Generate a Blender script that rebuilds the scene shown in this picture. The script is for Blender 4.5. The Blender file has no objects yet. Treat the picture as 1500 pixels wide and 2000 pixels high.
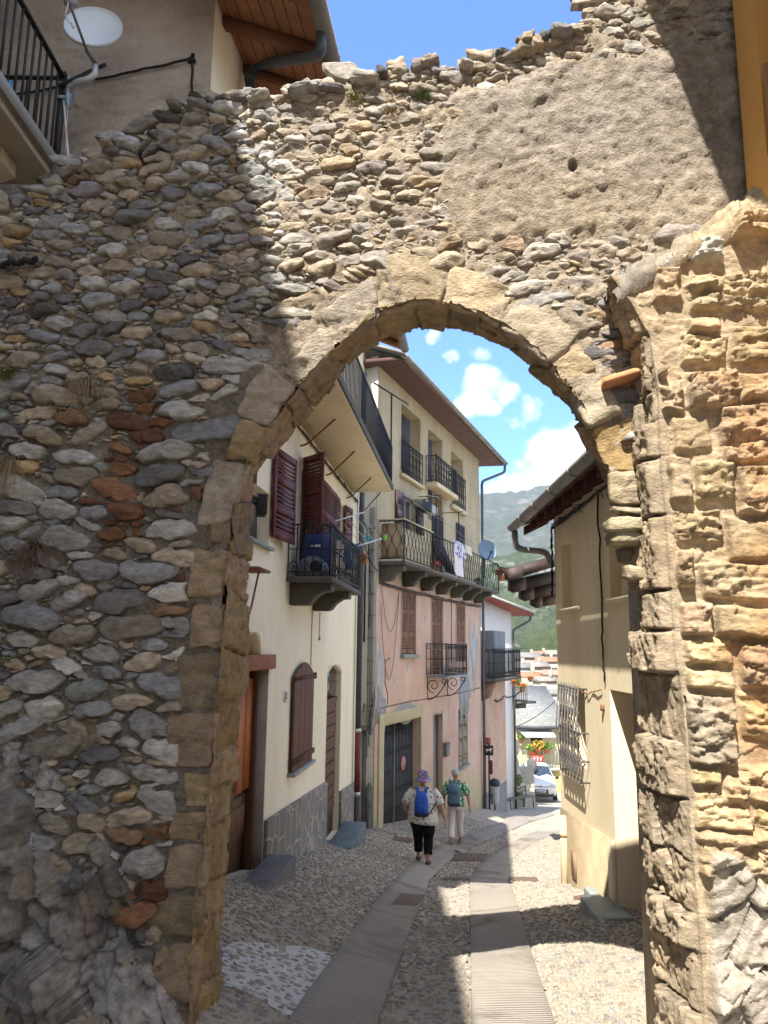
import bpy, math, random
import numpy as np
from mathutils import Vector, Matrix
random.seed(7); rng = np.random.default_rng(11)
S = bpy.context.scene
COL = S.collection
rad = math.radians

# ------------------------------------------------------------------ camera
FPX, PITCH, ROLL = 1500.0, rad(10.0), rad(0.7)
_f = np.array([0, math.cos(PITCH), math.sin(PITCH)])
_r0 = np.array([1.0, 0, 0]); _u0 = np.array([0, -math.sin(PITCH), math.cos(PITCH)])
_r = math.cos(ROLL)*_r0 + math.sin(ROLL)*_u0
_u = -math.sin(ROLL)*_r0 + math.cos(ROLL)*_u0
cam_d = bpy.data.cameras.new('camera'); cam = bpy.data.objects.new('camera', cam_d); COL.objects.link(cam)
cam_d.sensor_fit = 'VERTICAL'; cam_d.sensor_height = 36; cam_d.lens = 27; cam_d.clip_end = 6000; cam_d.clip_start = .05
cam.matrix_world = Matrix(((_r[0], _u[0], -_f[0], 0), (_r[1], _u[1], -_f[1], 0), (_r[2], _u[2], -_f[2], 0), (0, 0, 0, 1)))
S.camera = cam
def ray(px, py):
    return _f + (px-750)/FPX*_r - (py-1000)/FPX*_u
def P(px, py, Y):
    d = ray(px, py); return d*(Y/d[1])
def project(p):
    p = np.asarray(p, float); z = p@_f
    return 750+FPX*(p@_r)/z, 1000-FPX*(p@_u)/z

# ------------------------------------------------------------------ numpy noise
def _hash(ix, iy, iz, seed):
    h = (ix*374761393 + iy*668265263 + iz*2147483647 + seed*974711) & 0xffffffff
    h = ((h ^ (h >> 13))*1274126177) & 0xffffffff
    h = h ^ (h >> 16)
    return (h & 0xffff)/65535.0*2-1
def vnoise(p, seed=0):
    p = np.asarray(p, float); i = np.floor(p).astype(np.int64); f = p-i; f = f*f*(3-2*f)
    out = np.zeros(p.shape[0])
    for dx in (0, 1):
        for dy in (0, 1):
            for dz in (0, 1):
                w = (f[:, 0] if dx else 1-f[:, 0])*(f[:, 1] if dy else 1-f[:, 1])*(f[:, 2] if dz else 1-f[:, 2])
                out += w*_hash(i[:, 0]+dx, i[:, 1]+dy, i[:, 2]+dz, seed)
    return out
def fbm(p, oct=4, seed=0):
    p = np.asarray(p, float); a = 1.0; o = np.zeros(p.shape[0]); t = 0
    for k in range(oct):
        o += a*vnoise(p*(2.03**k)+k*17.3, seed+k); t += a; a *= .5
    return o/t
def sstep(a, b, x):
    t = np.clip((np.asarray(x, float)-a)/(b-a), 0, 1); return t*t*(3-2*t)

# ------------------------------------------------------------------ materials
def rgb(*c): return (c[0], c[1], c[2], 1)
class NT:
    def __init__(s, name):
        s.m = bpy.data.materials.new(name); s.m.use_nodes = True; s.t = s.m.node_tree; s.n = s.t.nodes; s.l = s.t.links
        s.b = s.n['Principled BSDF']
    def node(s, typ, **kw):
        n = s.n.new(typ)
        for k, v in kw.items(): setattr(n, k, v)
        return n
    def link(s, a, b): s.l.new(a, b)
    def coord(s, stretch=(1, 1, 1), uv=False):
        tc = s.node('ShaderNodeTexCoord'); mp = s.node('ShaderNodeMapping'); mp.inputs['Scale'].default_value = stretch
        s.link(tc.outputs['UV' if uv else 'Object'], mp.inputs['Vector']); return mp.outputs['Vector']
    def noise(s, vec, scale, detail=6, rough=.6, dist=0.0):
        n = s.node('ShaderNodeTexNoise'); n.inputs['Scale'].default_value = scale; n.inputs['Detail'].default_value = detail
        n.inputs['Roughness'].default_value = rough; n.inputs['Distortion'].default_value = dist
        s.link(vec, n.inputs['Vector']); return n.outputs['Fac']
    def ramp(s, fac, stops):
        r = s.node('ShaderNodeValToRGB'); e = r.color_ramp.elements
        while len(e) < len(stops): e.new(.5)
        for k, (p, c) in enumerate(stops): e[k].position = p; e[k].color = rgb(*c) if len(c) == 3 else c
        s.link(fac, r.inputs['Fac']); return r.outputs['Color']
    def mix(s, fac, a, b, mode='MIX'):
        m = s.node('ShaderNodeMix', data_type='RGBA', blend_type=mode)
        for k, v in ((0, fac), (6, a), (7, b)):
            if hasattr(v, 'is_output') : s.link(v, m.inputs[k])
            else: m.inputs[k].default_value = v if k == 0 else (rgb(*v) if len(v) == 3 else v)
        return m.outputs[2]
    def bump(s, h, strength=.5, dist=.02, chain=None):
        b = s.node('ShaderNodeBump'); b.inputs['Strength'].default_value = strength; b.inputs['Distance'].default_value = dist
        s.link(h, b.inputs['Height'])
        if chain is not None: s.link(chain, b.inputs['Normal'])
        return b.outputs['Normal']
    def attr(s, name='Col'):
        a = s.node('ShaderNodeAttribute'); a.attribute_name = name; return a.outputs['Color']
    def math(s, op, a, b=0.0):
        m = s.node('ShaderNodeMath', operation=op)
        for k, v in ((0, a), (1, b)):
            if hasattr(v, 'is_output'): s.link(v, m.inputs[k])
            else: m.inputs[k].default_value = v
        return m.outputs[0]
_mats = {}
def M(name, c1, c2=None, scale=4, rough=.85, bump=.25, bscale=60, bdist=.01, attr=False, stretch=(1, 1, 1), metal=0.0, lo=.35, hi=.65, spec=.3, fine=0.0):
    """plain procedural material: two-tone noise, optional per-vertex own colour, bump"""
    if name in _mats: return _mats[name]
    n = NT(name); v = n.coord(stretch)
    c2 = c2 or tuple(min(1, x*1.25) for x in c1)
    col = n.ramp(n.noise(v, scale), [(lo, c1), (hi, c2)])
    if attr: col = n.mix(1.0, n.attr(), col, 'MULTIPLY')
    if fine: col = n.mix(fine, col, n.ramp(n.noise(v, bscale*.7, 4), [(.3, (.3, .3, .3)), (.7, (1, 1, 1))]), 'MULTIPLY')
    n.link(col, n.b.inputs['Base Color'])
    n.b.inputs['Roughness'].default_value = rough; n.b.inputs['Metallic'].default_value = metal
    n.b.inputs['Specular IOR Level'].default_value = spec
    if bump:
        n.link(n.bump(n.noise(v, bscale, 5, .65), bump, bdist), n.b.inputs['Normal'])
    _mats[name] = n.m; return n.m

# ------------------------------------------------------------------ mesh builder
class MB:
    def __init__(s): s.v = []; s.f = []; s.c = []; s.uv = []; s.n = 0; s.hascol = False; s.hasuv = False
    def add(s, verts, faces, col=None, uv=None):
        verts = np.asarray(verts, float).reshape(-1, 3); k = len(verts)
        s.v.append(verts)
        if isinstance(faces, np.ndarray): s.f.append(faces.astype(np.int64)+s.n)
        else:
            by = {}
            for f in faces: by.setdefault(len(f), []).append(f)
            for L in by.values(): s.f.append(np.array(L, np.int64)+s.n)
        if col is not None:
            s.hascol = True; col = np.asarray(col, float)
            if col.ndim == 1: col = np.tile(col[:3], (k, 1))
            s.c.append(col)
        else: s.c.append(np.ones((k, 3)))
        if uv is not None: s.hasuv = True; s.uv.append(np.asarray(uv, float))
        else: s.uv.append(np.zeros((k, 2)))
        s.n += k; return s
    def hexa(s, p, col=None):   # 8 corners: 0-3 bottom loop, 4-7 top loop
        return s.add(p, [(0, 3, 2, 1), (4, 5, 6, 7), (0, 1, 5, 4), (1, 2, 6, 5), (2, 3, 7, 6), (3, 0, 4, 7)], col)
    def box(s, F, u0, u1, w0, w1, z0, z1, col=None):
        return s.hexa([F.p(u0, w0, z0), F.p(u1, w0, z0), F.p(u1, w1, z0), F.p(u0, w1, z0), F.p(u0, w0, z1), F.p(u1, w0, z1), F.p(u1, w1, z1), F.p(u0, w1, z1)], col)
    def quad(s, a, b, c, d, col=None): return s.add([a, b, c, d], [(0, 1, 2, 3)], col)
    def prism(s, F, poly, w0, w1, col=None):
        n = len(poly); v = [F.p(u, w0, z) for u, z in poly]+[F.p(u, w1, z) for u, z in poly]
        return s.add(v, [tuple(range(n))[::-1], tuple(range(n, 2*n))]+[(i, (i+1) % n, n+(i+1) % n, n+i) for i in range(n)], col)
    def tube(s, pts, r, n=6, col=None, cap=True):
        pts = [np.asarray(p, float) for p in pts]; V = []; m = len(pts)
        rr = r if hasattr(r, '__len__') else [r]*m
        t0 = pts[1]-pts[0]; a = np.array([0, 0, 1.0]) if abs(t0[2]) < .9*np.linalg.norm(t0) else np.array([1.0, 0, 0])
        for i in range(m):
            t = pts[min(i+1, m-1)]-pts[max(i-1, 0)]; t = t/(np.linalg.norm(t)+1e-12)
            x = np.cross(t, a); x /= np.linalg.norm(x)+1e-12; y = np.cross(x, t); a = y
            for k in range(n):
                g = 2*math.pi*k/n; V.append(pts[i]+rr[i]*(math.cos(g)*x+math.sin(g)*y))
        Fc = [(i*n+k, i*n+(k+1) % n, (i+1)*n+(k+1) % n, (i+1)*n+k) for i in range(m-1) for k in range(n)]
        if cap: Fc += [tuple(range(n))[::-1], tuple((m-1)*n+k for k in range(n))]
        return s.add(V, Fc, col)
    def rings(s, R, col=None, cap=True):
        """loft through a list of equal-length loops"""
        m = len(R); n = len(R[0]); V = [p for q in R for p in q]
        Fc = [(i*n+k, i*n+(k+1) % n, (i+1)*n+(k+1) % n, (i+1)*n+k) for i in range(m-1) for k in range(n)]
        if cap: Fc += [tuple(range(n))[::-1], tuple((m-1)*n+k for k in range(n))]
        return s.add(V, Fc, col)
    def lathe(s, o, axis, prof, n=16, col=None):
        """prof: (r, h) along axis from o"""
        o = np.asarray(o, float); ax = np.asarray(axis, float); ax /= np.linalg.norm(ax)
        a = np.array([0, 0, 1.0]) if abs(ax[2]) < .9 else np.array([1.0, 0, 0])
        x = np.cross(ax, a); x /= np.linalg.norm(x); y = np.cross(ax, x)
        return s.rings([[o+ax*h+max(r, 1e-4)*(math.cos(2*math.pi*k/n)*x+math.sin(2*math.pi*k/n)*y) for k in range(n)] for r, h in prof], col)
    def lump(s, c, sz, seed=0, amp=.18, freq=1.6, rot=0.0, e=.75, nu=18, nv=12, col=None, F=None):
        """noisy rounded-box stone; axes along frame F (u, w, z)"""
        th = np.linspace(0, 2*math.pi, nu, endpoint=False); ph = np.linspace(-math.pi/2, math.pi/2, nv)
        T, Pp = np.meshgrid(th, ph); pw = lambda x: np.sign(x)*np.abs(x)**e
        d = np.stack([pw(np.cos(Pp))*pw(np.cos(T)), pw(np.cos(Pp))*pw(np.sin(T)), pw(np.sin(Pp))], -1).reshape(-1, 3)
        d = d*(1+amp*fbm(d*freq+seed*7.7, 3, seed)[:, None])*np.asarray(sz)
        cr, sr = math.cos(rot), math.sin(rot); d = np.stack([d[:, 0]*cr-d[:, 2]*sr, d[:, 1], d[:, 0]*sr+d[:, 2]*cr], -1)
        if F is not None: d = d[:, :1]*np.array([*F.d, 0])+d[:, 1:2]*np.array([*F.n, 0])+d[:, 2:]*np.array([0, 0, 1])
        Fc = [(j*nu+i, j*nu+(i+1) % nu, (j+1)*nu+(i+1) % nu, (j+1)*nu+i) for j in range(nv-1) for i in range(nu)]
        return s.add(d+np.asarray(c), Fc, col)
    def grid(s, A, col=None, mask=None, uv=None):
        A = np.asarray(A, float); h, w = A.shape[:2]
        idx = np.arange(h*w).reshape(h, w)
        f = np.stack([idx[:-1, :-1], idx[:-1, 1:], idx[1:, 1:], idx[1:, :-1]], -1)
        f = f[mask] if mask is not None else f.reshape(-1, 4)
        return s.add(A.reshape(-1, 3), f, None if col is None else (np.asarray(col).reshape(-1, 3) if np.ndim(col) > 1 else col), None if uv is None else np.asarray(uv).reshape(-1, 2))
    def build(s, name, mat, parent=None, smooth=False, bev=0, solid=0, fix=True):
        v = np.concatenate(s.v); o = np.zeros(3); q = parent
        while q is not None: o = o+np.array(q.location); q = q.parent
        me = bpy.data.meshes.new(name); me.vertices.add(len(v)); me.vertices.foreach_set('co', (v-o).ravel())
        ls = np.concatenate([f.ravel() for f in s.f]); tot = np.concatenate([np.full(len(f), f.shape[1]) for f in s.f])
        me.loops.add(len(ls)); me.loops.foreach_set('vertex_index', ls.astype(np.int32))
        me.polygons.add(len(tot)); st = np.concatenate([[0], np.cumsum(tot)[:-1]])
        me.polygons.foreach_set('loop_start', st.astype(np.int32)); me.polygons.foreach_set('loop_total', tot.astype(np.int32))
        if smooth: me.polygons.foreach_set('use_smooth', np.ones(len(tot), bool))
        me.update(calc_edges=True)
        if s.hascol:
            a = me.color_attributes.new('Col', 'FLOAT_COLOR', 'POINT')
            a.data.foreach_set('color', np.concatenate([np.concatenate(s.c), np.ones((len(v), 1))], 1).ravel())
        if s.hasuv:
            uvl = me.uv_layers.new(name='UVMap'); uvl.data.foreach_set('uv', np.concatenate(s.uv)[ls].ravel())
        if mat is not None: me.materials.append(mat)
        if fix and len(tot) < 60000:
            import bmesh
            bm = bmesh.new(); bm.from_mesh(me); bmesh.ops.recalc_face_normals(bm, faces=bm.faces); bm.to_mesh(me); bm.free()
        ob = bpy.data.objects.new(name, me); COL.objects.link(ob)
        if parent is not None: ob.parent = parent
        if bev:
            b = ob.modifiers.new('bevel', 'BEVEL'); b.width = bev; b.segments = 2; b.limit_method = 'ANGLE'; b.angle_limit = rad(40)
        return ob
class Fr:
    """vertical frame: u along d, w along outward normal n, z up"""
    def __init__(s, o, d, n=None):
        s.o = np.array([o[0], o[1]], float); d = np.array([d[0], d[1]], float); s.d = d/np.linalg.norm(d)
        s.n = np.array([s.d[1], -s.d[0]]) if n is None else np.array(n, float)/np.linalg.norm(n)
    def p(s, u, w, z): q = s.o+u*s.d+w*s.n; return np.array([q[0], q[1], z])
    def pv(s, u, w, z):
        u, w, z = np.broadcast_arrays(np.asarray(u, float), w, z)
        return np.stack([s.o[0]+u*s.d[0]+w*s.n[0], s.o[1]+u*s.d[1]+w*s.n[1], z], -1)
    def uz(s, px, py, w=0.0):
        d = ray(px, py); o = s.o+w*s.n; t = (o@s.n)/(d[:2]@s.n); q = d*t
        return float((q[:2]-s.o)@s.d), float(q[2])
    def R(s, xl, yt, yb, xr, w=0.0):
        u0, z1 = s.uz(xl, yt, w); _, z0 = s.uz(xl, yb, w); u1, _ = s.uz(xr, (yt+yb)/2, w); return u0, u1, z0, z1
    def sub(s, u, w, ang):
        """frame turned by ang (about z) at a hinge point"""
        q = s.o+u*s.d+w*s.n; c, t = math.cos(ang), math.sin(ang)
        d = np.array([s.d[0]*c-s.d[1]*t, s.d[0]*t+s.d[1]*c]); n = np.array([s.n[0]*c-s.n[1]*t, s.n[0]*t+s.n[1]*c]); return Fr(q, d, n)
def thing(name, label, cat, loc=(0, 0, 0), group=None):
    o = bpy.data.objects.new(name, None); COL.objects.link(o); o.location = tuple(float(x) for x in loc); o.empty_display_size = .1
    return tag(o, label, cat, group)
def tag(o, label, cat, group=None):
    o['label'] = label; o['category'] = cat
    if group: o['group'] = group
    return o
def struct(o, kind='structure'): o['kind'] = kind; return o
def copy_tree(o, parent=None):
    c = o.copy(); COL.objects.link(c); c.parent = parent
    for ch in list(o.children): copy_tree(ch, c)
    return c

# ------------------------------------------------------------------ cells and stones
def darts(radf, x0, x1, z0, z1, asp, tries, seed):
    """dart throwing, big first; radf(x, z, k, g) -> radii (0 = keep free)"""
    g = np.random.default_rng(seed); x = g.uniform(x0, x1, tries); z = g.uniform(z0, z1, tries); r = radf(x, z, np.arange(tries)/tries, g)
    pts = []; cell = {}; cs = .14
    for i in np.nonzero(r > 0)[0]:
        sx = x[i]/asp; zi = z[i]; ri = r[i]; ci, cj = int(sx//cs), int(zi//cs); ok = True; reach = int((ri+.15)//cs)+1
        for a in range(ci-reach, ci+reach+1):
            for b in range(cj-reach, cj+reach+1):
                for (qx, qz, qr) in cell.get((a, b), ()):
                    if (qx-sx)**2+(qz-zi)**2 < (.78*(qr+ri))**2: ok = False; break
                if not ok: break
            if not ok: break
        if ok: cell.setdefault((ci, cj), []).append((sx, zi, ri)); pts.append((x[i], zi, ri))
    return np.array(pts)
def power_cells(pts, asp):
    sx = pts[:, 0]/asp; z = pts[:, 1]; r = pts[:, 2]; N = len(pts); cs = .2; cell = {}
    for i in range(N): cell.setdefault((int(sx[i]//cs), int(z[i]//cs)), []).append(i)
    out = []
    for i in range(N):
        R = r[i]*2.6+.02; px, pz, pr = sx[i], z[i], r[i]
        poly = [(px-R, pz-R), (px+R, pz-R), (px+R, pz+R), (px-R, pz+R)]
        ci, cj = int(px//cs), int(pz//cs); rc = int((R*2+.1)//cs)+1
        nb = [j for a in range(ci-rc, ci+rc+1) for b in range(cj-rc, cj+rc+1) for j in cell.get((a, b), ()) if j != i and abs(sx[j]-px) < R*2+.1 and abs(z[j]-pz) < R*2+.1]
        nb.sort(key=lambda j: (sx[j]-px)**2+(z[j]-pz)**2)
        for j in nb[:26]:
            nx, nz = sx[j]-px, z[j]-pz; d = (sx[j]**2+z[j]**2-r[j]**2-px**2-pz**2+pr**2)/2
            q = []; L = len(poly)
            for k in range(L):
                A, B = poly[k], poly[(k+1) % L]; a = A[0]*nx+A[1]*nz-d; b = B[0]*nx+B[1]*nz-d
                if a <= 0: q.append(A)
                if (a < 0) != (b < 0) and a != b:
                    t = a/(a-b); q.append((A[0]+t*(B[0]-A[0]), A[1]+t*(B[1]-A[1])))
            poly = q
            if len(poly) < 3: break
        out.append(np.array([(x*asp, y) for x, y in poly]) if len(poly) > 2 else None)
    return out
_F4 = {}
def stones(mb, polys, to3, H, base, cols, gap=.008, seed=0, amp=.012, facets=2, box=0.0, nth=22, freq=9.0, strat=0.0, relax=1, wob=.12, tilt=.35):
    """raise every polygon as a rough stone out of the surface; to3(a, b, w) -> points"""
    g = np.random.default_rng(seed); rho = np.array([1.0, 1.0, .96, .88, .72, .5, .25]); nr = len(rho)
    if nth not in _F4:
        _F4[nth] = (np.array([(j*nth+k, j*nth+(k+1) % nth, (j+1)*nth+(k+1) % nth, (j+1)*nth+k) for j in range(nr-1) for k in range(nth)]),
                    np.array([((nr-1)*nth+k, (nr-1)*nth+(k+1) % nth, nr*nth) for k in range(nth)]))
    F4, F3 = _F4[nth]
    for i, pl in enumerate(polys):
        if pl is None: continue
        c = pl.mean(0); th = np.linspace(0, 2*math.pi, nth, endpoint=False)+g.uniform(0, .3); d = np.stack([np.cos(th), np.sin(th)], 1)
        A = pl-c; B = np.roll(pl, -1, 0)-c; e = B-A
        den = d[:, 0:1]*e[:, 1]-d[:, 1:2]*e[:, 0]; den[np.abs(den) < 1e-9] = 1e-9
        t = (A[:, 0]*e[:, 1]-A[:, 1]*e[:, 0])/den; sgm = (A[:, 0]*d[:, 1:2]-A[:, 1]*d[:, 0:1])/den
        t = np.where((t > 0) & (sgm >= -1e-6) & (sgm <= 1+1e-6), t, 9e9); r = t.min(1); r = np.where(r > 10, .02, r)
        gp = gap*g.uniform(.4, 2.0); r = np.maximum(r-gp, .25*r)
        ph = g.uniform(0, 6.28, 3); r = r*(1-wob*.3+wob*(.5*np.sin(2*th+ph[0])+.4*np.sin(3*th+ph[1])+.35*np.sin(5*th+ph[2])))
        for _ in range(relax): r = .2*np.roll(r, 1)+.6*r+.2*np.roll(r, -1)
        h = H[i] if hasattr(H, '__len__') else H
        bx = np.clip(box+g.uniform(-.15, .45), 0, .95) if box < .7 else box
        e1 = g.uniform(.4, .75)*(1-bx)+.16*bx; a1 = g.uniform(1.5, 3.2)+4*bx
        prof = (1-rho**a1)**e1; prof[0] = -(.6+.03/h); prof[1] = .05
        X = c[0]+rho[:, None]*r*d[:, 0]; Z = c[1]+rho[:, None]*r*d[:, 1]; W = np.repeat((prof*h)[:, None], nth, 1)
        X = np.append(X.ravel(), c[0]); Z = np.append(Z.ravel(), c[1]); W = np.append(W.ravel(), h)
        rm = r.mean(); dx = (X-c[0])/rm; dz = (Z-c[1])/rm
        W = np.where(W > .1*h, W*(1+tilt*g.uniform(-1, 1)*np.clip(dz, -1, 1)+.4*tilt*g.uniform(-1, 1)*np.clip(dx, -1.5, 1.5)), W)
        for _ in range(facets):
            an = g.uniform(0, 2*math.pi); s = g.uniform(.5, 1.7); lim = h*(g.uniform(.75, 1.1)-s*(dx*math.cos(an)*.6+dz*math.sin(an))*.5)
            W = np.where(W > 0, np.minimum(W, np.maximum(lim, h*.12)), W)
        q = np.stack([X, Z, W], 1); nz = fbm(q*freq+i*3.17, 3, seed)
        n2 = fbm(q*freq+i*3.17+50, 2, seed+5); n3 = fbm(q*freq+i*3.17+90, 2, seed+9)
        if strat: nz = nz+strat*fbm(q*np.array([freq*.5, freq*3.2, freq])+i, 2, seed+3)
        fade = np.clip((W+.02)/(h*.5), 0, 1)
        W = W+nz*amp*2.0*fade; X = X+n2*amp*1.3; Z = Z+n3*amp*1.3
        bs = base(c[0], c[1]) if callable(base) else base
        V = to3(X, Z, W+bs); cc = cols[i](X, Z) if callable(cols[i]) else cols[i]
        b = mb.n; mb.add(V, F4, cc); mb.f.append(F3+b)
def facets(q, sc, seed, warp=.22):
    """broken rock: the nearest random seed gives a tilted plane -> height, distance to the next crack, id"""
    q = np.asarray(q, float); z3 = np.concatenate([q*np.array(sc), np.zeros((len(q), 1))], 1)
    p = q*np.array(sc)+warp*np.stack([fbm(z3*1.7, 3, seed), fbm(z3*1.7+9, 3, seed)], 1); ip = np.floor(p).astype(np.int64)
    b1 = np.full(len(p), 9e9); b2 = b1.copy(); val = np.zeros(len(p)); cid = np.zeros(len(p)); z0 = np.zeros(len(p), np.int64)
    for ox in (-1, 0, 1):
        for oy in (-1, 0, 1):
            cx, cy = ip[:, 0]+ox, ip[:, 1]+oy
            sx = cx+.5+.46*_hash(cx, cy, z0, seed); sy = cy+.5+.46*_hash(cx, cy, z0+1, seed); d = np.hypot(p[:, 0]-sx, p[:, 1]-sy)
            v = _hash(cx, cy, z0+2, seed)*.6+1.1*_hash(cx, cy, z0+3, seed)*(p[:, 0]-sx)+1.1*_hash(cx, cy, z0+4, seed)*(p[:, 1]-sy); h = _hash(cx, cy, z0+5, seed)
            m = d < b1; b2 = np.where(m, b1, np.minimum(b2, d)); val = np.where(m, v, val); cid = np.where(m, h, cid); b1 = np.where(m, d, b1)
    return val, b2-b1, cid
def strata(u, z, freq, seed, warp=1.6):
    """crisp ledges of layered stone, -1..1"""
    q = np.stack([u*3.1, z*3.1, u*0], -1).reshape(-1, 3); t = (z.reshape(-1)*freq+warp*fbm(q, 4, seed)); i = np.floor(t).astype(np.int64); x = np.floor(u.reshape(-1)*3.3+2*fbm(q*.7+3, 2, seed)).astype(np.int64)
    return _hash(i, x, i*0, seed).reshape(u.shape)
def in_poly(poly, x, y):
    poly = np.asarray(poly); x = np.asarray(x, float); y = np.asarray(y, float); c = np.zeros(x.shape, bool); j = len(poly)-1
    for i in range(len(poly)):
        xi, yi = poly[i]; xj, yj = poly[j]
        c ^= ((yi > y) != (yj > y)) & (x < (xj-xi)*(y-yi)/((yj-yi) if yj != yi else 1e-12)+xi); j = i
    return c
def resample(pts, n):
    pts = np.asarray(pts, float); L = np.concatenate([[0], np.cumsum(np.linalg.norm(np.diff(pts, axis=0), axis=1))]); t = np.linspace(0, L[-1], n)
    return np.stack([np.interp(t, L, pts[:, k]) for k in range(pts.shape[1])], 1)

# ------------------------------------------------------------------ frames of the place
def hdir(px, py=None):
    d = ray(px, 1267 if py is None else py); return d[:2]/np.linalg.norm(d[:2])
def rev(d): return (-d[0], -d[1])
FC = Fr(P(690, 1612, 17.1), hdir(919))            # cream house front, faces the street (+x)
FP = Fr(P(728, 1615, 17.5), hdir(1330))           # pink house front
_fy = P(1100, 1712, 11.5); FY = Fr(_fy, hdir(742), None); FY.n = -FY.n    # ochre house front, faces -x
FA = Fr((0, 4.5), (math.cos(rad(6.4)), -math.sin(rad(6.4)))); 
if FA.n[1] > 0: FA.n = -FA.n
if FC.n[0] < 0: FC.n = -FC.n
if FP.n[0] < 0: FP.n = -FP.n
# ground height
def left_edge(Y):
    xc = FC.o[0]+(Y-FC.o[1])*FC.d[0]/FC.d[1]; xp = FP.o[0]+(Y-FP.o[1])*FP.d[0]/FP.d[1]
    return np.where(np.asarray(Y) < 17.3, xc, xp)
def G(X, Y):
    X = np.asarray(X, float); Y = np.asarray(Y, float)
    z = -1.5-.163*np.minimum(Y, 15.4)-.143*np.clip(Y-15.4, 0, 26)-.06*np.clip(Y-41.4, 0, 60)
    s = X-left_edge(Y); k = sstep(30, 26, Y)*sstep(1, 6, Y)
    z = z+.48*(1-sstep(-.2, 2.3, s))*k+.2*sstep(.9, 2.7, X)*sstep(13, 11, Y)*sstep(5, 8, Y)
    return z
def on_ground(px, py, dz=0.0):
    d = ray(px, py); lo, hi = 2.0, 80.0
    for _ in range(50):
        m = (lo+hi)/2; q = d*(m/d[1])
        if q[2] > float(G(q[0], q[1]))+dz: lo = m
        else: hi = m
    return d*(lo/d[1])
# ================================================================== ruined stone gateway
T_W = .52
def pxa(poly): return [FA.uz(x, y) for x, y in poly]
TOP = [(-140, 412), (0, 404), (70, 394), (105, 366), (135, 326), (210, 302), (235, 288), (300, 262), (318, 218), (345, 208), (400, 204), (455, 190), (480, 192), (530, 195), (600, 180), (690, 172), (715, 150), (760, 142), (820, 130), (860, 140), (905, 138), (930, 120), (1000, 108), (1040, 98), (1100, 75), (1160, 48), (1178, 0), (1215, -60), (1300, -130), (1500, -200), (1800, -260)]
FRONT = [(366, 2150), (385, 1850), (405, 1650), (425, 1350), (440, 1150), (452, 1020), (475, 930), (515, 850), (560, 782), (640, 690), (740, 612), (830, 586), (900, 597), (980, 638), (1060, 700), (1112, 762), (1160, 850), (1188, 930), (1198, 1004), (1310, 1012), (1345, 1250), (1375, 1600), (1420, 2150)]
BACK = [(424, 2150), (437, 1850), (455, 1620), (478, 1350), (486, 1200), (490, 1020), (505, 930), (540, 882), (585, 830), (690, 700), (742, 668), (832, 640), (892, 646), (945, 662), (1000, 682), (1075, 757), (1130, 832), (1168, 905), (1188, 990), (1290, 1012), (1315, 1250), (1345, 1600), (1380, 2150)]
front_uz = np.array(pxa(FRONT)); back_uz = np.array([FA.uz(x, y, -T_W) for x, y in BACK])
top_uz = pxa(TOP)
outline = np.array(top_uz+[(4.2, top_uz[-1][1]), (4.2, -3.4), (-3.4, -3.4), (-3.4, top_uz[0][1])])
def px_of(u, z, w=0.0):
    p = FA.pv(u, w, z); zz = p@_f; return 750+FPX*(p@_r)/zz, 1000-FPX*(p@_u)/zz
def plaster(px, py):
    """1 where the wall still wears its rough render (upper right)"""
    d = 40*fbm(np.stack([px/90, py/90, px*0], -1).reshape(-1, 3), 3, 5).reshape(np.shape(px)) if np.ndim(px) else 40*fbm([[px/90, py/90, 0]], 3, 5)[0]
    a = sstep(850, 900, px+d)*sstep(150, 190, py-.0*px+d+np.clip(px-1000, 0, 200)*.35)
    lim = 468-.0*px
    return a*sstep(lim+10, lim-25, py+d*.5)
arch_loc = FA.p(-1.3, 0, -2.2)
archway = thing('ruined_stone_archway', 'ruined rubble stone gateway wall spanning the street with a round arch', 'archway', arch_loc)

# --- mortar bed of the front, a dense relief
st = .016
us = np.arange(-3.3, 3.9, st); zs = np.arange(-3.2, 4.6, st)
U, Z = np.meshgrid(us, zs); inside = in_poly(outline, U, Z) & ~in_poly(np.vstack([front_uz]), U, Z)
PX, PY = px_of(U, Z)
q3 = np.stack([U, Z, U*0], -1).reshape(-1, 3)
nz = fbm(q3*7, 5, 3).reshape(U.shape); nf = fbm(q3*28, 3, 8).reshape(U.shape)
fc1 = np.clip(facets(q3[:, :2], (7, 10), 51)[0].reshape(U.shape), -.35, 1.1); fc2 = np.clip(facets(q3[:, :2], (17, 22), 52)[0].reshape(U.shape), -.5, 1.2)
pl = plaster(PX.ravel(), PY.ravel()).reshape(U.shape)
hole = sstep(1, .6, np.hypot((PX-275)/48, (PY-308)/36))
put = sstep(1, .3, np.hypot((PX-1117)/10, (PY-330)/13))
jag = np.abs(fbm(q3*np.array([16, 26, 1]), 4, 31)).reshape(U.shape)
lf = sstep(620, 430, PX); W0 = .004-.018*lf+.030*nz*(1-.6*pl)+.020*nf*(1-pl)+pl*(.006*np.clip(nf, -.4, 1)+.034+.016*fc1+.011*fc2-.012*nz)+(1-pl)*(.010*fc1+.008*fc2)-hole*.22-put*.15
def mort_base(u, z):
    return -.005
colm = np.ones(U.shape+(3,))*np.array([.44, .375, .29])
t = fbm(q3*2.2, 4, 21).reshape(U.shape)
colm = colm*(1+.35*t[..., None])+np.array([.03, .02, 0])*fbm(q3*9, 3, 23).reshape(U.shape)[..., None]
grey = np.array([.34, .315, .28])
g1 = np.clip(pl*sstep(420, 260, PY)*(.75+.6*t), 0, 1)[..., None]*.75; colm = colm*(1-g1)+grey*g1
colm = np.clip(colm+.05*nf[..., None]*np.array([1, .9, .8]), .06, .7)
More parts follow.
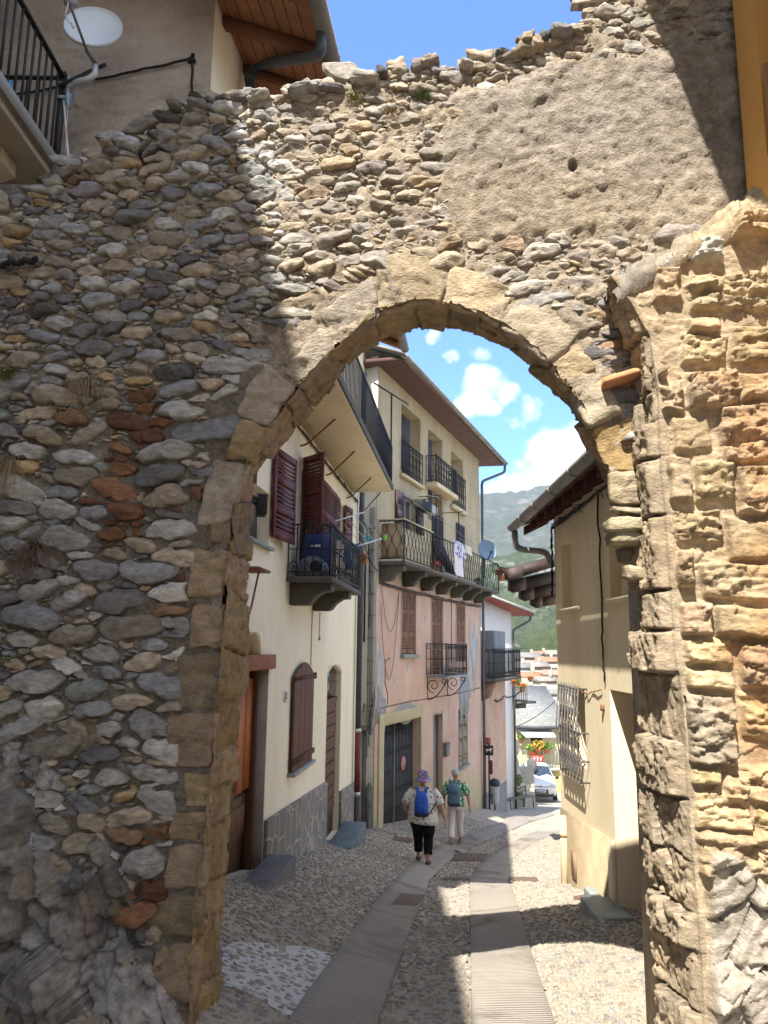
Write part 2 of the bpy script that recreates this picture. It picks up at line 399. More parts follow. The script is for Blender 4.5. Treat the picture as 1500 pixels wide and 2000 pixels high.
low = (sstep(560, 480, PX)*sstep(500, 800, PY))[..., None]*.65; colm = colm*(1-low)+np.array([.235, .225, .21])*low
m4 = (inside[:-1, :-1] & inside[1:, :-1] & inside[:-1, 1:] & inside[1:, 1:])
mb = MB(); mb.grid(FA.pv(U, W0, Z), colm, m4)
# back and edges
inb = in_poly(outline, U, Z) & ~in_poly(back_uz, U, Z)
st2 = 4; Ub, Zb = U[::st2, ::st2], Z[::st2, ::st2]; ib = (inside & inb)[::st2, ::st2]
mb.grid(FA.pv(Ub, -T_W+0*Ub, Zb), np.ones(Ub.shape+(3,))*np.array([.35, .3, .23]), ib[:-1, :-1] & ib[1:, 1:] & ib[1:, :-1] & ib[:-1, 1:])
tp = np.array(top_uz); n = 160; tr = resample(tp, n)
tr[:, 1] += .02*fbm(np.stack([tr[:, 0]*9, tr[:, 0]*0, tr[:, 0]*0], 1), 3, 4)-.03
A = np.stack([FA.pv(tr[:, 0], w, tr[:, 1]+dz) for w, dz in ((.0, -.03), (-.05, .01), (-.2, .05), (-.4, .04), (-T_W, 0))], 0)
A[1:4, :, 2] += .03*fbm(A[1:4].reshape(-1, 3)*8, 3, 5).reshape(3, n)
mb.grid(A, np.array([.3, .26, .2]))
mb.build('mortar_bed', M('mortar', (.66, .64, .62), (1.05, 1.05, 1.05), scale=13, bump=1.0, bscale=60, bdist=.022, attr=True, rough=.95, fine=.5), archway, smooth=False)

# --- rubble stones
PAL = np.array([(.30, .30, .31), (.37, .36, .35), (.46, .44, .41), (.41, .34, .25), (.43, .36, .28), (.42, .30, .17), (.30, .19, .12), (.27, .29, .27), (.27, .25, .265), (.15, .145, .15), (.55, .53, .49), (.33, .29, .24), (.21, .20, .195)])
PW = np.array([14, 14, 13, 14, 14, 4, 2.5, 4, 7, 6, 6, 14, 7]); PW = PW/PW.sum()
def ring_in(px, py):   # zone kept for voussoirs, quoins
    d = np.hypot(px-838, (py-948)); ring = (d < 450) & (py < 960)
    quo = (py >= 960) & (px > 338-(py-960)*.035+0*px) & (px < 1000)
    left = (py > 760) & (py < 1000) & (px > 375)
    return ring | ((py >= 960) & (px > 338-(py-960)*.035) & (px < 1000)) | left & (px < 600)
def rad_wall(x, z, k, g):
    px, py = px_of(x, z); n = len(x)
    dead = ~in_poly(outline, x, z) | in_poly(front_uz, x, z) | ring_in(px, py) | (px > 1330) & (py > 420) | (px > 1150) & (py > 900) | (np.hypot((px-278)/40, (py-310)/30) < 1)
    big = 1.0+.62*sstep(600, 300, px)*sstep(600, 900, py)+.12*sstep(500, 350, px)
    r = np.where(k < .10, g.uniform(.030, .054, n), np.where(k < .30, g.uniform(.018, .031, n), np.where(k < .6, g.uniform(.011, .019, n), g.uniform(.006, .011, n))))*big
    pl = plaster(px, py); sp = vnoise(np.stack([x*5.3, z*8.1, x*0], 1), 77)
    r = np.where(pl > .12, np.where(sp > np.minimum(.62, pl*1.1-.25), r*(1-.25*pl), 0), r)
    return np.where(dead, 0, r)
ASP = 2.35
pts = darts(rad_wall, -3.0, 3.4, -2.9, 4.3, ASP, 230000, 5)
cells = power_cells(pts, ASP)
g = np.random.default_rng(3); H = []; cols = []
PPX, PPY = px_of(pts[:, 0], pts[:, 1]); PPL = plaster(PPX, PPY)
for i, (x, z, r) in enumerate(pts):
    px, py = PPX[i], PPY[i]; c = PAL[g.choice(len(PAL), p=PW)].copy()*g.uniform(.75, 1.2)
    up = float(sstep(420, 560, px)*sstep(650, 500, py))      # warmer, paler stones over the arch
    c = c*(1-.45*up)+np.array([.43, .38, .31])*.45*up
    rust = max(math.exp(-((px-265)/75)**2-((py-950)/120)**2), 1.0*math.exp(-((px-300)/38)**2-((py-1720)/160)**2))
    if g.random() < rust*.85: c = np.array([.20, .10, .055])*g.uniform(.6, 1.5)
    h = r*g.uniform(.35, 1.25)+.012
    if PPL[i] > .5: h *= .5
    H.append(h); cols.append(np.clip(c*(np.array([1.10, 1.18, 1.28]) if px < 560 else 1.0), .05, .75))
for i, pl_ in enumerate(cells):      # keep the rubble clear of the dressed jamb
    if pl_ is None or PPY[i] < 930: continue
    vx, vy = px_of(pl_[:, 0], pl_[:, 1]); lim = np.interp(vy, [900, 1020, 1150, 1350, 1650, 1850, 2150], [470, 452, 440, 425, 405, 385, 366])-66
    cells[i] = np.stack([pl_[:, 0]-np.maximum(0, vx-lim)*.00305, pl_[:, 1]], 1)
sm = MB(); to3 = lambda a, b, w: FA.pv(a, w, b)
tl = np.random.default_rng(6)
for i, pl_ in enumerate(cells):      # shear each stone a little so that courses do not line up
    if pl_ is not None: c0 = pl_.mean(0); k = tl.normal(0, .16); a1, a2 = (tl.uniform(.8, 1.0), tl.uniform(.66, .95)) if tl.random() < .25 else (1, 1); q_ = (pl_-c0)*np.array([a1, a2]); cells[i] = np.stack([c0[0]+q_[:, 0], c0[1]+q_[:, 1]+q_[:, 0]*k], 1)
stones(sm, cells, to3, H, -.004, cols, gap=.003, seed=2, amp=.0075, facets=4, nth=24, freq=20, strat=.6, relax=0, wob=.22, tilt=.8, box=.38)
# loose cap stones along the broken top
tr = resample(tp, 900); i = 40
while i < 880:
    u, z = tr[i]; px, py = px_of(u, z); w = g.uniform(.035, .11); h = g.uniform(.016, .04); lay = 1+(g.random() < .5)
    if 60 < px < 1320:
        for k in range(lay):
            c = PAL[g.choice(len(PAL), p=PW)]*g.uniform(.7, 1.1)
            sm.lump(FA.p(u+g.uniform(-.05, .05), -.08+g.uniform(-.05, .1), z+h*.4+k*h*1.5-.03), (w*(1-.3*k), g.uniform(.07, .12), h), seed=i+k*7, amp=.4, freq=1.9, rot=g.uniform(-.35, .35), e=.55, nu=22, nv=14, col=c, F=FA)
    i += int(w*1.5/(7.2/900))+g.integers(0, 4)
stone_mat = M('rubble_stone', (.55, .55, .55), (1.2, 1.17, 1.12), scale=16, bump=.8, bscale=42, bdist=.012, attr=True, rough=.82, lo=.3, hi=.7, stretch=(1, 1, 2.2), fine=.35)
sm.build('rubble_facing', stone_mat, archway, smooth=False)

# --- voussoirs of the arch front and the tan quoins of the jamb
vm = MB(); fz = np.array(FRONT, float)[5:20]; fr_ = resample(fz, 400)
cen = np.array([838, 952.]); brk = [0]; g = np.random.default_rng(9)
while brk[-1] < 392: brk.append(min(399, brk[-1]+int(g.uniform(17, 40))))
vp = []; vc = []; vh = []
SAND = np.array([(.44, .36, .24), (.48, .40, .28), (.36, .29, .18), (.50, .42, .31), (.40, .35, .27), (.36, .26, .13), (.43, .39, .33)])
for a, b in zip(brk[:-1], brk[1:]):
    thk = g.uniform(60, 108)
    if a < 150: thk = g.uniform(42, 80)
    seg = fr_[[a, (a+b)//2, b]]; o = seg-cen; o = o/np.linalg.norm(o, axis=1)[:, None]
    pol = [tuple(seg[k]-o[k]*4) for k in range(3)]+[tuple(seg[k]+o[k]*thk) for k in (2, 1, 0)]
    vp.append(np.array([FA.uz(*p) for p in pol])); vc.append(SAND[g.integers(len(SAND))]*g.uniform(.8, 1.15)); vh.append(g.uniform(.012, .085))
y = 985
while y < 2100:
    h = g.uniform(48, 140); xf = np.interp(y, [900, 1020, 1150, 1350, 1650, 1850, 2150], [470, 452, 440, 425, 405, 385, 366]); x1 = np.interp(y+h, [900, 1020, 1150, 1350, 1650, 1850, 2150], [470, 452, 440, 425, 405, 385, 366])
    wd = g.uniform(38, 108)
    vp.append(np.array([FA.uz(*p) for p in ((xf+4, y+4), (x1+4, y+h-4), (x1-wd, y+h-4), (xf-wd, y+4))])); vc.append(np.array([.40, .33, .235])*g.uniform(.7, 1.15)*np.array([1, g.uniform(.93, 1.03), g.uniform(.85, 1.05)])); vh.append(g.uniform(.006, .035)); y += h
stones(vm, vp, to3, vh, -.005, vc, gap=.003, seed=12, amp=.016, facets=2, box=.8, nth=44, freq=8, strat=.5, relax=0, wob=.07, tilt=.4)
# soffit and reveal: loft from the front edge to the back edge
nb = 260; fu = resample(front_uz, nb); bu_ = resample(back_uz, nb)
# re-pair along matching vertices so that corners stay together
def pair(a, b, n):
    k = len(a); t = np.linspace(0, k-1, n); i = np.clip(t.astype(int), 0, k-2); f = (t-i)[:, None]
    return a[i]*(1-f)+a[i+1]*f, b[i]*(1-f)+b[i+1]*f
NL, NA = 1000, 34; fu, bu_ = pair(front_uz, back_uz, NL)
ss = np.linspace(0, 1, NA)[:, None]; A = FA.pv(fu[None, :, 0]*(1-ss)+bu_[None, :, 0]*ss, .035-ss*(T_W+.04), fu[None, :, 1]*(1-ss)+bu_[None, :, 1]*ss)
cc = FA.p(.26, -.25, .95); dirs = A-cc; dirs[..., 2] = np.where(A[..., 2] > .95, dirs[..., 2], 0); dirs[..., 1] *= 0; dirs /= np.linalg.norm(dirs, axis=-1, keepdims=True)
arc = np.concatenate([[0], np.cumsum(np.linalg.norm(np.diff(A[NA//2], axis=0), axis=1))]); q2 = np.stack([np.broadcast_to(arc, (NA, NL)), np.broadcast_to(ss*.56, (NA, NL))], -1).reshape(-1, 2); q3s = np.c_[q2, q2[:, 0]*0]; sh2 = (NA, NL)
wv = .03*fbm(q3s*5, 3, 401).reshape(sh2); aw = q2[:, 0].reshape(sh2)+wv; bwv = q2[:, 1].reshape(sh2)+wv; e = [0.0]; hg = np.zeros(sh2); cs = np.zeros(sh2+(3,)); g = np.random.default_rng(44)
while e[-1] < arc[-1]: e.append(e[-1]+g.uniform(.16, .36))
k1 = facets(q2, (6, 7), 402, .08)[0].reshape(sh2); k2 = facets(q2, (17, 20), 403, .1)[0].reshape(sh2)
for e0, e1 in zip(e[:-1], e[1:]):
    cut = g.uniform(.2, .75) if g.random() < .5 else 9
    for lo, hi in ((-1, cut), (cut, 10)):
        d = np.minimum(np.minimum(aw-e0, e1-aw), np.minimum(bwv-lo, hi-bwv)); m = sstep(0, .014, d); hg += m*(.022+g.uniform(-.02, .022)+.014*k1+.008*k2); cs += m[..., None]*np.array([.45, .355, .225])*g.uniform(.78, 1.15)*np.array([1, g.uniform(.95, 1.04), g.uniform(.88, 1.1)])
cs = np.where((cs.sum(-1) < .25)[..., None], np.array([.42, .35, .26]), cs)*(1+.3*fbm(q3s*4, 4, 405).reshape(sh2)[..., None])
A = A-dirs*(hg-.025+.025*fbm(q3s*2.5, 3, 406).reshape(sh2))[..., None]
vm.grid(A, np.clip(cs, .06, .7))
sand_mat = M('tan_sandstone', (.62, .6, .56), (1.15, 1.12, 1.1), scale=11, bump=.9, bscale=42, bdist=.018, attr=True, rough=.9, lo=.3, hi=.7, stretch=(1, 1, 1.6), fine=.35)
vm.build('arch_ring', sand_mat, archway, smooth=False)

# --- impost stones, roof tile and stone stub on the right springing
def lumpset(name, items, mat, parent):
    for k, (px, py, Y, sz, col, sd, rot) in enumerate(items):
        m = MB(); m.lump(P(px, py, Y), sz, seed=sd, amp=.2, freq=1.8, rot=rot, e=.45, nu=28, nv=18, col=np.array(col), F=FA); m.build(name, mat, parent, smooth=True)
lumpset('impost_stone', [(1222, 1028, 4.36, (.115, .12, .045), (.47, .42, .29), 3, .02), (1222, 1054, 4.40, (.10, .12, .040), (.40, .36, .25), 13, -.06), (1226, 1084, 4.55, (.055, .1, .045), (.28, .25, .19), 4, .1), (1248, 1122, 4.33, (.085, .10, .042), (.42, .36, .25), 5, -.12)], sand_mat, archway)
m = MB()
for k, (dx, r) in enumerate(((0, .0),)):
    c = FA.p(FA.uz(1212, 748)[0], .08, FA.uz(1212, 748)[1])
    m.rings([[c+np.array([*FA.d, 0])*(t*.12)+np.array([0, 0, 1])*(t*.035+.05*math.sin(a)*(.9 if math.sin(a) > 0 else .35)-.01)+np.array([*FA.n, 0])*(.09*math.cos(a)) for a in np.linspace(0, 2*math.pi, 14, endpoint=False)] for t in (-1, -.5, 0, .5, 1)])
m.build('clay_tile', M('terracotta', (.42, .17, .07), (.5, .27, .14), scale=16, bump=.4), archway, smooth=True)

# ================================================================== pier on the right
YF = 4.02
_pp = P(1290, 900, YF); FB = Fr((_pp[0], _pp[1]), FA.d, FA.n)
pier_loc = FB.p(.4, 0, -2.2)
pier = thing('ruined_stone_pier', 'sunlit tan stone pier of big rough blocks beside the archway', 'pier', pier_loc)
PF = [(1196, 540), (1226, 512), (1270, 488), (1330, 458), (1420, 402), (1500, 345), (1600, 285), (1900, 130), (1900, 2300), (1390, 2300), (1378, 2050), (1365, 1800), (1350, 1650), (1335, 1400), (1318, 1250), (1300, 1000), (1290, 900), (1284, 760), (1268, 660), (1235, 600)]
pf = np.array([FB.uz(x, y) for x, y in PF])
def px_b(u, z):
    p = FB.pv(u, 0, z); zz = p@_f; return 750+FPX*(p@_r)/zz, 1000-FPX*(p@_u)/zz
st = .0085; us = np.arange(-.4, 1.35, st); zs = np.arange(-3.0, 3.0, st); U, Z = np.meshgrid(us, zs); pfm = pf.copy(); pfm[:9, 1] -= .10; ins = in_poly(pfm, U, Z)
q3 = np.stack([U, Z, U*0], -1).reshape(-1, 3); PX, PY = px_b(U, Z); sh_ = U.shape
w1 = fbm(q3*7, 4, 61).reshape(sh_); w2 = fbm(q3*7+31, 4, 62).reshape(sh_); Uw = U+.030*w1; Zw_ = Z+.030*w2
nz = fbm(q3*np.array([4, 6, 1]), 4, 63).reshape(sh_)
blk = [(1285, 478, 1340, 520), (1345, 470, 1408, 518), (1425, 420, 1560, 470), (1340, 540, 1500, 612), (1500, 500, 1600, 600), (1270, 525, 1330, 595), (1335, 628, 1400, 655), (1330, 660, 1420, 712), (1425, 640, 1600, 720), (1285, 722, 1335, 810), (1340, 728, 1440, 800), (1445, 735, 1600, 790), (1310, 815, 1385, 880), (1400, 795, 1600, 905), (1300, 895, 1345, 985), (1350, 905, 1430, 985), (1435, 912, 1600, 1005), (1310, 1000, 1410, 1060), (1415, 1015, 1600, 1095), (1318, 1075, 1350, 1150), (1365, 1100, 1600, 1172), (1325, 1180, 1385, 1240), (1390, 1185, 1600, 1245), (1335, 1250, 1430, 1300), (1440, 1255, 1600, 1340), (1340, 1310, 1430, 1345), (1330, 1355, 1430, 1485), (1440, 1350, 1500, 1440), (1510, 1350, 1620, 1480), (1340, 1492, 1400, 1530), (1405, 1490, 1600, 1560), (1350, 1545, 1460, 1620), (1470, 1570, 1620, 1640), (1355, 1625, 1500, 1705), (1505, 1650, 1650, 1720)]
g = np.random.default_rng(17); Hb = np.zeros(sh_); colm = np.ones(sh_+(3,))*np.array([.46, .375, .265])*(1+.25*fbm(q3*5, 4, 64).reshape(sh_)[..., None])
st1 = strata(Uw, Zw_, 26, 5); st2 = strata(Uw, Zw_, 60, 6, 2.6); f1 = facets(q3[:, :2], (6, 11), 71, .07)[0].reshape(sh_); f2 = facets(q3[:, :2], (17, 30), 72, .08)[0].reshape(sh_)
for k, (x0, y0, x1, y1) in enumerate(blk):
    a0_, z1_ = FB.uz(x0, y0); a1_, _z = FB.uz(x1, (y0+y1)/2); z0_ = FB.uz(x0, y1)[1]; uc, zc = (a0_+a1_)/2, (z0_+z1_)/2
    d = np.minimum(np.minimum(Uw-a0_, a1_-Uw), np.minimum(Zw_-z0_, z1_-Zw_)); m = sstep(-.006, .016, d); rough = g.choice([.25, .7, 1.0, 1.3])
    h = g.uniform(.035, .10)+g.uniform(-.10, .10)*(U-uc)+g.uniform(-.22, .05)*(Z-zc)+rough*(.012*st1+.006*st2+.034*f1+.016*f2)
    Hb = np.maximum(Hb, m*h); c = np.array([.47, .38, .25])*g.uniform(.82, 1.15)*np.array([1, g.uniform(.93, 1.04), g.uniform(.85, 1.1)])
    if k < 2: c = np.array([.58, .59, .54])
    if k in (24, 26): c = np.array([.34, .30, .24])
    colm = colm*(1-m[..., None])+c*(1+.06*st1+.05*st2+.08*f2)[..., None]*m[..., None]
rockz = sstep(-8, 25, (PY-1690)+.42*(PX-1420)*-1+60*nz)*sstep(1372, 1392, PX)
ur, zr_ = U*.80+Z*.60, Z*.80-U*.60                # slabs of the toe dip down to the right
f3 = facets(np.stack([ur, zr_], -1).reshape(-1, 2), (2.4, 6.5), 81, .05); f4 = facets(np.stack([ur, zr_], -1).reshape(-1, 2), (7, 17), 82, .06)
toe = .08+.09*np.clip(f3[0].reshape(sh_), -.7, 1.2)-.022*sstep(.08, 0, f3[1].reshape(sh_))+.018*f4[0].reshape(sh_)+.006*strata(ur, zr_, 22, 9)
W0 = np.maximum(.012*nz+.014*f1+.010*f2, Hb)*(1-rockz)+toe*rockz
flare_tint = sstep(1375, 1490, PX+130*nz)*sstep(690, 780, PY+60*nz)*sstep(1720, 1400, PY)*.6  # orange lens-flare ghost painted into the block colours
colm = colm*(1-flare_tint[..., None])+np.array([.42, .235, .10])*(colm.mean(-1, keepdims=True)/.36)*flare_tint[..., None]
tc = np.array([.37, .345, .31])*(1+.22*f3[2].reshape(sh_)+.15*f4[2].reshape(sh_))[..., None]; rz = rockz[..., None]; colm = colm*(1-rz)+tc*rz
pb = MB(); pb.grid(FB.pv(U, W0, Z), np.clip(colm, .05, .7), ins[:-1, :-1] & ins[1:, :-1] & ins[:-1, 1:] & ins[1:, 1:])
pier_stone = M('pier_stone', (.66, .64, .60), (1.14, 1.1, 1.06), scale=12, bump=.8, bscale=52, bdist=.012, attr=True, rough=.92, fine=.4, stretch=(1, 1, 1.5))
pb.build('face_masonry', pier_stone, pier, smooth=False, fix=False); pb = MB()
# sloping weathered cap going back to the wall
capf = resample(np.array(PF[:8], float), 340); F0 = np.array([FB.uz(*p) for p in capf]); rows = [FB.pv(F0[:, 0]+.01, np.full(340, .02), F0[:, 1]-.20), FB.pv(F0[:, 0]+.01, np.full(340, .055), F0[:, 1]-.15), FB.pv(F0[:, 0], np.full(340, .04), F0[:, 1]-.10)]
for s in np.linspace(0, 1, 30):
    rows.append(FB.pv(F0[:, 0], np.full(340, -.02-s*.55), F0[:, 1]-.05+.14*s**.6))
A = np.array(rows); qc = A.reshape(-1, 3); rk_ = .05*fbm(qc*6, 4, 66)+.028*facets(qc[:, [0, 2]], (8, 13), 67, .1)[0]+.014*facets(qc[:, [0, 2]], (21, 30), 68, .1)[0]+.02*fbm(qc*25, 3, 69); A[..., 2] += rk_.reshape(A.shape[:2]); A[..., 1] -= .8*rk_.reshape(A.shape[:2]); tq = sstep(1230, 1420, px_b(np.tile(F0[:, 0], (A.shape[0], 1)), np.tile(F0[:, 1], (A.shape[0], 1)))[0])[..., None]; pb.grid(A, np.array([.27, .25, .22])*(1-tq)+np.array([.45, .37, .25])*tq)
# left flank: rough upright stones from the front arris back along the passage
fl = [(1190, 540), (1235, 600), (1268, 660), (1284, 760), (1290, 900), (1300, 1000), (1318, 1250), (1335, 1400), (1350, 1650), (1365, 1800), (1378, 2050), (1390, 2300)]
bk = [(1184, 545), (1208, 610), (1226, 700), (1236, 800), (1244, 900), (1254, 1000), (1246, 1150), (1248, 1250), (1254, 1400), (1272, 1650), (1284, 1800), (1302, 2050), (1318, 2300)]
zf = [FB.uz(*p)[1] for p in fl]; NS, NZ = 64, 620; zt = np.linspace(max(zf), min(zf), NZ)
fu = np.interp(-zt, [-z for z in zf], [FB.uz(*p)[0] for p in fl]); _wb = -.45; _wl = -.46
bzu = [FB.uz(p[0], p[1], _wb if p[1] < 1005 else _wl) for p in bk]
bz = np.interp(-zt, [-z for u, z in bzu], [u for u, z in bzu]); bw = np.where(zt > .92, _wb, _wl)+0*zt
ss = np.linspace(0, 1, NS)[:, None]; A = FB.pv(fu*(1-ss)+bz*ss, .03+ss*(bw-.03), np.broadcast_to(zt, (NS, NZ)))
sw = (ss*(.03-bw)); q2 = np.stack([sw, np.broadcast_to(zt, (NS, NZ))], -1).reshape(-1, 2); q3 = np.concatenate([q2, np.zeros((len(q2), 1))], 1); sh_ = (NS, NZ)
g = np.random.default_rng(23); row = np.zeros(NZ, int); edges = [zt[0]]
while edges[-1] > zt[-1]: edges.append(edges[-1]-g.uniform(.16, .42))
wv = .03*fbm(q3*6, 3, 73).reshape(sh_); zw = q2[:, 1].reshape(sh_)+wv; hgt = np.zeros(sh_); colf = np.zeros(sh_+(3,))
ff1 = facets(q2, (9, 6), 76)[0].reshape(sh_); ff2 = facets(q2, (24, 17), 77)[0].reshape(sh_); pit = fbm(q3*34, 3, 78).reshape(sh_)
for e0, e1 in zip(edges[:-1], edges[1:]):
    cut = g.uniform(.18, .5); dz_ = np.minimum(e0-zw, zw-e1); inr = (zw <= e0) & (zw > e1)
    for lo, hi in ((-.1, cut), (cut, 2)):
        dd = np.minimum(dz_, np.minimum(sw+wv-lo, hi-sw-wv)); m = sstep(.0, .016, dd)*inr; h = g.uniform(-.03, .055); rg = g.uniform(.4, 1.3)
        hgt += m*(h+.03+rg*(.020*ff1+.010*ff2+.010*pit)); gk = g.random()*.35; c = (np.array([.46, .375, .265])*(1-gk)+np.array([.35, .33, .29])*gk)*g.uniform(.85, 1.15); colf += m[..., None]*c
mm = (colf.sum(-1) < .3)[..., None]; colf = np.where(mm, np.array([.42, .36, .28]), colf)*(1+.12*pit)[..., None]
A[..., 0] -= (hgt+.02*fbm(q3*3, 3, 79).reshape(sh_))*np.maximum(.1, sstep(0, .14, ss))
A = np.concatenate([FB.pv(fu[None]+.09, -.02, zt[None]), A], 0); colf = np.concatenate([colf[:1], colf], 0); pb.grid(A, np.clip(colf, .06, .7))
pb.box(FB, -.0, 1.7, -1.0, -.25, -3.3, 1.9, np.array([.4, .34, .25]))
pb.build('stone_flank', pier_stone, pier, smooth=False)

# ================================================================== bedrock at the foot of the wall
RP = [(-200, 1290), (0, 1370), (70, 1480), (140, 1600), (205, 1700), (250, 1790), (285, 1900), (330, 2010), (360, 2160), (-200, 2160)]
us = np.arange(-3.2, -.7, .014); zs = np.arange(-3.0, -.1, .014); U, Z = np.meshgrid(us, zs); PX, PY = px_of(U, Z)
rp = np.array(RP, float); ins = in_poly(rp, PX.ravel(), PY.ravel()).reshape(U.shape)
def seg_dist(X, Y, poly):
    d = np.full(X.shape, 1e9)
    for a, b in zip(poly[:-1], poly[1:]):
        a = np.array(a, float); b = np.array(b, float); ab = b-a; t = np.clip(((X-a[0])*ab[0]+(Y-a[1])*ab[1])/(ab@ab), 0, 1); d = np.minimum(d, np.hypot(X-a[0]-t*ab[0], Y-a[1]-t*ab[1]))
    return d
D = seg_dist(PX, PY, RP[:9])*np.where(ins, 1, -1)
q3 = np.stack([Z*.85-U*.53, U*.85+Z*.53, U*0], -1).reshape(-1, 3)
fa = facets(q3[:, :2], (1.5, 3.1), 4, .05); fb_ = facets(q3[:, :2], (3.9, 8), 6, .06); fd = facets(q3[:, :2], (10, 19), 8, .08); R_ = lambda x: x.reshape(U.shape)
n2 = fbm(q3*np.array([11, 20, 1]), 4, 93).reshape(U.shape)
W0 = np.clip(D/400, -.10, .40)+np.where(D > -30, .22*R_(fa[0])+.10*R_(fb_[0])+.045*R_(fd[0])+.012*n2-.07*sstep(.10, 0, R_(fa[1]))-.035*sstep(.12, 0, R_(fb_[1])), 0)
c = fbm(q3*np.array([2.5, 5, 1]), 4, 95).reshape(U.shape)[..., None]; colm = np.array([.255, .25, .25])*(1+.4*R_(fa[2])+.32*R_(fb_[2])+.25*R_(fd[2]))[..., None]*(1+.25*c)
tan = sstep(.2, .6, -c+.25*R_(fb_[2])[..., None])*.55; colm = colm*(1-tan)+np.array([.19, .145, .095])*tan
mk = D > -40; rk = MB(); rk.grid(FA.pv(U, W0, Z), np.clip(colm, .05, .6), mk[:-1, :-1] & mk[1:, 1:] & mk[1:, :-1] & mk[:-1, 1:])
bed = rk.build('bedrock', M('bedrock', (.62, .62, .64), (1.25, 1.23, 1.2), scale=12, bump=.7, bscale=60, bdist=.010, attr=True, rough=.8, stretch=(1, 1, 1.5), fine=.3), None, smooth=False)
struct(bed)
# ================================================================== street
def gpts(L): return np.array([on_ground(*p) for p in L])
LS_L = gpts([(505, 2080), (560, 1989), (663, 1849), (737, 1755), (793, 1695), (845, 1660), (905, 1634), (980, 1606), (1078, 1580)])
LS_R = gpts([(716, 2080), (742, 1989), (807, 1802), (840, 1718), (872, 1685), (940, 1646), (1010, 1616), (1084, 1590)])
RS_L = gpts([(919, 2080), (919, 2000), (917, 1850), (916, 1718), (934, 1690), (975, 1658), (1030, 1630), (1090, 1606)])
RS_R = gpts([(1105, 2080), (1087, 2000), (1041, 1863), (992, 1720), (1000, 1680), (1034, 1650), (1096, 1622)])
def back_ext(L):   # carry the strip on behind the camera
    d = L[0]-L[1]; d = d/np.linalg.norm(d[:2]); e = [L[0]+d*t for t in (9, 6, 3, 1)]
    return np.vstack([np.array([[q[0], q[1], float(G(q[0], q[1]))] for q in e]), L])
LS_L, LS_R, RS_L, RS_R = map(back_ext, (LS_L, LS_R, RS_L, RS_R))
strip_poly = [np.vstack([a[:, :2], b[::-1, :2]]) for a, b in ((LS_L, LS_R), (RS_L, RS_R))]
WP = [(428, 1852), (470, 1836), (540, 1842), (605, 1850), (652, 1864), (636, 1900), (606, 1945), (580, 1978), (555, 1984), (520, 1950), (470, 1932), (436, 1925)]
white_poly = gpts(WP)[:, :2]
xs = np.concatenate([np.arange(-14, -3.5, .5), np.arange(-3.5, 6, .05), np.arange(6, 24, .5)]); ys = np.concatenate([np.arange(-12, 3.4, .4), np.arange(3.4, 16, .05), np.arange(16, 62, .3)])
X, Y = np.meshgrid(xs, ys); q = np.stack([X, Y, X*0], -1).reshape(-1, 3)
Zg = G(X, Y)-.007+.012*fbm(q*1.3, 3, 201).reshape(X.shape)+.006*fbm(q*7, 2, 202).reshape(X.shape)
for sp in strip_poly: Zg = np.where(in_poly(sp, X, Y), Zg-.03, Zg)
gb = MB(); gb.grid(np.stack([X, Y, Zg], -1))
def cobble_mat(name, c1, c2, c3):
    n = NT(name); v = n.coord((1, 1.25, 1)); vo = n.node('ShaderNodeTexVoronoi'); vo.inputs['Scale'].default_value = 11.5; n.link(v, vo.inputs['Vector'])
    dome = n.ramp(vo.outputs['Distance'], [(.0, (1, 1, 1)), (.38, (.75, .75, .75)), (.62, (0, 0, 0))])
    big = n.ramp(n.noise(v, .9, 4), [(.35, c1), (.65, c2)]); st_ = n.mix(n.ramp(vo.outputs['Color'], [(.2, (0, 0, 0)), (.8, (1, 1, 1))]), c3, c2)
    col = n.mix(n.ramp(vo.outputs['Distance'], [(.3, (.55, .55, .55)), (.55, (0, 0, 0))]), big, st_)
    col = n.mix(.5, col, n.ramp(n.noise(v, 45, 5), [(.3, (.45, .45, .45)), (.7, (1, 1, 1))]), 'MULTIPLY')
    n.link(col, n.b.inputs['Base Color']); n.b.inputs['Roughness'].default_value = .88; n.b.inputs['Specular IOR Level'].default_value = .25
    b1 = n.bump(dome, .35, .012); n.link(n.bump(n.noise(v, 90, 4), .5, .006, b1), n.b.inputs['Normal']); return n.m
bed = struct(gb.build('street', cobble_mat('cobbled_bed', (.345, .305, .245), (.46, .41, .33), (.28, .255, .22)), None))
# whitewashed patch of bed between the stones
us_ = np.linspace(0, 1, 50); bx0, by0 = white_poly.min(0)-.05; bx1, by1 = white_poly.max(0)+.05
X, Y = np.meshgrid(np.linspace(bx0, bx1, 90), np.linspace(by0, by1, 90)); q = np.stack([X, Y, X*0], -1).reshape(-1, 3)
wob = .05*fbm(q*6, 3, 205).reshape(X.shape); ins = in_poly(white_poly, X+wob, Y+wob*.8)
Zw = G(X, Y)-.001+.012*fbm(q*1.3, 3, 201).reshape(X.shape)+.005*fbm(q*9, 2, 203).reshape(X.shape)
wb = MB(); wb.grid(np.stack([X, Y, Zw], -1), None, ins[:-1, :-1] & ins[1:, 1:] & ins[1:, :-1] & ins[:-1, 1:])
struct(wb.build('limewash_patch', M('limewash', (.42, .42, .41), (.58, .58, .56), scale=14, bump=.3, bscale=70), None, smooth=True))
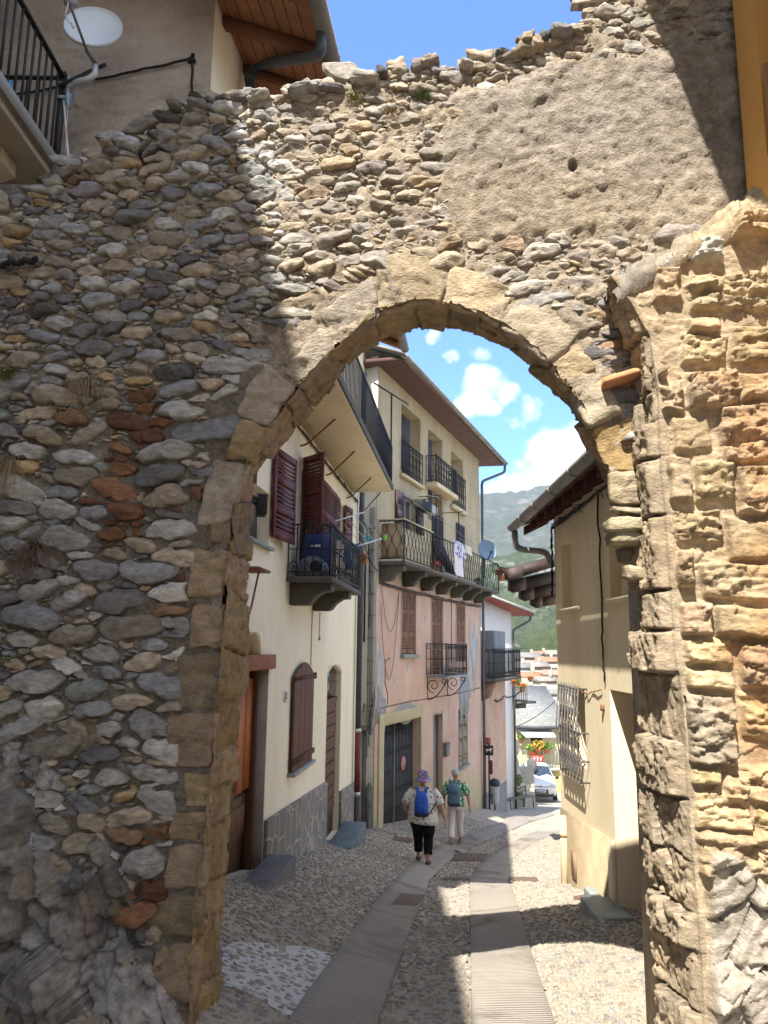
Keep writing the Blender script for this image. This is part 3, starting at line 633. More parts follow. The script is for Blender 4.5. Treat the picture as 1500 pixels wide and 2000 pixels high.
# cobbles: one dome template laid along many small beds
g = np.random.default_rng(41); sp_ = .066
gy = np.arange(3.6, 23, sp_*.86); P_ = []
for j, yy in enumerate(gy):
    k = 1+max(0, (yy-9))*.06
    x0 = float(left_edge(yy))-.05; x1 = 3.0 if yy < 11.6 else 8.0
    if yy < 8: x0 = -1.9
    xx = np.arange(x0+(j % 2)*sp_*.5, x1, sp_*k*1.02); P_.append(np.stack([xx, np.full(len(xx), yy)], 1))
P_ = np.concatenate(P_); P_ += g.uniform(-.026, .026, P_.shape)
keep = g.random(len(P_)) > .22
for sp in strip_poly: keep &= ~in_poly(sp, P_[:, 0], P_[:, 1])
keep &= in_poly(np.array([(-3, 3), (3, 3), (3, 11.6), (9, 19), (9, 24), (-3, 24)]), P_[:, 0], P_[:, 1])
P_ = P_[keep]; N = len(P_); nth = 10; rho = np.array([1.0, .86, .55]); hp = np.array([-.8, .45, .9])
a = g.uniform(.018, .037, N)*np.where(g.random(N) < .12, 1.35, 1); b_ = a*g.uniform(.5, .9, N); ang = g.normal(.12, .55, N); h = g.uniform(.008, .0175, N)
th = np.linspace(0, 2*math.pi, nth, endpoint=False); rr = 1+.13*np.sin(2*th+g.uniform(0, 6, N)[:, None])+.10*np.sin(3*th+g.uniform(0, 6, N)[:, None])
lx = (rho[None, :, None]*rr[:, None, :]*np.cos(th)*a[:, None, None]); ly = (rho[None, :, None]*rr[:, None, :]*np.sin(th)*b_[:, None, None])
lz = np.broadcast_to(hp[None, :, None]*h[:, None, None], lx.shape)
lx = np.concatenate([lx.reshape(N, -1), np.zeros((N, 1))], 1); ly = np.concatenate([ly.reshape(N, -1), np.zeros((N, 1))], 1); lz = np.concatenate([lz.reshape(N, -1), h[:, None]], 1)
tl = g.normal(0, .18, (N, 2)); lz = lz+lx*tl[:, :1]+ly*tl[:, 1:]
wx = P_[:, :1]+lx*np.cos(ang)[:, None]-ly*np.sin(ang)[:, None]; wy = P_[:, 1:]+lx*np.sin(ang)[:, None]+ly*np.cos(ang)[:, None]
qz = G(P_[:, 0], P_[:, 1])+.012*fbm(np.stack([P_[:, 0], P_[:, 1], P_[:, 0]*0], 1)*1.3, 3, 201)
slope = (G(wx.ravel(), wy.ravel())-np.repeat(G(P_[:, 0], P_[:, 1]), wx.shape[1])).reshape(wx.shape)
wz_ = qz[:, None]-.006+slope+lz
CP = np.array([(.30, .28, .25), (.38, .35, .29), (.24, .24, .25), (.40, .34, .26), (.18, .18, .19), (.30, .22, .18), (.33, .34, .34), (.38, .35, .29)])
cc = CP[g.choice(len(CP), N, p=[.2, .2, .14, .16, .07, .05, .1, .08])]*g.uniform(.75, 1.05, N)[:, None]; cc = cc*.62+np.array([.30, .27, .225])*.38
inw = in_poly(white_poly, P_[:, 0], P_[:, 1]); cc[inw] *= 1.15
per = 3*nth+1; f4 = np.array([(j*nth+k, j*nth+(k+1) % nth, (j+1)*nth+(k+1) % nth, (j+1)*nth+k) for j in range(2) for k in range(nth)]); f3 = np.array([(2*nth+k, 2*nth+(k+1) % nth, 3*nth) for k in range(nth)])
off = (np.arange(N)*per)[:, None, None]
cm = MB(); cm.add(np.stack([wx, wy, wz_], -1).reshape(-1, 3), (f4[None]+off).reshape(-1, 4), np.repeat(cc, per, 0)); cm.f.append((f3[None]+off).reshape(-1, 3))
struct(cm.build('cobblestones', M('cobble', (.7, .7, .7), (1.1, 1.08, 1.05), scale=30, bump=.3, bscale=110, attr=True, rough=.8), None, smooth=True), 'structure')
# paved wheel strips of long slabs
def groove_mat():
    n = NT('strip_slab'); v = n.coord(uv=True); o = n.coord()
    w = n.node('ShaderNodeTexWave', wave_type='BANDS', bands_direction='Y'); w.inputs['Scale'].default_value = 7.2; w.inputs['Distortion'].default_value = 1.6; w.inputs['Detail'].default_value = 2; w.inputs['Detail Scale'].default_value = 2.5; n.link(v, w.inputs['Vector'])
    col = n.mix(n.noise(o, 2.2, 5), (.265, .24, .21), (.365, .33, .285)); col = n.mix(n.math('MULTIPLY', n.noise(o, 60, 3), .5), col, (.20, .175, .15))
    dark = n.ramp(n.noise(o, 1.1, 4, dist=1), [(.52, (1, 1, 1)), (.72, (.55, .52, .5))]); col = n.mix(1, col, dark, 'MULTIPLY'); col = n.mix(1, col, n.attr(), 'MULTIPLY')
    n.link(col, n.b.inputs['Base Color']); n.b.inputs['Roughness'].default_value = .85; n.b.inputs['Specular IOR Level'].default_value = .25
    wear = n.ramp(n.noise(o, .8, 3), [(.4, (0, 0, 0)), (.6, (1, 1, 1))]); hh = n.mix(1, w.outputs['Color'], wear, 'MULTIPLY')
    b = n.bump(hh, .9, .014); n.link(n.bump(n.noise(o, 55, 5), .4, .006, b), n.b.inputs['Normal']); return n.m
def strip(A, B, name, seed):
    g = np.random.default_rng(seed); L = resample((A[:, :3]+B[:len(A), :3])/2 if len(A) == len(B) else A, 400); tot = np.linalg.norm(np.diff(L[:, :2], axis=0), axis=1).sum()
    n = int(tot/.09); a = resample(A, n); b = resample(B, n); m = MB(); i = 0; ss = np.linspace(0, tot, n)
    while i < n-4:
        j = min(n-1, i+int(g.uniform(16, 34))); k = max(2, j-i+1); t = np.linspace(i+.035, j-.035, k); f = lambda q: np.stack([np.interp(t, np.arange(n), q[:, c]) for c in range(3)], 1)
        aa, bb = f(a), f(b); rows = []; uv = []; c = np.full(3, g.uniform(.92, 1.06)); zz = g.uniform(-.002, .002)
        for s, dz in ((0.002, -.05), (.012, .0), (.03, .012), (.25, .012), (.5, .012), (.75, .012), (.97, .012), (.988, 0), (.998, -.05)):
            q = aa*(1-s)+bb*s; q[:, 2] = G(q[:, 0], q[:, 1])+dz+zz; rows.append(q); uv.append(np.stack([np.full(k, s), np.interp(t, np.arange(n), ss)], 1))
        m.grid(np.array(rows), c, None, np.array(uv)); i = j
    return struct(m.build(name, _groove, None, smooth=False))
_groove = groove_mat()
n0 = min(len(LS_L), len(LS_R))
def by_y(L, ys): return np.stack([np.interp(ys, L[:, 1], L[:, 0]), ys, np.interp(ys, L[:, 1], L[:, 2])], 1)
for A_, B_, sd_ in ((LS_L, LS_R, 1), (RS_L, RS_R, 2)):
    ys_ = np.linspace(max(A_[0, 1], B_[0, 1]), min(A_[-1, 1], B_[-1, 1]), 120); strip(by_y(A_, ys_), by_y(B_, ys_), 'paved_wheel_strip', sd_)

# ================================================================== small things in the paving
def flat_thing(name, label, cat, px4, mat, th=.02, group=None, slots=0):
    q = gpts(px4); c = q.mean(0); m = MB(); up = np.array([0, 0, 1.0]); lo = q-up*.04; hi = q+up*th
    m.hexa(np.vstack([lo, hi]))
    if slots:
        for k in range(1, slots):
            t = k/slots; a = q[0]*(1-t)+q[1]*t; b = q[3]*(1-t)+q[2]*t; m.tube([a*.92+b*.08+up*(th+.004), a*.08+b*.92+up*(th+.004)], .012, 4)
    return tag(m.build(name, mat, None, bev=.004), label, cat, group)
rusty = M('rusty_iron', (.10, .07, .055), (.16, .11, .085), scale=12, bump=.4, rough=.8)
slate = M('slate', (.20, .23, .235), (.29, .325, .325), scale=5, bump=.35, bscale=25, rough=.6)
flat_thing('drain_grate', 'rusty iron drain grate across the strip just ahead of the walkers', 'grate', [(878, 1681), (948, 1682), (954, 1668), (886, 1667)], rusty, .012, slots=9)
flat_thing('inspection_cover', 'rusty metal cover set in the paved strip behind the walkers', 'cover', [(764, 1769), (816, 1771), (828, 1750), (782, 1747)], rusty, .016)
flat_thing('iron_slot_drain', 'short rusty slot drain in the cobbles beside the black-trousered walker', 'grate', [(766, 1640), (806, 1644), (806, 1638), (770, 1634)], rusty, .012)
flat_thing('gutter_bar', 'reddish iron gutter bar between the two paved strips', 'grate', [(862, 1719), (917, 1719), (918, 1714), (868, 1714)], rusty, .014)
flat_thing('gutter_bar', 'reddish iron gutter bar running from the strip to the ochre house', 'grate', [(996, 1720), (1052, 1721), (1048, 1715), (996, 1714)], rusty, .014)
flat_thing('kerb_tile', 'short terracotta edging piece lying by the steel drain cover', 'tile', [(1122, 1757), (1156, 1753), (1152, 1748), (1120, 1752)], rusty, .014)
m = flat_thing('drain_cover', 'shiny steel drain cover at the corner of the ochre house', 'cover', [(1120, 1745), (1158, 1737), (1128, 1718), (1092, 1725)], M('steel', (.45, .45, .44), (.62, .62, .6), scale=18, rough=.4, metal=.6, bump=.2), .016)
flat_thing('doorstep_slab', 'flat grey slate slab set in the cobbles before the brown door', 'slab', [(1180, 1800), (1238, 1799), (1200, 1766), (1144, 1768)], slate, .03)
# ================================================================== building kit
def wall_panel(mb, F, u0, u1, z0, z1, holes, w=0.0, rev=.2, back=True, col=None):
    """front sheet with openings (u0, u1, z0, z1[, depth]) and their reveals"""
    us = sorted({u0, u1, *[h[0] for h in holes], *[h[1] for h in holes]}); zs = sorted({z0, z1, *[h[2] for h in holes], *[h[3] for h in holes]})
    us = [u for u in us if u0 <= u <= u1]; zs = [z for z in zs if z0 <= z <= z1]
    for a, b in zip(us[:-1], us[1:]):
        for c, d in zip(zs[:-1], zs[1:]):
            um, zm = (a+b)/2, (c+d)/2
            if any(h[0] < um < h[1] and h[2] < zm < h[3] for h in holes): continue
            mb.quad(F.p(a, w, c), F.p(b, w, c), F.p(b, w, d), F.p(a, w, d), col)
    for h in holes:
        a, b, c, d = h[:4]; e = w-(h[4] if len(h) > 4 else rev)
        mb.quad(F.p(a, w, c), F.p(a, e, c), F.p(a, e, d), F.p(a, w, d), col); mb.quad(F.p(b, w, c), F.p(b, w, d), F.p(b, e, d), F.p(b, e, c), col)
        mb.quad(F.p(a, w, d), F.p(a, e, d), F.p(b, e, d), F.p(b, w, d), col); mb.quad(F.p(a, w, c), F.p(b, w, c), F.p(b, e, c), F.p(a, e, c), col)
        if back: mb.quad(F.p(a, e, c), F.p(b, e, c), F.p(b, e, d), F.p(a, e, d), col)
def shell(mb, F, u0, u1, w0, w1, z0, z1, col=None, sides='lrbt'):
    """other walls of the block behind a front at w1 (w0 = back)"""
    p = F.p
    if 'l' in sides: mb.quad(p(u0, w0, z0), p(u0, w1, z0), p(u0, w1, z1), p(u0, w0, z1), col)
    if 'r' in sides: mb.quad(p(u1, w1, z0), p(u1, w0, z0), p(u1, w0, z1), p(u1, w1, z1), col)
    if 'b' in sides: mb.quad(p(u1, w0, z0), p(u0, w0, z0), p(u0, w0, z1), p(u1, w0, z1), col)
    if 't' in sides: mb.quad(p(u0, w1, z1), p(u1, w1, z1), p(u1, w0, z1), p(u0, w0, z1), col)
def leaf(mb, F, u0, u1, z0, z1, w=0.0, t=.035, rails=(0, .5, 1), st=.055, pitch=.05):
    """one louvred shutter leaf"""
    mb.box(F, u0, u0+st, w, w+t, z0, z1); mb.box(F, u1-st, u1, w, w+t, z0, z1); H = z1-z0; rz = []
    for r in rails:
        c = z0+r*H; a = max(z0, c-.045); b = min(z1, c+.045)
        if r == 0: b = z0+.09
        if r == 1: a = z1-.08
        mb.box(F, u0+st, u1-st, w+.002, w+t-.002, a, b); rz.append((a, b))
    for (a0, b0), (a1, b1) in zip(rz[:-1], rz[1:]):
        n = max(2, int((a1-b0)/pitch))
        for k in range(n):
            z = b0+(k+.5)*(a1-b0)/n; h = .5*(a1-b0)/n
            mb.hexa([F.p(u0+st, w+t-.004, z-h), F.p(u1-st, w+t-.004, z-h), F.p(u1-st, w+.004, z+h*.9), F.p(u0+st, w+.004, z+h*.9),
                     F.p(u0+st, w+t-.001, z-h+.012), F.p(u1-st, w+t-.001, z-h+.012), F.p(u1-st, w+.008, z+h*.9+.01), F.p(u0+st, w+.008, z+h*.9+.01)])
def spiral(F, cu, cz, w, r, turns=1.4, a0=0.0, dirn=1, n=26, tail=None):
    pts = [F.p(cu+r*(1-.8*t)*math.cos(a0+dirn*turns*2*math.pi*t), w, cz+r*(1-.8*t)*math.sin(a0+dirn*turns*2*math.pi*t)) for t in np.linspace(0, 1, n)]
    return pts
def rails(mb, F, u0, u1, w, z0, z1, sp=.11, r=.007, top=.016, style='plain'):
    mb.box(F, u0, u1, w-top, w+top, z1-.02, z1); mb.box(F, u0, u1, w-.01, w+.01, z0+.05, z0+.07)
    n = max(1, int(round((u1-u0)/sp))); H = z1-z0
    if style == 'plain':
        for k in range(n+1): u = u0+(u1-u0)*k/n; mb.box(F, u-r, u+r, w-r, w+r, z0, z1)
    elif style == 'diamond':           # bars bowing left and right in turn
        for k in range(n+1):
            u = u0+(u1-u0)*k/n; s = 1 if k % 2 else -1; am = (u1-u0)/n*.46
            pts = [F.p(u+s*am*math.sin(2*math.pi*t*1.5), w, z0+.06+(H-.08)*t) for t in np.linspace(0, 1, 13)]; mb.tube(pts, r, 4)
    elif style == 'scroll':
        for k in range(n+1):
            u = u0+(u1-u0)*k/n; mb.box(F, u-r, u+r, w-r, w+r, z0, z1)
        m = max(1, int(round((u1-u0)/.30)))
        for k in range(m):
            c = u0+(u1-u0)*(k+.5)/m; R = min(.085, (u1-u0)/m*.24)
            for s in (-1, 1):
                mb.tube(spiral(F, c+s*R, z1-.02-R*1.05, w, R, 1.3, math.pi/2, -s), r*.8, 4); mb.tube(spiral(F, c+s*R, z0+.08+R*1.05, w, R, 1.3, -math.pi/2, s), r*.8, 4)
            for zc in (z0+H*.5, z0+H*.53): mb.box(F, u0, u1, w-.004, w+.004, zc, zc+.008)
    elif style == 'ornate':
        m = max(1, int(round((u1-u0)/sp/2.2)))
        for k in range(m+1): u = u0+(u1-u0)*k/m; mb.box(F, u-r, u+r, w-r, w+r, z0, z1)
        for k in range(m):
            c = u0+(u1-u0)*(k+.5)/m; R = (u1-u0)/m*.23
            for s in (-1, 1):
                for zc, a0, dr in ((z1-.04-R, math.pi/2, -s), (z1-.06-3.3*R, -math.pi/2, s), (z0+.5*H-R, math.pi/2, -s), (z0+.1+R, -math.pi/2, s)):
                    mb.tube(spiral(F, c+s*R, zc, w, R, 1.3, a0, dr, 20), r*.75, 4)
                mb.tube([F.p(c+s*R*.2+s*R*1.2*math.sin(math.pi*t), w, z0+.08+(H-.12)*t) for t in np.linspace(0, 1, 14)], r*.8, 4)
def side(F, u, left=True):
    """frame running outward from the wall at u"""
    o = F.o+u*F.d; return Fr(o, F.n, -F.d if left else F.d)
def balcony_rail(mb, F, u0, u1, wd, z0, z1, **k):
    rails(mb, F, u0, u1, wd, z0, z1, **k)
    for u, l in ((u0, True), (u1, False)): rails(mb, side(F, u, l), .02, wd, 0, z0, z1, **k)
    for u in (u0, u1): mb.box(F, u-.014, u+.014, wd-.014, wd+.014, z0, z1+.02)
def gutter(mb, A, B, r=.07, n=10):
    A, B = np.array(A), np.array(B); d = B-A; d = d/np.linalg.norm(d); x = np.cross(d, [0, 0, 1.0]); x /= np.linalg.norm(x)
    R1 = []; 
    for Q in (A, B):
        R1.append([Q+x*r*math.cos(t)+np.array([0, 0, 1])*r*math.sin(t) for t in np.linspace(math.pi, 2*math.pi, n)]+[Q+x*(r-.006)*math.cos(t)+np.array([0, 0, 1])*(r-.006)*math.sin(t) for t in np.linspace(2*math.pi, math.pi, n)])
    mb.rings(R1)
    L = np.linalg.norm(B-A); k = 1.0
    while k < L:
        mb.tube([A+d*k+x*(r+.004)*math.cos(t)+np.array([0, 0, 1])*(r+.004)*math.sin(t) for t in np.linspace(math.pi, 2*math.pi, 9)], .008, 4); k += 1.0
def smooth_path(pts, n=8):
    pts = [np.asarray(p, float) for p in pts]; out = [pts[0]]
    for a, b, c in zip(pts[:-2], pts[1:-1], pts[2:]):
        k = .35
        p, q = b+(a-b)*min(k, .12/max(.12, np.linalg.norm(a-b))*1.2), b+(c-b)*min(k, .12/max(.12, np.linalg.norm(c-b))*1.2)
        for t in np.linspace(0, 1, n): out.append((1-t)**2*p+2*t*(1-t)*b+t*t*q)
    return out+[pts[-1]]
def cable(mb, pts, r=.008, sag=0.0, n=12, seed=0, jit=0.0):
    pts = [np.asarray(p, float) for p in pts]; o = []; g = np.random.default_rng(seed)
    for a, b in zip(pts[:-1], pts[1:]):
        for t in np.linspace(0, 1, n, endpoint=False):
            p = a*(1-t)+b*t; p[2] -= sag*4*t*(1-t); o.append(p+g.normal(0, jit, 3))
    o.append(pts[-1]); mb.tube(o, r, 5)
def part(mb, name, mat, parent, label=None, **k):
    o = mb.build(name, mat, parent, **k)
    if label: o['label'] = label
    return o
def bracket_poly(F, L, h, drop=.35):
    return [(0, 0), (L, 0), (L, -h*drop), (L*.8, -h*drop-.01), (L*.62, -h*.62), (L*.5, -h*.92), (L*.4, -h), (0, -h)]
# materials of the houses
cream = M('cream_render', (.75, .665, .49), (.86, .79, .63), scale=1.5, bump=.25, bscale=22, bdist=.010, rough=.92, fine=.10, stretch=(1, 1, .3), lo=.28, hi=.66)
whitewall = M('white_render', (.66, .65, .62), (.75, .74, .71), scale=1.6, bump=.15, bscale=30, rough=.92, fine=.08)
greyrough = M('grey_roughcast', (.34, .285, .24), (.42, .36, .305), scale=2.2, bump=.5, bscale=40, bdist=.01, rough=.95, stretch=(1, 1, 1.6), fine=.1)
beigewall = M('beige_roughcast', (.46, .385, .26), (.60, .51, .36), scale=1.6, bump=.8, bscale=45, bdist=.018, rough=.95, fine=.45, stretch=(1, 1, .45))
ochre = M('ochre_render', (.72, .605, .40), (.85, .745, .54), scale=1.7, bump=.2, bscale=24, rough=.92, fine=.10, stretch=(1, 1, .35), lo=.28, hi=.66)
ochre_rough = M('ochre_roughcast', (.46, .36, .22), (.58, .47, .31), scale=3, bump=1.0, bscale=70, bdist=.02, rough=.95, fine=.4)
maroon = M('maroon_paint', (.105, .027, .025), (.14, .04, .036), scale=6, bump=.1, bscale=80, rough=.55)
plum = M('plum_paint', (.045, .03, .035), (.065, .045, .05), scale=5, bump=.1, rough=.6)
brownpaint = M('faded_brown_paint', (.20, .11, .075), (.28, .165, .115), scale=9, bump=.3, rough=.85, stretch=(1, 1, .3))
iron = M('wrought_iron', (.012, .012, .014), (.022, .022, .024), scale=20, bump=.1, rough=.5)
rust_iron = M('rusted_rod', (.16, .075, .035), (.24, .12, .06), scale=20, bump=.3, rough=.8)
slab_grey = M('slab_stone', (.075, .07, .06), (.12, .11, .095), scale=5, bump=.35, bscale=40, rough=.85)
slab_cream = M('slab_plaster', (.60, .50, .33), (.66, .565, .39), scale=2, bump=.1, rough=.9)
zinc = M('zinc_gutter', (.20, .20, .195), (.30, .295, .285), scale=4, bump=.1, rough=.5, metal=.35)
darkpipe = M('dark_pipe', (.055, .06, .07), (.08, .085, .095), scale=6, bump=.05, rough=.5)
redpipe = M('red_pipe', (.12, .025, .025), (.16, .04, .04), scale=8, bump=.1, rough=.55)
glassdark = M('window_glass', (.02, .025, .03), (.035, .04, .05), scale=1, bump=0, rough=.06, spec=.6)
black = M('black_rubber', (.012, .012, .013), (.02, .02, .02), scale=20, bump=.1, rough=.6)
wood_or = M('orange_wood', (.35, .10, .025), (.47, .155, .045), scale=7, bump=.2, bscale=40, rough=.5, stretch=(6, 6, .4))
wood_dk = M('dark_wood', (.075, .03, .017), (.11, .045, .026), scale=7, bump=.2, bscale=40, rough=.6, stretch=(6, 6, .4))
wood_rf = M('soffit_wood', (.22, .085, .032), (.33, .14, .058), scale=5, bump=.2, bscale=30, rough=.7, stretch=(1, 1, 1))
tileroof = M('roof_tile', (.22, .19, .165), (.34, .28, .24), scale=3, bump=.5, bscale=25, rough=.9)

# ================================================================== cream house
uC0 = FC.uz(410, 190)[0]; uC1 = FC.uz(705, 1200)[0]
cream_loc = FC.p(-5, -1, float(G(FC.p(-5, 0, 0)[0], FC.p(-5, 0, 0)[1])))
house = thing('cream_house', 'cream rendered house with maroon shutters, balconies and an orange wooden door', 'house', cream_loc)
zE0, zE1 = 5.89, 6.33
def zE(u): return zE0+(u+9.78)*(zE1-zE0)/8.7
GB = lambda F, u: float(G(*F.p(u, 0, 0)[:2]))
mb = MB()
u_, z_ = FC.uz(500, 1312); dL = FC.uz(448, 1500)[0]; dR = FC.uz(522, 1400)[0]; dT = FC.uz(500, 1308)[1]; dB = FC.uz(470, 1690)[1]
h_door = (dL, dR, -3.2, dT, .3)
a0, a1, az0, az1 = FC.R(640, 1300, 1604, 664); h_arch = (a0, a1, az0-.4, az1, .17)
w0 = FC.R(480, 930, 1047, 527); h_w1 = (*w0, .22)
bd = FC.R(590, 893, 1128, 623); h_bd = (bd[0], bd[1], .9, bd[3], .22)
w3 = FC.R(655, 972, 1040, 669); h_w3 = (*w3, .2)
lun = FC.R(478, 1232, 1290, 512); h_lun = (lun[0], lun[1], FC.uz(500, 1288)[1], FC.uz(490, 1234)[1], .2)
up = FC.R(600, 560, 740, 640)   # upper balcony door, behind the railing
h_up = (-5.2, -4.3, 3.45, 5.5, .2)
wall_panel(mb, FC, uC0, uC1, -6.0, 6.9, [h_door, h_arch, h_w1, h_bd, h_w3, h_lun, h_up])
wall_panel(mb, FC, uC0, uC1, 6.9, 7.0, [])
shell(mb, FC, uC0, uC1, -7, 0, -6, 7.0, sides='rbt')
part(mb, 'front_wall', cream, house)
mb = MB(); FS = side(FC, uC0, True)
gx, gz = np.meshgrid(np.linspace(-5, 0, 300), np.linspace(-.5, 8, 420)); gq = np.stack([gx*.9+gz*.35, gz*.9-gx*.35], -1).reshape(-1, 2)
gd = .012*np.clip(facets(gq, (5, 11), 301)[0], -1, 1)+.006*facets(gq, (13, 26), 302)[0]+.012*fbm(np.c_[gq*3, gq[:, 0]*0], 4, 303); gd = gd.reshape(gx.shape)*sstep(0, -.06, gx)
mb.grid(FS.pv(gx, gd, gz)); mb.quad(FS.p(-9, 0, -6), FS.p(-5, 0, -6), FS.p(-5, 0, 9), FS.p(-9, 0, 9)); mb.quad(FS.p(-5, 0, -6), FS.p(0, 0, -6), FS.p(0, 0, -.5), FS.p(-5, 0, -.5))
part(mb, 'gable_wall', greyrough, house)
# rubble plinth
mb = MB(); pol = []
def plinth(ua, ub, pa, pb):
    mb.prism(FC, [(ua, -6), (ub, -6), (ub, pb), (ua, pa)], .003, .055)
pz = lambda px, py: FC.uz(px, py)[1]
plinth(dR+.02, a0-.005, pz(508, 1608), pz(634, 1527)); plinth(a1+.01, uC1-.03, pz(662, 1545), pz(690, 1532))
def crazy():
    n = NT('crazy_paving'); v = n.coord((1, 1, 1)); nz = n.node('ShaderNodeTexNoise'); nz.inputs['Scale'].default_value = 4; n.link(v, nz.inputs['Vector'])
    vv = n.mix(.12, v, nz.outputs['Color']); vo = n.node('ShaderNodeTexVoronoi', feature='DISTANCE_TO_EDGE'); vo.inputs['Scale'].default_value = 3.1; n.link(vv, vo.inputs['Vector'])
    vc = n.node('ShaderNodeTexVoronoi'); vc.inputs['Scale'].default_value = 3.1; n.link(vv, vc.inputs['Vector'])
    sc = n.mix(.5, n.ramp(vc.outputs['Color'], [(.1, (.13, .125, .11)), (.9, (.22, .205, .18))]), n.ramp(n.noise(v, 22, 5), [(.3, (.12, .115, .105)), (.7, (.24, .225, .2))]))
    jt = n.ramp(vo.outputs['Distance'], [(.02, (1, 1, 1)), (.07, (0, 0, 0))])
    n.link(n.mix(jt, sc, (.33, .30, .25)), n.b.inputs['Base Color']); n.b.inputs['Roughness'].default_value = .9
    b = n.bump(jt, .8, .02); n.link(n.bump(n.noise(v, 40, 5), .6, .012, b), n.b.inputs['Normal']); return n.m
part(mb, 'stone_plinth', crazy(), house, bev=.012)
# front door
mb = MB(); zs_ = dB
mb.box(FC, dL+.0, dR-.0, -.27, -.22, -3.2, dT); d_ = part(mb, 'door', wood_dk, house)
mb = MB(); dm = FC.uz(483, 1500, -.2)[0]; mz = FC.uz(460, 1550, -.2)[1]
for k in range(4): mb.box(FC, dL+.03+k*(dm-dL)/4, dL+.03+(k+1)*(dm-dL)/4-.006, -.22, -.165, mz, dT-.12)
part(mb, 'plank_panel', wood_or, d_, 'bright orange plank upper part of the door')
mb = MB(); zb_ = zs_+.15
mb.box(FC, dL+.04, dm-.03, -.22, -.20, zb_, mz-.06); mb.box(FC, dL+.16, dm-.13, -.2, -.175, zb_+.12, mz-.16); mb.box(FC, dm, dR-.02, -.22, -.12, -3.2, dT-.02)
part(mb, 'lower_panel', wood_dk, d_, bev=.01)
mb = MB(); mb.box(FC, dL-.15, dR+.12, -.05, .06, dT-.005, dT+.17); part(mb, 'wooden_lintel', M('lintel_wood', (.22, .085, .045), (.3, .13, .07), scale=8, bump=.3), house, bev=.012)
mb = MB(); wp = FC.uz(522, 1400)[0]; mb.box(FC, dR-.012, dR-.004, -.21, -.004, -3.2, dT-.01); part(mb, 'bare_reveal', M('bare_mortar', (.30, .27, .24), (.42, .38, .34), scale=3, bump=.5, fine=.3), house)
mb = MB(); mb.box(FC, h_lun[0]-.02, h_lun[1]+.02, -.19, .015, h_lun[2]-.005, h_lun[2]+.02); part(mb, 'lunette_sill', zinc, house)
def arch_fill(mb, F, u0, u1, zt, rise, w0, w1, n=12, pw=2.0):
    """corner pieces turning a square head into an arch"""
    um = (u0+u1)/2; hw = (u1-u0)/2
    for s in (-1, 1):
        pts = [(um+s*hw, zt+.001)]+[(um+s*hw*t, zt-rise*(t**pw)) for t in np.linspace(1, 0, n)]
        pts = pts if s > 0 else pts[::-1]; mb.prism(F, pts, w0, w1)
mb = MB(); arch_fill(mb, FC, h_lun[0], h_lun[1], h_lun[3], .42, -.198, .002, pw=2.4); part(mb, 'arch_head', cream, house); mb = MB(); arch_fill(mb, FC, a0, a1, az1+.001, .16, -.16, .002, pw=1.6); part(mb, 'arch_head', cream, house)
# narrow arched door
mb = MB(); mb.box(FC, a0, a1, -.165, -.11, az0-.4, az1); zt_ = FC.uz(640, 1372, -.1)[1]
dr = part(mb, 'door', wood_dk, house)
mb = MB()
for k in range(9): zz = az0+.02+k*(zt_-az0)/9; mb.box(FC, a0+.05, a1-.05, -.11, -.08, zz+.012, zz+(zt_-az0)/9-.012)
mb.box(FC, a0, a1, -.11, -.07, zt_, zt_+.06); part(mb, 'panelling', wood_dk, dr, bev=.006)
mb = MB(); mb.box(FC, a0+.05, a1-.05, -.108, -.098, zt_+.07, az1); mb.box(FC, a0, a1, -.098, -.075, zt_+.32, zt_+.345); part(mb, 'fanlight', glassdark, dr)
# arched plank shutter
s0, s1, sz0, sz1 = FC.R(568, 1322, 1506, 604); mb = MB(); n = 4; um = (s0+s1)/2; hw = (s1-s0)/2; tip = FC.uz(590, 1293)[1]
for k in range(n):
    a = s0+k*(s1-s0)/n+.004; b = s0+(k+1)*(s1-s0)/n-.004; hz = lambda u: sz1+(tip-sz1)*(1-abs((u-um)/hw)**1.7)
    mb.prism(FC, [(a, sz0), (b, sz0), (b, hz(b)), ((a+b)/2, hz((a+b)/2)), (a, hz(a))], .03, .06)
sh = part(mb, 'arched_shutter', M('brown_planks', (.085, .035, .025), (.13, .055, .04), scale=9, bump=.3, bscale=50, rough=.7, stretch=(5, 5, .4)), house, bev=.004)
mb = MB(); mb.box(FC, s0-.02, s1+.05, .061, .078, sz1-.05, sz1-.005); part(mb, 'batten', M('batten_wood', (.07, .03, .022), (.1, .045, .03)), sh); mb = MB(); mb.box(FC, s0-.02, s1+.05, .061, .085, sz0+.10, sz0+.17); part(mb, 'batten', M('batten_wood', (.07, .03, .022), (.1, .045, .03)), sh); mb = MB(); mb.box(FC, s1+.02, s1+.07, .003, .085, sz1-.075, sz1+.02); part(mb, 'hinge', M('batten_wood', (.07, .03, .022), (.1, .045, .03)), sh)
mb = MB(); mb.box(FC, s0-.04, s1+.06, .003, .11, sz0-.05, sz0-.004); part(mb, 'window_sill', slate, house, bev=.006)
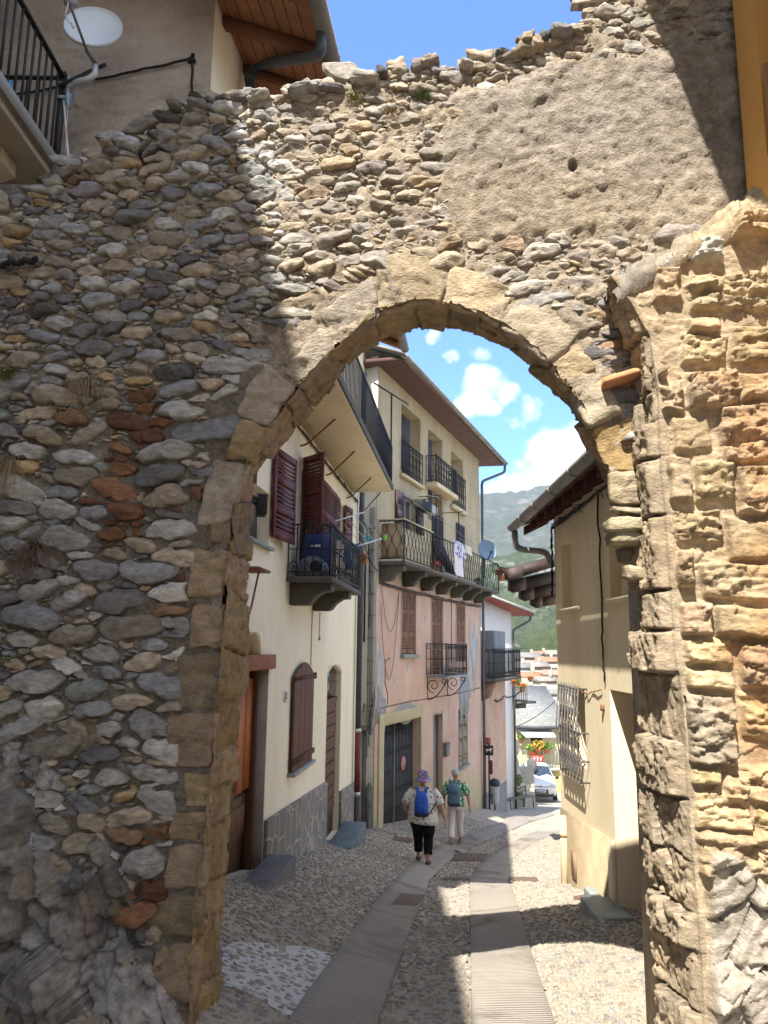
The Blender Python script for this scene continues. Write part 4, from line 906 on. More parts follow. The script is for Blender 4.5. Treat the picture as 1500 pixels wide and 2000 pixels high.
# shuttered windows of the first floor
def win(parent, F, h, frame_mat, w=-.16, mull=True, pane=glassdark, sill=None, fr=.05):
    a, b, c, d = h[:4]; mb = MB(); t = fr
    mb.box(F, a, a+t, w, w+.04, c, d); mb.box(F, b-t, b, w, w+.04, c, d); mb.box(F, a+t, b-t, w, w+.04, d-t, d); mb.box(F, a+t, b-t, w, w+.04, c, c+t)
    if mull: mb.box(F, (a+b)/2-.025, (a+b)/2+.025, w+.003, w+.043, c+t, d-t)
    o = part(mb, 'window', frame_mat, parent); mb = MB(); mb.box(F, a+t, b-t, w+.01, w+.018, c+t, d-t); part(mb, 'pane', pane, o)
    if sill is not None:
        mb = MB(); mb.box(F, a-.06, b+.06, -.1, .07, c-.045, c-.003); part(mb, 'sill', sill, o, bev=.005)
    return o
whiteframe = M('white_frame', (.55, .54, .5), (.62, .61, .57), scale=5, bump=.05, rough=.5)
win(house, FC, h_w1, whiteframe, sill=slate); win(house, FC, h_bd, whiteframe); win(house, FC, h_w3, whiteframe); win(house, FC, h_up, plum)
def shutter(parent, F, a, b, c, d, w=.03, mat=maroon, ang=None, rl=(0, .5, 1), hinge='l', **k):
    mb = MB()
    if ang is None: leaf(mb, F, a, b, c, d, w, rails=rl, **k)
    else:
        Fq = F.sub(a if hinge == 'l' else b, w, ang); L = b-a
        leaf(mb, Fq, 0 if hinge == 'l' else -L, L if hinge == 'l' else 0, c, d, 0, rails=rl, **k)
    return part(mb, 'shutter', mat, parent)
r1 = FC.R(531, 872, 1052, 557); shutter(house, FC, *r1, w=.03, rl=(0, .33, .66, 1), ang=rad(-7) if FC.n[0] > 0 else None)
r2 = FC.R(623, 933, 1152, 651); shutter(house, FC, r2[0], r2[1], r2[2], r2[3], w=.03, rl=(0, .35, .7, 1))
r3 = FC.R(652, 958, 1060, 657); shutter(house, FC, r3[0], r3[0]+.42, w3[2], w3[3]+.02, w=.025)
r4 = FC.R(672, 990, 1046, 684); shutter(house, FC, w3[1]+.02, w3[1]+.5, w3[2], w3[3]+.02, w=.03, ang=rad(-8))
# leaf standing open across the balcony door
lw = .50; mb = MB(); Fq = Fr(FC.o+(bd[0]+.05)*FC.d+.03*FC.n, np.array(FC.n)*.74-np.array(FC.d)*.67); leaf(mb, Fq, 0, lw, .93, bd[3], 0, rails=(0, .35, .7, 1)); part(mb, 'shutter', maroon, house, 'dark maroon shutter leaf standing open over the balcony')
# lower balcony
zl = .865; bu0, bu1 = -6.72, -3.92; bw = .60
mb = MB(); mb.box(FC, bu0, bu1, .003, bw+.04, zl-.0, zl+.075); bal = part(mb, 'balcony', slab_grey, house, bev=.01)
for bu in (-6.35, -4.75):
    mb = MB(); Fb_ = side(FC, bu, True); mb.prism(Fb_, [(a, zl-.003+b) for a, b in bracket_poly(Fb_, bw*.97, .30)], -.13, .13); part(mb, 'bracket', slab_grey, bal, bev=.01)
mb = MB(); balcony_rail(mb, FC, bu0+.03, bu1-.03, bw, zl+.075, 1.66, sp=.115, style='scroll'); part(mb, 'railing', iron, bal)
# upper balcony with its plain railing and stay rods
zb = 3.235; ub1 = -1.1; ub0 = -9.6; uw = .86
mb = MB(); mb.box(FC, ub0, ub1, .003, uw, zb, zb+.12); bal2 = part(mb, 'balcony', slab_cream, house)
mb = MB(); mb.box(FC, ub0-.01, ub1+.012, uw-.03, uw+.03, zb+.035, zb+.15); part(mb, 'slab_edge', slab_grey, bal2, bev=.008)
mb = MB(); balcony_rail(mb, FC, ub0+.02, ub1-.03, uw-.01, zb+.12, 4.22, sp=.115, r=.006, top=.014); part(mb, 'railing', iron, bal2)
mb = MB(); pu_, pz_ = FC.uz(747, 705, uw-.02); mb.tube([FC.p(ub1-.1, uw-.02, zb+.1), FC.p(ub1-.1, uw-.02, FC.uz(768, 790, uw)[1]+.2)], .02, 6); mb.tube([FC.p(ub1-.9, uw-.3, FC.uz(768, 866, uw)[1]+1.0), FC.p(ub1+.4, uw+.3, FC.uz(768, 866, uw)[1]+.95)], .018, 6); part(mb, 'drying_pole', iron, bal2)
for (p0, p1) in (((587, 871), (655, 818)), ((637, 928), (693, 881)), ((676, 973), (725, 933)), ((707, 998), (743, 962))):
    q1 = ray(*p1); q1 = q1*(zb/q1[2]); q0u, q0z = FC.uz(*p0); A0 = FC.p(q0u, -.0, q0z)
    mb = MB(); mb.tube(smooth_path([A0, A0+(q1-A0)*.18+np.array([0, 0, -.05]), q1]), .014, 6); part(mb, 'stay_rod', rust_iron, bal2)
mb = MB(); A0 = FC.p(-6.9, .03, zb-.06); B0 = FC.p(-.35, .03, zb-.05)
for k in range(3): cable(mb, [A0+np.array([0, 0, -.02*k]), B0+np.array([0, 0, -.02*k])], .012-.002*k, .03, 40, k, .006)
g = np.random.default_rng(2)
for k in range(26):
    u = g.uniform(-6.5, -.6); c = FC.p(u, .04, zb-.09); cable(mb, [c, c+g.normal(0, .05, 3)+np.array([0, 0, -.03])], .005, 0, 4)
mb.tube([FC.p(-4.4, .03, zb-.08), FC.p(-4.38, .03, zb-.35)], .005, 4)
part(mb, 'cable_run', black, house)
# roof edge: plank soffit, rafters, gutter, downpipe
mb = MB(); uE0, uE1 = uC0-.55, -1.02; ov = 1.02; rise = .42
def RP_(u, w, dz=0): return FC.p(u, w, zE(u)+.10+(ov-w)*rise+dz)
v = []
for u in np.linspace(uE0, uE1, 40): v.append([RP_(u, ov+.02), RP_(u, -4.5)])
A = np.array(v); mb.grid(A); B = A.copy(); B[..., 2] += .09; mb.grid(B)
mb.quad(A[0, 0], A[0, 1], B[0, 1], B[0, 0]); mb.quad(A[-1, 0], A[-1, 1], B[-1, 1], B[-1, 0]); mb.quad(A[0, 0], A[-1, 0], B[-1, 0], B[0, 0])
roof = part(mb, 'roof', wood_rf, house)
for u in np.arange(uE0+.1, uE1, .72):
    mb = MB(); mb.hexa([RP_(u-.05, ov-.03, -.12), RP_(u+.05, ov-.03, -.12), RP_(u+.05, -.1, -.12), RP_(u-.05, -.1, -.12), RP_(u-.05, ov-.03, -.003), RP_(u+.05, ov-.03, -.003), RP_(u+.05, -.1, -.003), RP_(u-.05, -.1, -.003)]); part(mb, 'rafter', M('rafter_wood', (.13, .045, .018), (.19, .075, .03), scale=6, bump=.2), roof)
mb = MB()
for k in range(1, 9):
    w = ov-.0-k*.135; mb.hexa([RP_(uE0, w-.004, -.004), RP_(uE1, w-.004, -.004), RP_(uE1, w+.004, -.004), RP_(uE0, w+.004, -.004), RP_(uE0, w-.004, .002), RP_(uE1, w-.004, .002), RP_(uE1, w+.004, .002), RP_(uE0, w+.004, .002)])
part(mb, 'board_joint', M('joint_dark', (.05, .02, .01), (.07, .03, .012)), roof)
mb = MB(); A = RP_(uE0-.03, ov+.09, .05); B = RP_(uE1, ov+.09, .05); gutter(mb, A, B, .085); mb.hexa([RP_(uE0, ov+.02, .0), RP_(uE1, ov+.02, .0), RP_(uE1, ov+.045, .0), RP_(uE0, ov+.045, .0), RP_(uE0, ov+.02, .12), RP_(uE1, ov+.02, .12), RP_(uE1, ov+.045, .12), RP_(uE0, ov+.045, .12)])
part(mb, 'gutter', M('brown_gutter', (.17, .155, .14), (.22, .2, .185), rough=.5, bump=.05), roof, smooth=False)
mb = MB(); v = [RP_(u, w, .10) for u in (uE0-.05, uE1+.03) for w in (ov+.1, -4.5)]; mb.quad(v[0], v[1], v[3], v[2]); part(mb, 'roof_cover', tileroof, roof)
ug = FC.uz(612, 60, 1.0)[0]; uw_ = FC.uz(489, 150, .1)[0]
mb = MB(); A = RP_(ug, ov+.06, -.03)
mb.tube(smooth_path([A, A-np.array([0, 0, .24]), FC.p(uw_+.05, .16, FC.uz(489, 118, .1)[1]), FC.p(uw_, .10, FC.uz(489, 150, .1)[1]), FC.p(uw_, .10, 2.5)]), .055, 10); mb.lathe(FC.p(uw_, .10, FC.uz(489, 150, .1)[1]-.05), (0, 0, 1), [(.07, 0), (.07, .06)], 12)
part(mb, 'downpipe', darkpipe, house, smooth=True)
# street downpipe: dark, then a red foot
up_ = FC.uz(703, 1200, .1)[0]; zR = FC.uz(697, 1428, .1)[1]; zR2 = FC.uz(692, 1557, .1)[1]
mb = MB(); mb.tube([FC.p(up_, .1, 6.2), FC.p(up_, .1, zR)], .06, 12); part(mb, 'downpipe', darkpipe, house, smooth=True)
mb = MB(); mb.tube([FC.p(up_, .1, zR), FC.p(up_, .1, zR2)], .062, 12); part(mb, 'downpipe', redpipe, house, 'dark red lower length of the downpipe', smooth=True)
mb = MB(); mb.tube([FC.p(up_, .1, zR2), FC.p(up_, .1, -4.6)], .06, 12); part(mb, 'downpipe', M('brown_pipe', (.06, .045, .04), (.09, .07, .06)), house, smooth=True)
for z in (zR, zR2):
  mb = MB(); mb.tube([FC.p(up_, .1, z-.04), FC.p(up_, .1, z+.04)], .07, 12)
  part(mb, 'pipe_collar', M('bright_zinc', (.5, .5, .48), (.6, .6, .58), rough=.4, metal=.5), house, smooth=True)
# wall details: thin conduit, floodlight, house number, meter hole
mb = MB(); zz0 = FC.uz(606, 1300)[1]; zz1 = FC.uz(608, 1192)[1]; uu = FC.uz(607, 1250)[0]; mb.tube([FC.p(uu, .012, zz0), FC.p(uu, .012, zz1), FC.p(uu+.35, .012, zz1+.03), FC.p(uu+.35, .012, zz1+.14)], .008, 5); uu2 = FC.uz(623, 1220)[0]; mb.tube([FC.p(uu2, .012, zz1), FC.p(uu2, .012, zz1-.4)], .007, 5); mb.box(FC, uu2-.02, uu2+.02, .003, .03, zz1-.46, zz1-.4); part(mb, 'conduit', M('conduit_paint', (.4, .33, .22), (.45, .38, .27)), house)
mb = MB(); cu, cz = FC.uz(512, 985, .15); Fq = FC.sub(cu, .15, rad(20)); mb.box(Fq, -.12, .12, -.06, .05, cz-.13, cz+.1); mb.box(Fq, -.02, .02, -.18, -.06, cz-.02, cz+.02); part(mb, 'floodlight', black, house, bev=.01)
# wall-fixed bracket sign arm seen edge-on by the jamb
mb = MB(); a_u, a_z = FC.uz(506, 1115, .2); mb.box(FC, a_u-.2, a_u+.3, .02, .25, a_z, a_z+.03); mb.tube([FC.p(a_u, .2, a_z), FC.p(FC.uz(489, 1193, .02)[0], .02, FC.uz(489, 1193, .02)[1])], .012, 5); part(mb, 'canopy', rust_iron, house)
def text_mesh(name, body, F, u, z, size, mat, parent, w=.006):
    cu = bpy.data.curves.new(name, 'FONT'); cu.body = body; cu.size = size; cu.extrude = .002; cu.align_x = 'CENTER'; cu.align_y = 'CENTER'
    to = bpy.data.objects.new(name+'_tmp', cu); COL.objects.link(to); me = bpy.data.meshes.new_from_object(to.evaluated_get(bpy.context.evaluated_depsgraph_get())); bpy.data.objects.remove(to)
    ob = bpy.data.objects.new(name, me); me.materials.append(mat); COL.objects.link(ob)
    x = np.array([F.d[0], F.d[1], 0]); y = np.array([0, 0, 1.0]); n_ = np.cross(x, y)
    if n_@np.array([*F.n, 0]) < 0: x = -x; n_ = -n_
    p = F.p(u, w, z); o = np.zeros(3); q = parent
    while q is not None: o = o+np.array(q.location); q = q.parent
    ob.parent = parent; p = p-o
    ob.matrix_local = Matrix(((x[0], y[0], n_[0], p[0]), (x[1], y[1], n_[1], p[1]), (x[2], y[2], n_[2], p[2]), (0, 0, 0, 1))); return ob
bpy.context.view_layer.update()
nu, nzz = FC.uz(557, 1360)
mb = MB(); mb.box(FC, nu-.085, nu+.085, .003, .010, nzz-.075, nzz+.075); npl = part(mb, 'number_plate', M('white_enamel', (.62, .61, .57), (.66, .65, .61), rough=.4, bump=0), house)
text_mesh('numeral', '73', FC, nu, nzz, .13, M('ink_black', (.02, .02, .025), (.03, .03, .03), bump=0), npl, .0115)
# blue-grey step and long sill of the doors
def step_thing(name, label, F, ua, ub, wd, zt, mat, drop=.5):
    m = MB(); m.box(F, ua, ub, .06, wd, zt-drop, zt); return tag(m.build(name, mat, None, bev=.012), label, 'step')
step_thing('stone_step', 'blue-grey slate step below the narrow arched door', FC, a0-.1, a1+.35, .48, GB(FC, a0)-.02, M('blue_slate', (.085, .12, .15), (.13, .17, .2), scale=4, bump=.2, rough=.55))
step_thing('stone_step', 'long dark stone step below the orange door', FC, dL-.4, dR+.06, .40, GB(FC, dR)+.16, M('dark_step', (.09, .09, .095), (.15, .145, .14), scale=4, bump=.3, rough=.7))
# ================================================================== narrow white house in the corner
_a = FC.p(uC1+.02, 0, 0)[:2]; FN = Fr(_a, FP.o-_a); uW0, uW1 = 0.0, float(np.linalg.norm(FP.o-_a))-.015
if FN.n[1] > 0: FN.n = -FN.n
nw_loc = FN.p((uW0+uW1)/2, -1, -4)
nw = thing('narrow_white_house', 'very narrow white house front squeezed between the cream house and the pink one', 'house', nw_loc)
mb = MB(); lu = FN.R(699, 1374, 1408, 711); hd = (.05, .21, -5, FN.uz(705, 1425)[1], .1); hl = (.05, .19, FN.uz(705, 1412)[1], FN.uz(703, 1373)[1], .1)
hw = (.04, .12, FN.uz(705, 1255)[1], FN.uz(705, 1090)[1], .1)
wall_panel(mb, FN, uW0, uW1, -6, 6.9, [hd, hl, hw]); shell(mb, FN, uW0, uW1, -.3, 0, -6, 6.9, sides='t'); part(mb, 'front_wall', whitewall, nw)
mb = MB(); mb.box(FN, hd[0], hd[1], -.095, -.06, -5, hd[3]); part(mb, 'door', M('grey_door', (.26, .25, .22), (.33, .32, .28), scale=3), nw)
mb = MB(); mb.box(FN, hd[0]-.02, hd[1]+.04, -.05, .10, hd[3]+.003, hd[3]+.09); part(mb, 'lintel', M('grey_lintel', (.17, .13, .12), (.24, .19, .17)), nw, bev=.008)
mb = MB(); arch_fill(mb, FN, hl[0], hl[1], hl[3]+.001, .2, -.095, .002, pw=2.2); part(mb, 'arch_head', whitewall, nw)
win(nw, FN, hw, plum, w=-.09, mull=False, fr=.02)
mb = MB(); mb.prism(FN, [(uW0+.22, -6), (uW1, -6), (uW1, -3.0), (uW0+.3, -2.9), (uW0+.22, -3.05)], .002, .02); part(mb, 'damp_stain', M('damp_plaster', (.20, .20, .19), (.33, .33, .31), scale=5, bump=.4, fine=.3), nw)
mb = MB()
for k, px in enumerate((716, 721, 727)):
    u = uW1-.05-.055*k; mb.tube([FN.p(u, .03, 3.2), FN.p(u, .03, -1.9-.25*k)], .012, 6)
    for z in np.arange(-1.8, 3.2, .5): mb.box(FN, u-.03, u+.03, .003, .045, z, z+.02)
part(mb, 'conduit', M('blue_conduit', (.16, .17, .2), (.24, .25, .28), rough=.5), nw)
mb = MB(); A = FN.p(FN.uz(706, 975)[0]-.1, .06, 3.2)
cable(mb, [A, FN.p(uW0+.2, .1, 2.7), FN.p(uW0+.25, .06, 2.0), FN.p(uW0+.26, .05, .4)], .012, .0, 10, 3, .008); cable(mb, [A, FN.p(uW0+.2, .12, 2.2), FN.p(uW0+.5, .05, 1.7)], .012, .08, 10, 4, .006)
for k in range(7): c = FN.p(uW0+.3+.02*k, .06, -1.6+.12*k); cable(mb, [c, c+np.array([.03, .02, -.3])], .008, 0, 4, k, .01)
part(mb, 'cable_run', black, nw)

# ================================================================== pink house
def stain_wall():
    n = NT('pink_peeling_render'); v = n.coord(); vs = n.coord((1.2, 1.2, .25))
    pink = n.mix(n.ramp(n.noise(v, 1.0, 5), [(.3, (0, 0, 0)), (.7, (1, 1, 1))]), (.52, .33, .255), (.64, .475, .395))
    pink = n.mix(n.ramp(n.noise(vs, 3.2, 5), [(.52, (0, 0, 0)), (.75, (.55, .55, .55))]), pink, (.66, .53, .46))
    pink = n.mix(n.ramp(n.noise(v, 2.0, 6, dist=.6), [(.60, (0, 0, 0)), (.68, (.75, .75, .75))]), pink, (.36, .345, .34))
    geo = n.node('ShaderNodeNewGeometry'); sx = n.node('ShaderNodeSeparateXYZ'); n.link(geo.outputs['Position'], sx.inputs[0])
    # cooler bare render in the lower courses, ochre wash at the foot (old coats of paint)
    zn = n.math('ADD', sx.outputs['Z'], n.math('MULTIPLY', n.noise(v, 2.4, 5), 1.2)); f1 = n.ramp(zn, [(0, (0, 0, 0)), (1, (1, 1, 1))])
    fall = n.math('MULTIPLY', n.math('SUBTRACT', sx.outputs['Y'], 17.5), -.17); low = n.math('SUBTRACT', zn, fall)
    m = n.node('ShaderNodeMapRange'); m.inputs['From Min'].default_value = -2.15; m.inputs['From Max'].default_value = -1.85; m.inputs['To Min'].default_value = 1; m.inputs['To Max'].default_value = 0; n.link(low, m.inputs['Value'])
    col = n.mix(m.outputs[0], pink, n.mix(n.noise(v, 4, 5), (.44, .35, .20), (.53, .45, .29)))
    m2 = n.node('ShaderNodeMapRange'); m2.inputs['From Min'].default_value = -3.35; m2.inputs['From Max'].default_value = -2.8; m2.inputs['To Min'].default_value = .8; m2.inputs['To Max'].default_value = 0; n.link(low, m2.inputs['Value'])
    col = n.mix(m2.outputs[0], col, (.26, .245, .215)); col = n.mix(.25, col, n.ramp(n.noise(v, 30, 5), [(.3, (.4, .4, .4)), (.7, (1, 1, 1))]), 'MULTIPLY')
    n.link(col, n.b.inputs['Base Color']); n.b.inputs['Roughness'].default_value = .93; n.link(n.bump(n.noise(v, 22, 6), .35, .015), n.b.inputs['Normal']); return n.m
pinkmat = stain_wall()
pk = thing('pink_house', 'tall house with peeling pink lower floors, beige top floors and a folding black garage gate', 'house', FP.p(4.5, -1, -4.9))
uP1 = FP.uz(938, 1200)[0]
t1 = FP.R(784, 790, 918, 821); t2 = FP.R(836, 838, 955, 864); t3 = FP.R(881, 880, 960, 904)
hA = FP.R(787, 966, 1030, 811); hB = FP.R(843, 1000, 1090, 864); hCc = FP.R(890, 1020, 1070, 906)
zS = 1.86
mb = MB(); wall_panel(mb, FP, 0, uP1, 1.56, 6.9, [(*t1[:2], t1[2], t1[3]+.05, .38), (t2[0], t2[1], 3.55, t2[3]+.02, .38), (*t3, .38), (*hA, .22), (hB[0], hB[1], zS+.1, hB[3], .16), (*hCc, .12)])
shell(mb, FP, 0, uP1, -8, 0, 1.56, 6.9, sides='rt'); part(mb, 'upper_wall', beigewall, pk)
pA = FP.R(784, 1152, 1278, 810); pB = FP.R(842, 1168, 1318, 863); pC = FP.R(890, 1180, 1292, 907)
gar = FP.R(747, 1418, 1612, 819); do = FP.R(846, 1397, 1573, 864); gw = FP.R(894, 1386, 1501, 913)
zI = FP.uz(853, 1319)[1]
mb = MB(); wall_panel(mb, FP, 0, uP1, -7.5, 1.56, [(*pA, .1), (pB[0], pB[1], zI+.05, pB[3], .1), (*pC, .1), (gar[0], gar[1], -6, gar[3], .22), (do[0], do[1], -6.2, do[3], .28), (*gw, .1)], w=.012)
shell(mb, FP, 0, uP1, -8, .012, -7.5, 1.558, sides='r'); part(mb, 'lower_wall', pinkmat, pk)
# roof
def RPk(u, w, dz): return FP.p(u, w, 6.60+dz+(.68-w)*.04)
mb = MB(); v = [RPk(u, w, dz) for dz in (0, .10) for (u, w) in ((-.25, .68), (uP1+1.0, .68), (uP1+1.0, -4.0), (-.25, -4.0))]; mb.hexa(v); roofp = part(mb, 'roof', M('brown_soffit', (.095, .055, .045), (.13, .075, .06), scale=4, bump=.15), pk)
mb = MB(); v = [FP.p(u, w, z) for (u, w, z) in ((-.3, .74, 6.72), (uP1+1.05, .74, 6.72), (uP1+1.05, -4, 8.6), (-.3, -4, 8.6))]; v += [p_+np.array([0, 0, .07]) for p_ in v]; mb.hexa(v); part(mb, 'roof_cover', tileroof, roofp)
mb = MB(); gutter(mb, FP.p(-.3, .76, 6.70), FP.p(uP1+1.05, .76, 6.70), .08); part(mb, 'gutter', zinc, roofp)
mb = MB(); mb.prism(side(FP, -.26, True), [(-4, 8.5), (.74, 6.62), (.74, 6.78), (-4, 8.7)], 0, .03); part(mb, 'verge_board', M('dark_verge', (.03, .028, .03), (.05, .045, .045)), roofp)
mb = MB(); mb.tube(smooth_path([FP.p(uP1+.98, .74, 6.62), FP.p(uP1+.98, .72, 6.35), FP.p(uP1+.02, .1, 5.85), FP.p(uP1+.02, .1, 5.2), FP.p(uP1-.02, .1, -5.4)]), .05, 10); part(mb, 'downpipe', M('blue_grey_pipe', (.09, .10, .125), (.13, .14, .17), rough=.45, bump=.05), pk, smooth=True)
# top floor: open dark shutters inside the recesses, railings
def flat_leaf(parent, F, a, b, c, d, w, mat, label=None, panels=2):
    mb = MB(); mb.box(F, a, b, w, w+.035, c, d); H = d-c
    for k in range(panels): mb.box(F, a+.06, b-.06, w+.035, w+.043, c+.08+k*H/panels, c+(k+1)*H/panels-.06)
    return part(mb, 'shutter', mat, parent, label)
flat_leaf(pk, FP, t1[0]+.02, t1[0]+(t1[1]-t1[0])*.66, t1[2], t1[3]-.12, -.16, plum); flat_leaf(pk, FP, t2[0]+.02, t2[0]+(t2[1]-t2[0])*.55, 3.56, t2[3]-.16, -.16, plum)
zr = FP.uz(800, 866)[1]
mb = MB(); rails(mb, FP, t1[0]-.06, t1[1]+.04, .06, t1[2]-.12, FP.uz(784, 858, .06)[1], sp=.12, style='ornate'); part(mb, 'railing', iron, pk)
mb = MB(); mb.box(FP, t1[0]-.1, t1[1]+.1, .003, .12, t1[2]-.2, t1[2]-.12); part(mb, 'window_sill', slab_cream, pk)
b0 = FP.uz(830, 950)[0]; zq = FP.uz(830, 951)[1]; q = ray(853, 950); q = q*(zq/q[2]); bw2 = float((q[:2]-FP.o)@FP.n); bu2 = FP.uz(893, 985, bw2)[0]
mb = MB(); mb.box(FP, b0, bu2, .003, bw2+.03, zq, zq+.13); bl3 = part(mb, 'balcony', slab_cream, pk, bev=.01)
mb = MB(); balcony_rail(mb, FP, b0+.04, bu2-.04, bw2-.02, zq+.13, FP.uz(854, 889, bw2)[1], sp=.12, style='ornate'); part(mb, 'railing', iron, bl3)
mb = MB(); rails(mb, FP, t3[0]-.05, t3[1]+.1, .06, FP.uz(890, 985)[1]-.1, FP.uz(893, 925, .06)[1], sp=.12, style='ornate'); part(mb, 'railing', iron, pk)
mb = MB(); mb.box(FP, t3[0]-.15, t3[1]+.15, .003, .14, FP.uz(890, 992)[1]-.12, FP.uz(890, 992)[1]); part(mb, 'window_sill', slab_cream, pk)
# second floor
win(pk, FP, (*hA, .22), whiteframe, sill=None)
flat_leaf(pk, FP, FP.uz(771, 985)[0], hA[0]-.02, hA[2]+.02, hA[3]+.02, .02, plum); flat_leaf(pk, FP, hA[1]+.02, FP.uz(824, 1000)[0], hA[2]-.0, hA[3], .02, plum)
zm = (hB[3]+zS)/2+.15
mb = MB(); leaf(mb, FP, hB[0], (hB[0]+hB[1])/2, zm, hB[3], .0, rails=(0, 1)); leaf(mb, FP, (hB[0]+hB[1])/2+.01, hB[1], zm, hB[3], .0, rails=(0, 1)); shb = part(mb, 'shutter', plum, pk)
mb = MB(); p = FP.p; a, b = hB[0], hB[1]; mb.hexa([p(a, .45, zm-.9), p(b, .45, zm-.9), p(b, .42, zm-.9), p(a, .42, zm-.9), p(a, .03, zm), p(b, .03, zm), p(b, .0, zm), p(a, .0, zm)])
for k in range(9): t = k/9; mb.hexa([p(a+.03, .03+.42*t+.02, zm-.9*t-.02), p(b-.03, .03+.42*t+.02, zm-.9*t-.02), p(b-.03, .03+.42*t, zm-.9*t-.02), p(a+.03, .03+.42*t, zm-.9*t-.02), p(a+.03, .03+.42*t+.035, zm-.9*t+.0), p(b-.03, .03+.42*t+.035, zm-.9*t), p(b-.03, .03+.42*t+.015, zm-.9*t), p(a+.03, .03+.42*t+.015, zm-.9*t)])
part(mb, 'tilted_flap', plum, shb)
mb = MB(); um = (hCc[0]+hCc[1])/2; leaf(mb, FP, hCc[0], um, hCc[2]-.2, hCc[3], .0, rails=(0, .5, 1)); leaf(mb, FP, um+.01, hCc[1], hCc[2]-.2, hCc[3], .0, rails=(0, .5, 1)); part(mb, 'shutter', plum, pk)
# long balcony on stone brackets
lb0, lb1, lw_ = .10, 10.0, .62
mb = MB(); mb.box(FP, lb0, lb1, .015, lw_+.04, zS, zS+.09); lb = part(mb, 'balcony', slab_grey, pk, bev=.01)
for k, u in enumerate((.16, 1.75, 3.2, 4.6, 6.1, 7.5, 8.9)):
    mb = MB(); Fb_ = side(FP, u+.1, True); mb.prism(Fb_, [(.013+a, zS-.003+b) for a, b in bracket_poly(Fb_, lw_*.95, .36)], -.10, .10); part(mb, 'bracket', slab_grey, lb, bev=.01)
zT = FP.uz(795, 1018, lw_)[1]
mb = MB(); balcony_rail(mb, FP, lb0+.03, lb1-.03, lw_, zS+.09, zT, sp=.13, style='diamond'); part(mb, 'railing', iron, lb)
mb = MB(); mb.box(side(FP, lb0+.06, True), .05, lw_-.05, -.03, -.0, zS+.15, zT-.06); part(mb, 'reed_screen', M('reed_mat', (.36, .26, .17), (.46, .35, .24), scale=6, bump=.6, bscale=20, stretch=(6, 6, 1)), lb)
mb = MB(); mb.box(FP, lb0-.02, lb0+2.2, lw_-.06, lw_+.04, zT+.002, zT+.03); mb.box(FP, lb0-.02, lb0+.05, .02, lw_-.06, zT+.002, zT+.03); part(mb, 'rail_plank', M('pale_plank', (.45, .38, .27), (.52, .45, .34)), lb)
# first floor shutters, iron balcony with scroll brackets
for h in (pA, (pB[0], pB[1], zI+.05, pB[3]), pC):
    um = (h[0]+h[1])/2; mb = MB(); rl = (0, .30, .66, 1) if h[1] < 2.9 else (0, .32, .66, 1)
    leaf(mb, FP, h[0]+.005, um-.004, h[2]+.005, h[3]-.005, -.04, rails=rl); leaf(mb, FP, um+.004, h[1]-.005, h[2]+.005, h[3]-.005, -.04, rails=rl); o = part(mb, 'shutter', brownpaint, pk)
    mb = MB()
    for uu, wd in ((h[0]-.05, .05), (h[1], .05)): mb.box(FP, uu, uu+wd, .014, .03, h[2], h[3])
    mb.box(FP, h[0]-.05, h[1]+.05, .014, .03, h[3], h[3]+.06); part(mb, 'surround', M('surround_plaster', (.47, .33, .26), (.54, .40, .33), scale=4, fine=.2), o)
mb = MB(); mb.box(FP, pA[0]-.08, pA[1]+.08, .013, .12, pA[2]-.09, pA[2]-.005); part(mb, 'window_sill', slate, pk, bev=.006)
i0 = FP.uz(831, 1320)[0]; q = ray(873, 1322); q = q*(zI/q[2]); iw = float((q[:2]-FP.o)@FP.n); i1 = FP.uz(912, 1320, iw)[0]; zIt = FP.uz(873, 1257, iw)[1]
mb = MB(); mb.box(FP, i0, i1, .015, iw+.03, zI-.03, zI+.02); ib = part(mb, 'balcony', slate, pk, bev=.006)
mb = MB(); balcony_rail(mb, FP, i0+.02, i1-.02, iw, zI+.02, zIt, sp=.12, style='scroll'); part(mb, 'railing', iron, ib)
for u in (i0+.12, i1-.12):
    Fb_ = side(FP, u, True); mb = MB(); L = iw*.95
    mb.tube([Fb_.p(.014, 0, zI-.62), Fb_.p(.014, 0, zI-.03)], .014, 5); mb.tube([Fb_.p(.02+L*t, 0, zI-.6+.52*t**2.2) for t in np.linspace(0, 1, 14)], .014, 5)
    mb.tube(spiral(Fb_, L*.35, zI-.24, 0, .19, 1.4, -math.pi/2, -1), .012, 5); mb.tube(spiral(Fb_, L*.86, zI-.13, 0, .09, 1.2, -math.pi/2, 1), .012, 5); part(mb, 'scroll_bracket', iron, ib)
# ground floor
mb = MB(); fw = .30; a, b, c, d = gar
mb.box(FP, a-fw, a, .013, .05, -5.5, d+.27); mb.box(FP, b, b+fw*.75, .013, .05, -5.5, d+.27); mb.box(FP, a, b, .013, .05, d, d+.27); part(mb, 'garage_surround', M('khaki_surround', (.42, .37, .24), (.48, .43, .29), scale=3, fine=.1), pk, bev=.006)
mb = MB(); mb.box(FP, a, b, -.21, -.205, -6, d); part(mb, 'gate_backing', black, pk); mb = MB()
n = 26
for k in range(n): u = a+(b-a)*(k+.5)/n; mb.box(FP, u-.018, u+.018, -.20, -.17, -5.6, d-.02)
for row in range(5):
    z = d-.2-row*.45
    for k in range(n-1):
        u = a+(b-a)*(k+.5)/n; v_ = a+(b-a)*(k+1.5)/n; mb.tube([FP.p(u, -.165, z), FP.p((u+v_)/2, -.16, z-.10), FP.p(v_, -.165, z)], .0035, 4)
gg = part(mb, 'garage_gate', M('black_gate', (.045, .047, .05), (.075, .078, .082), scale=12, rough=.5), pk)
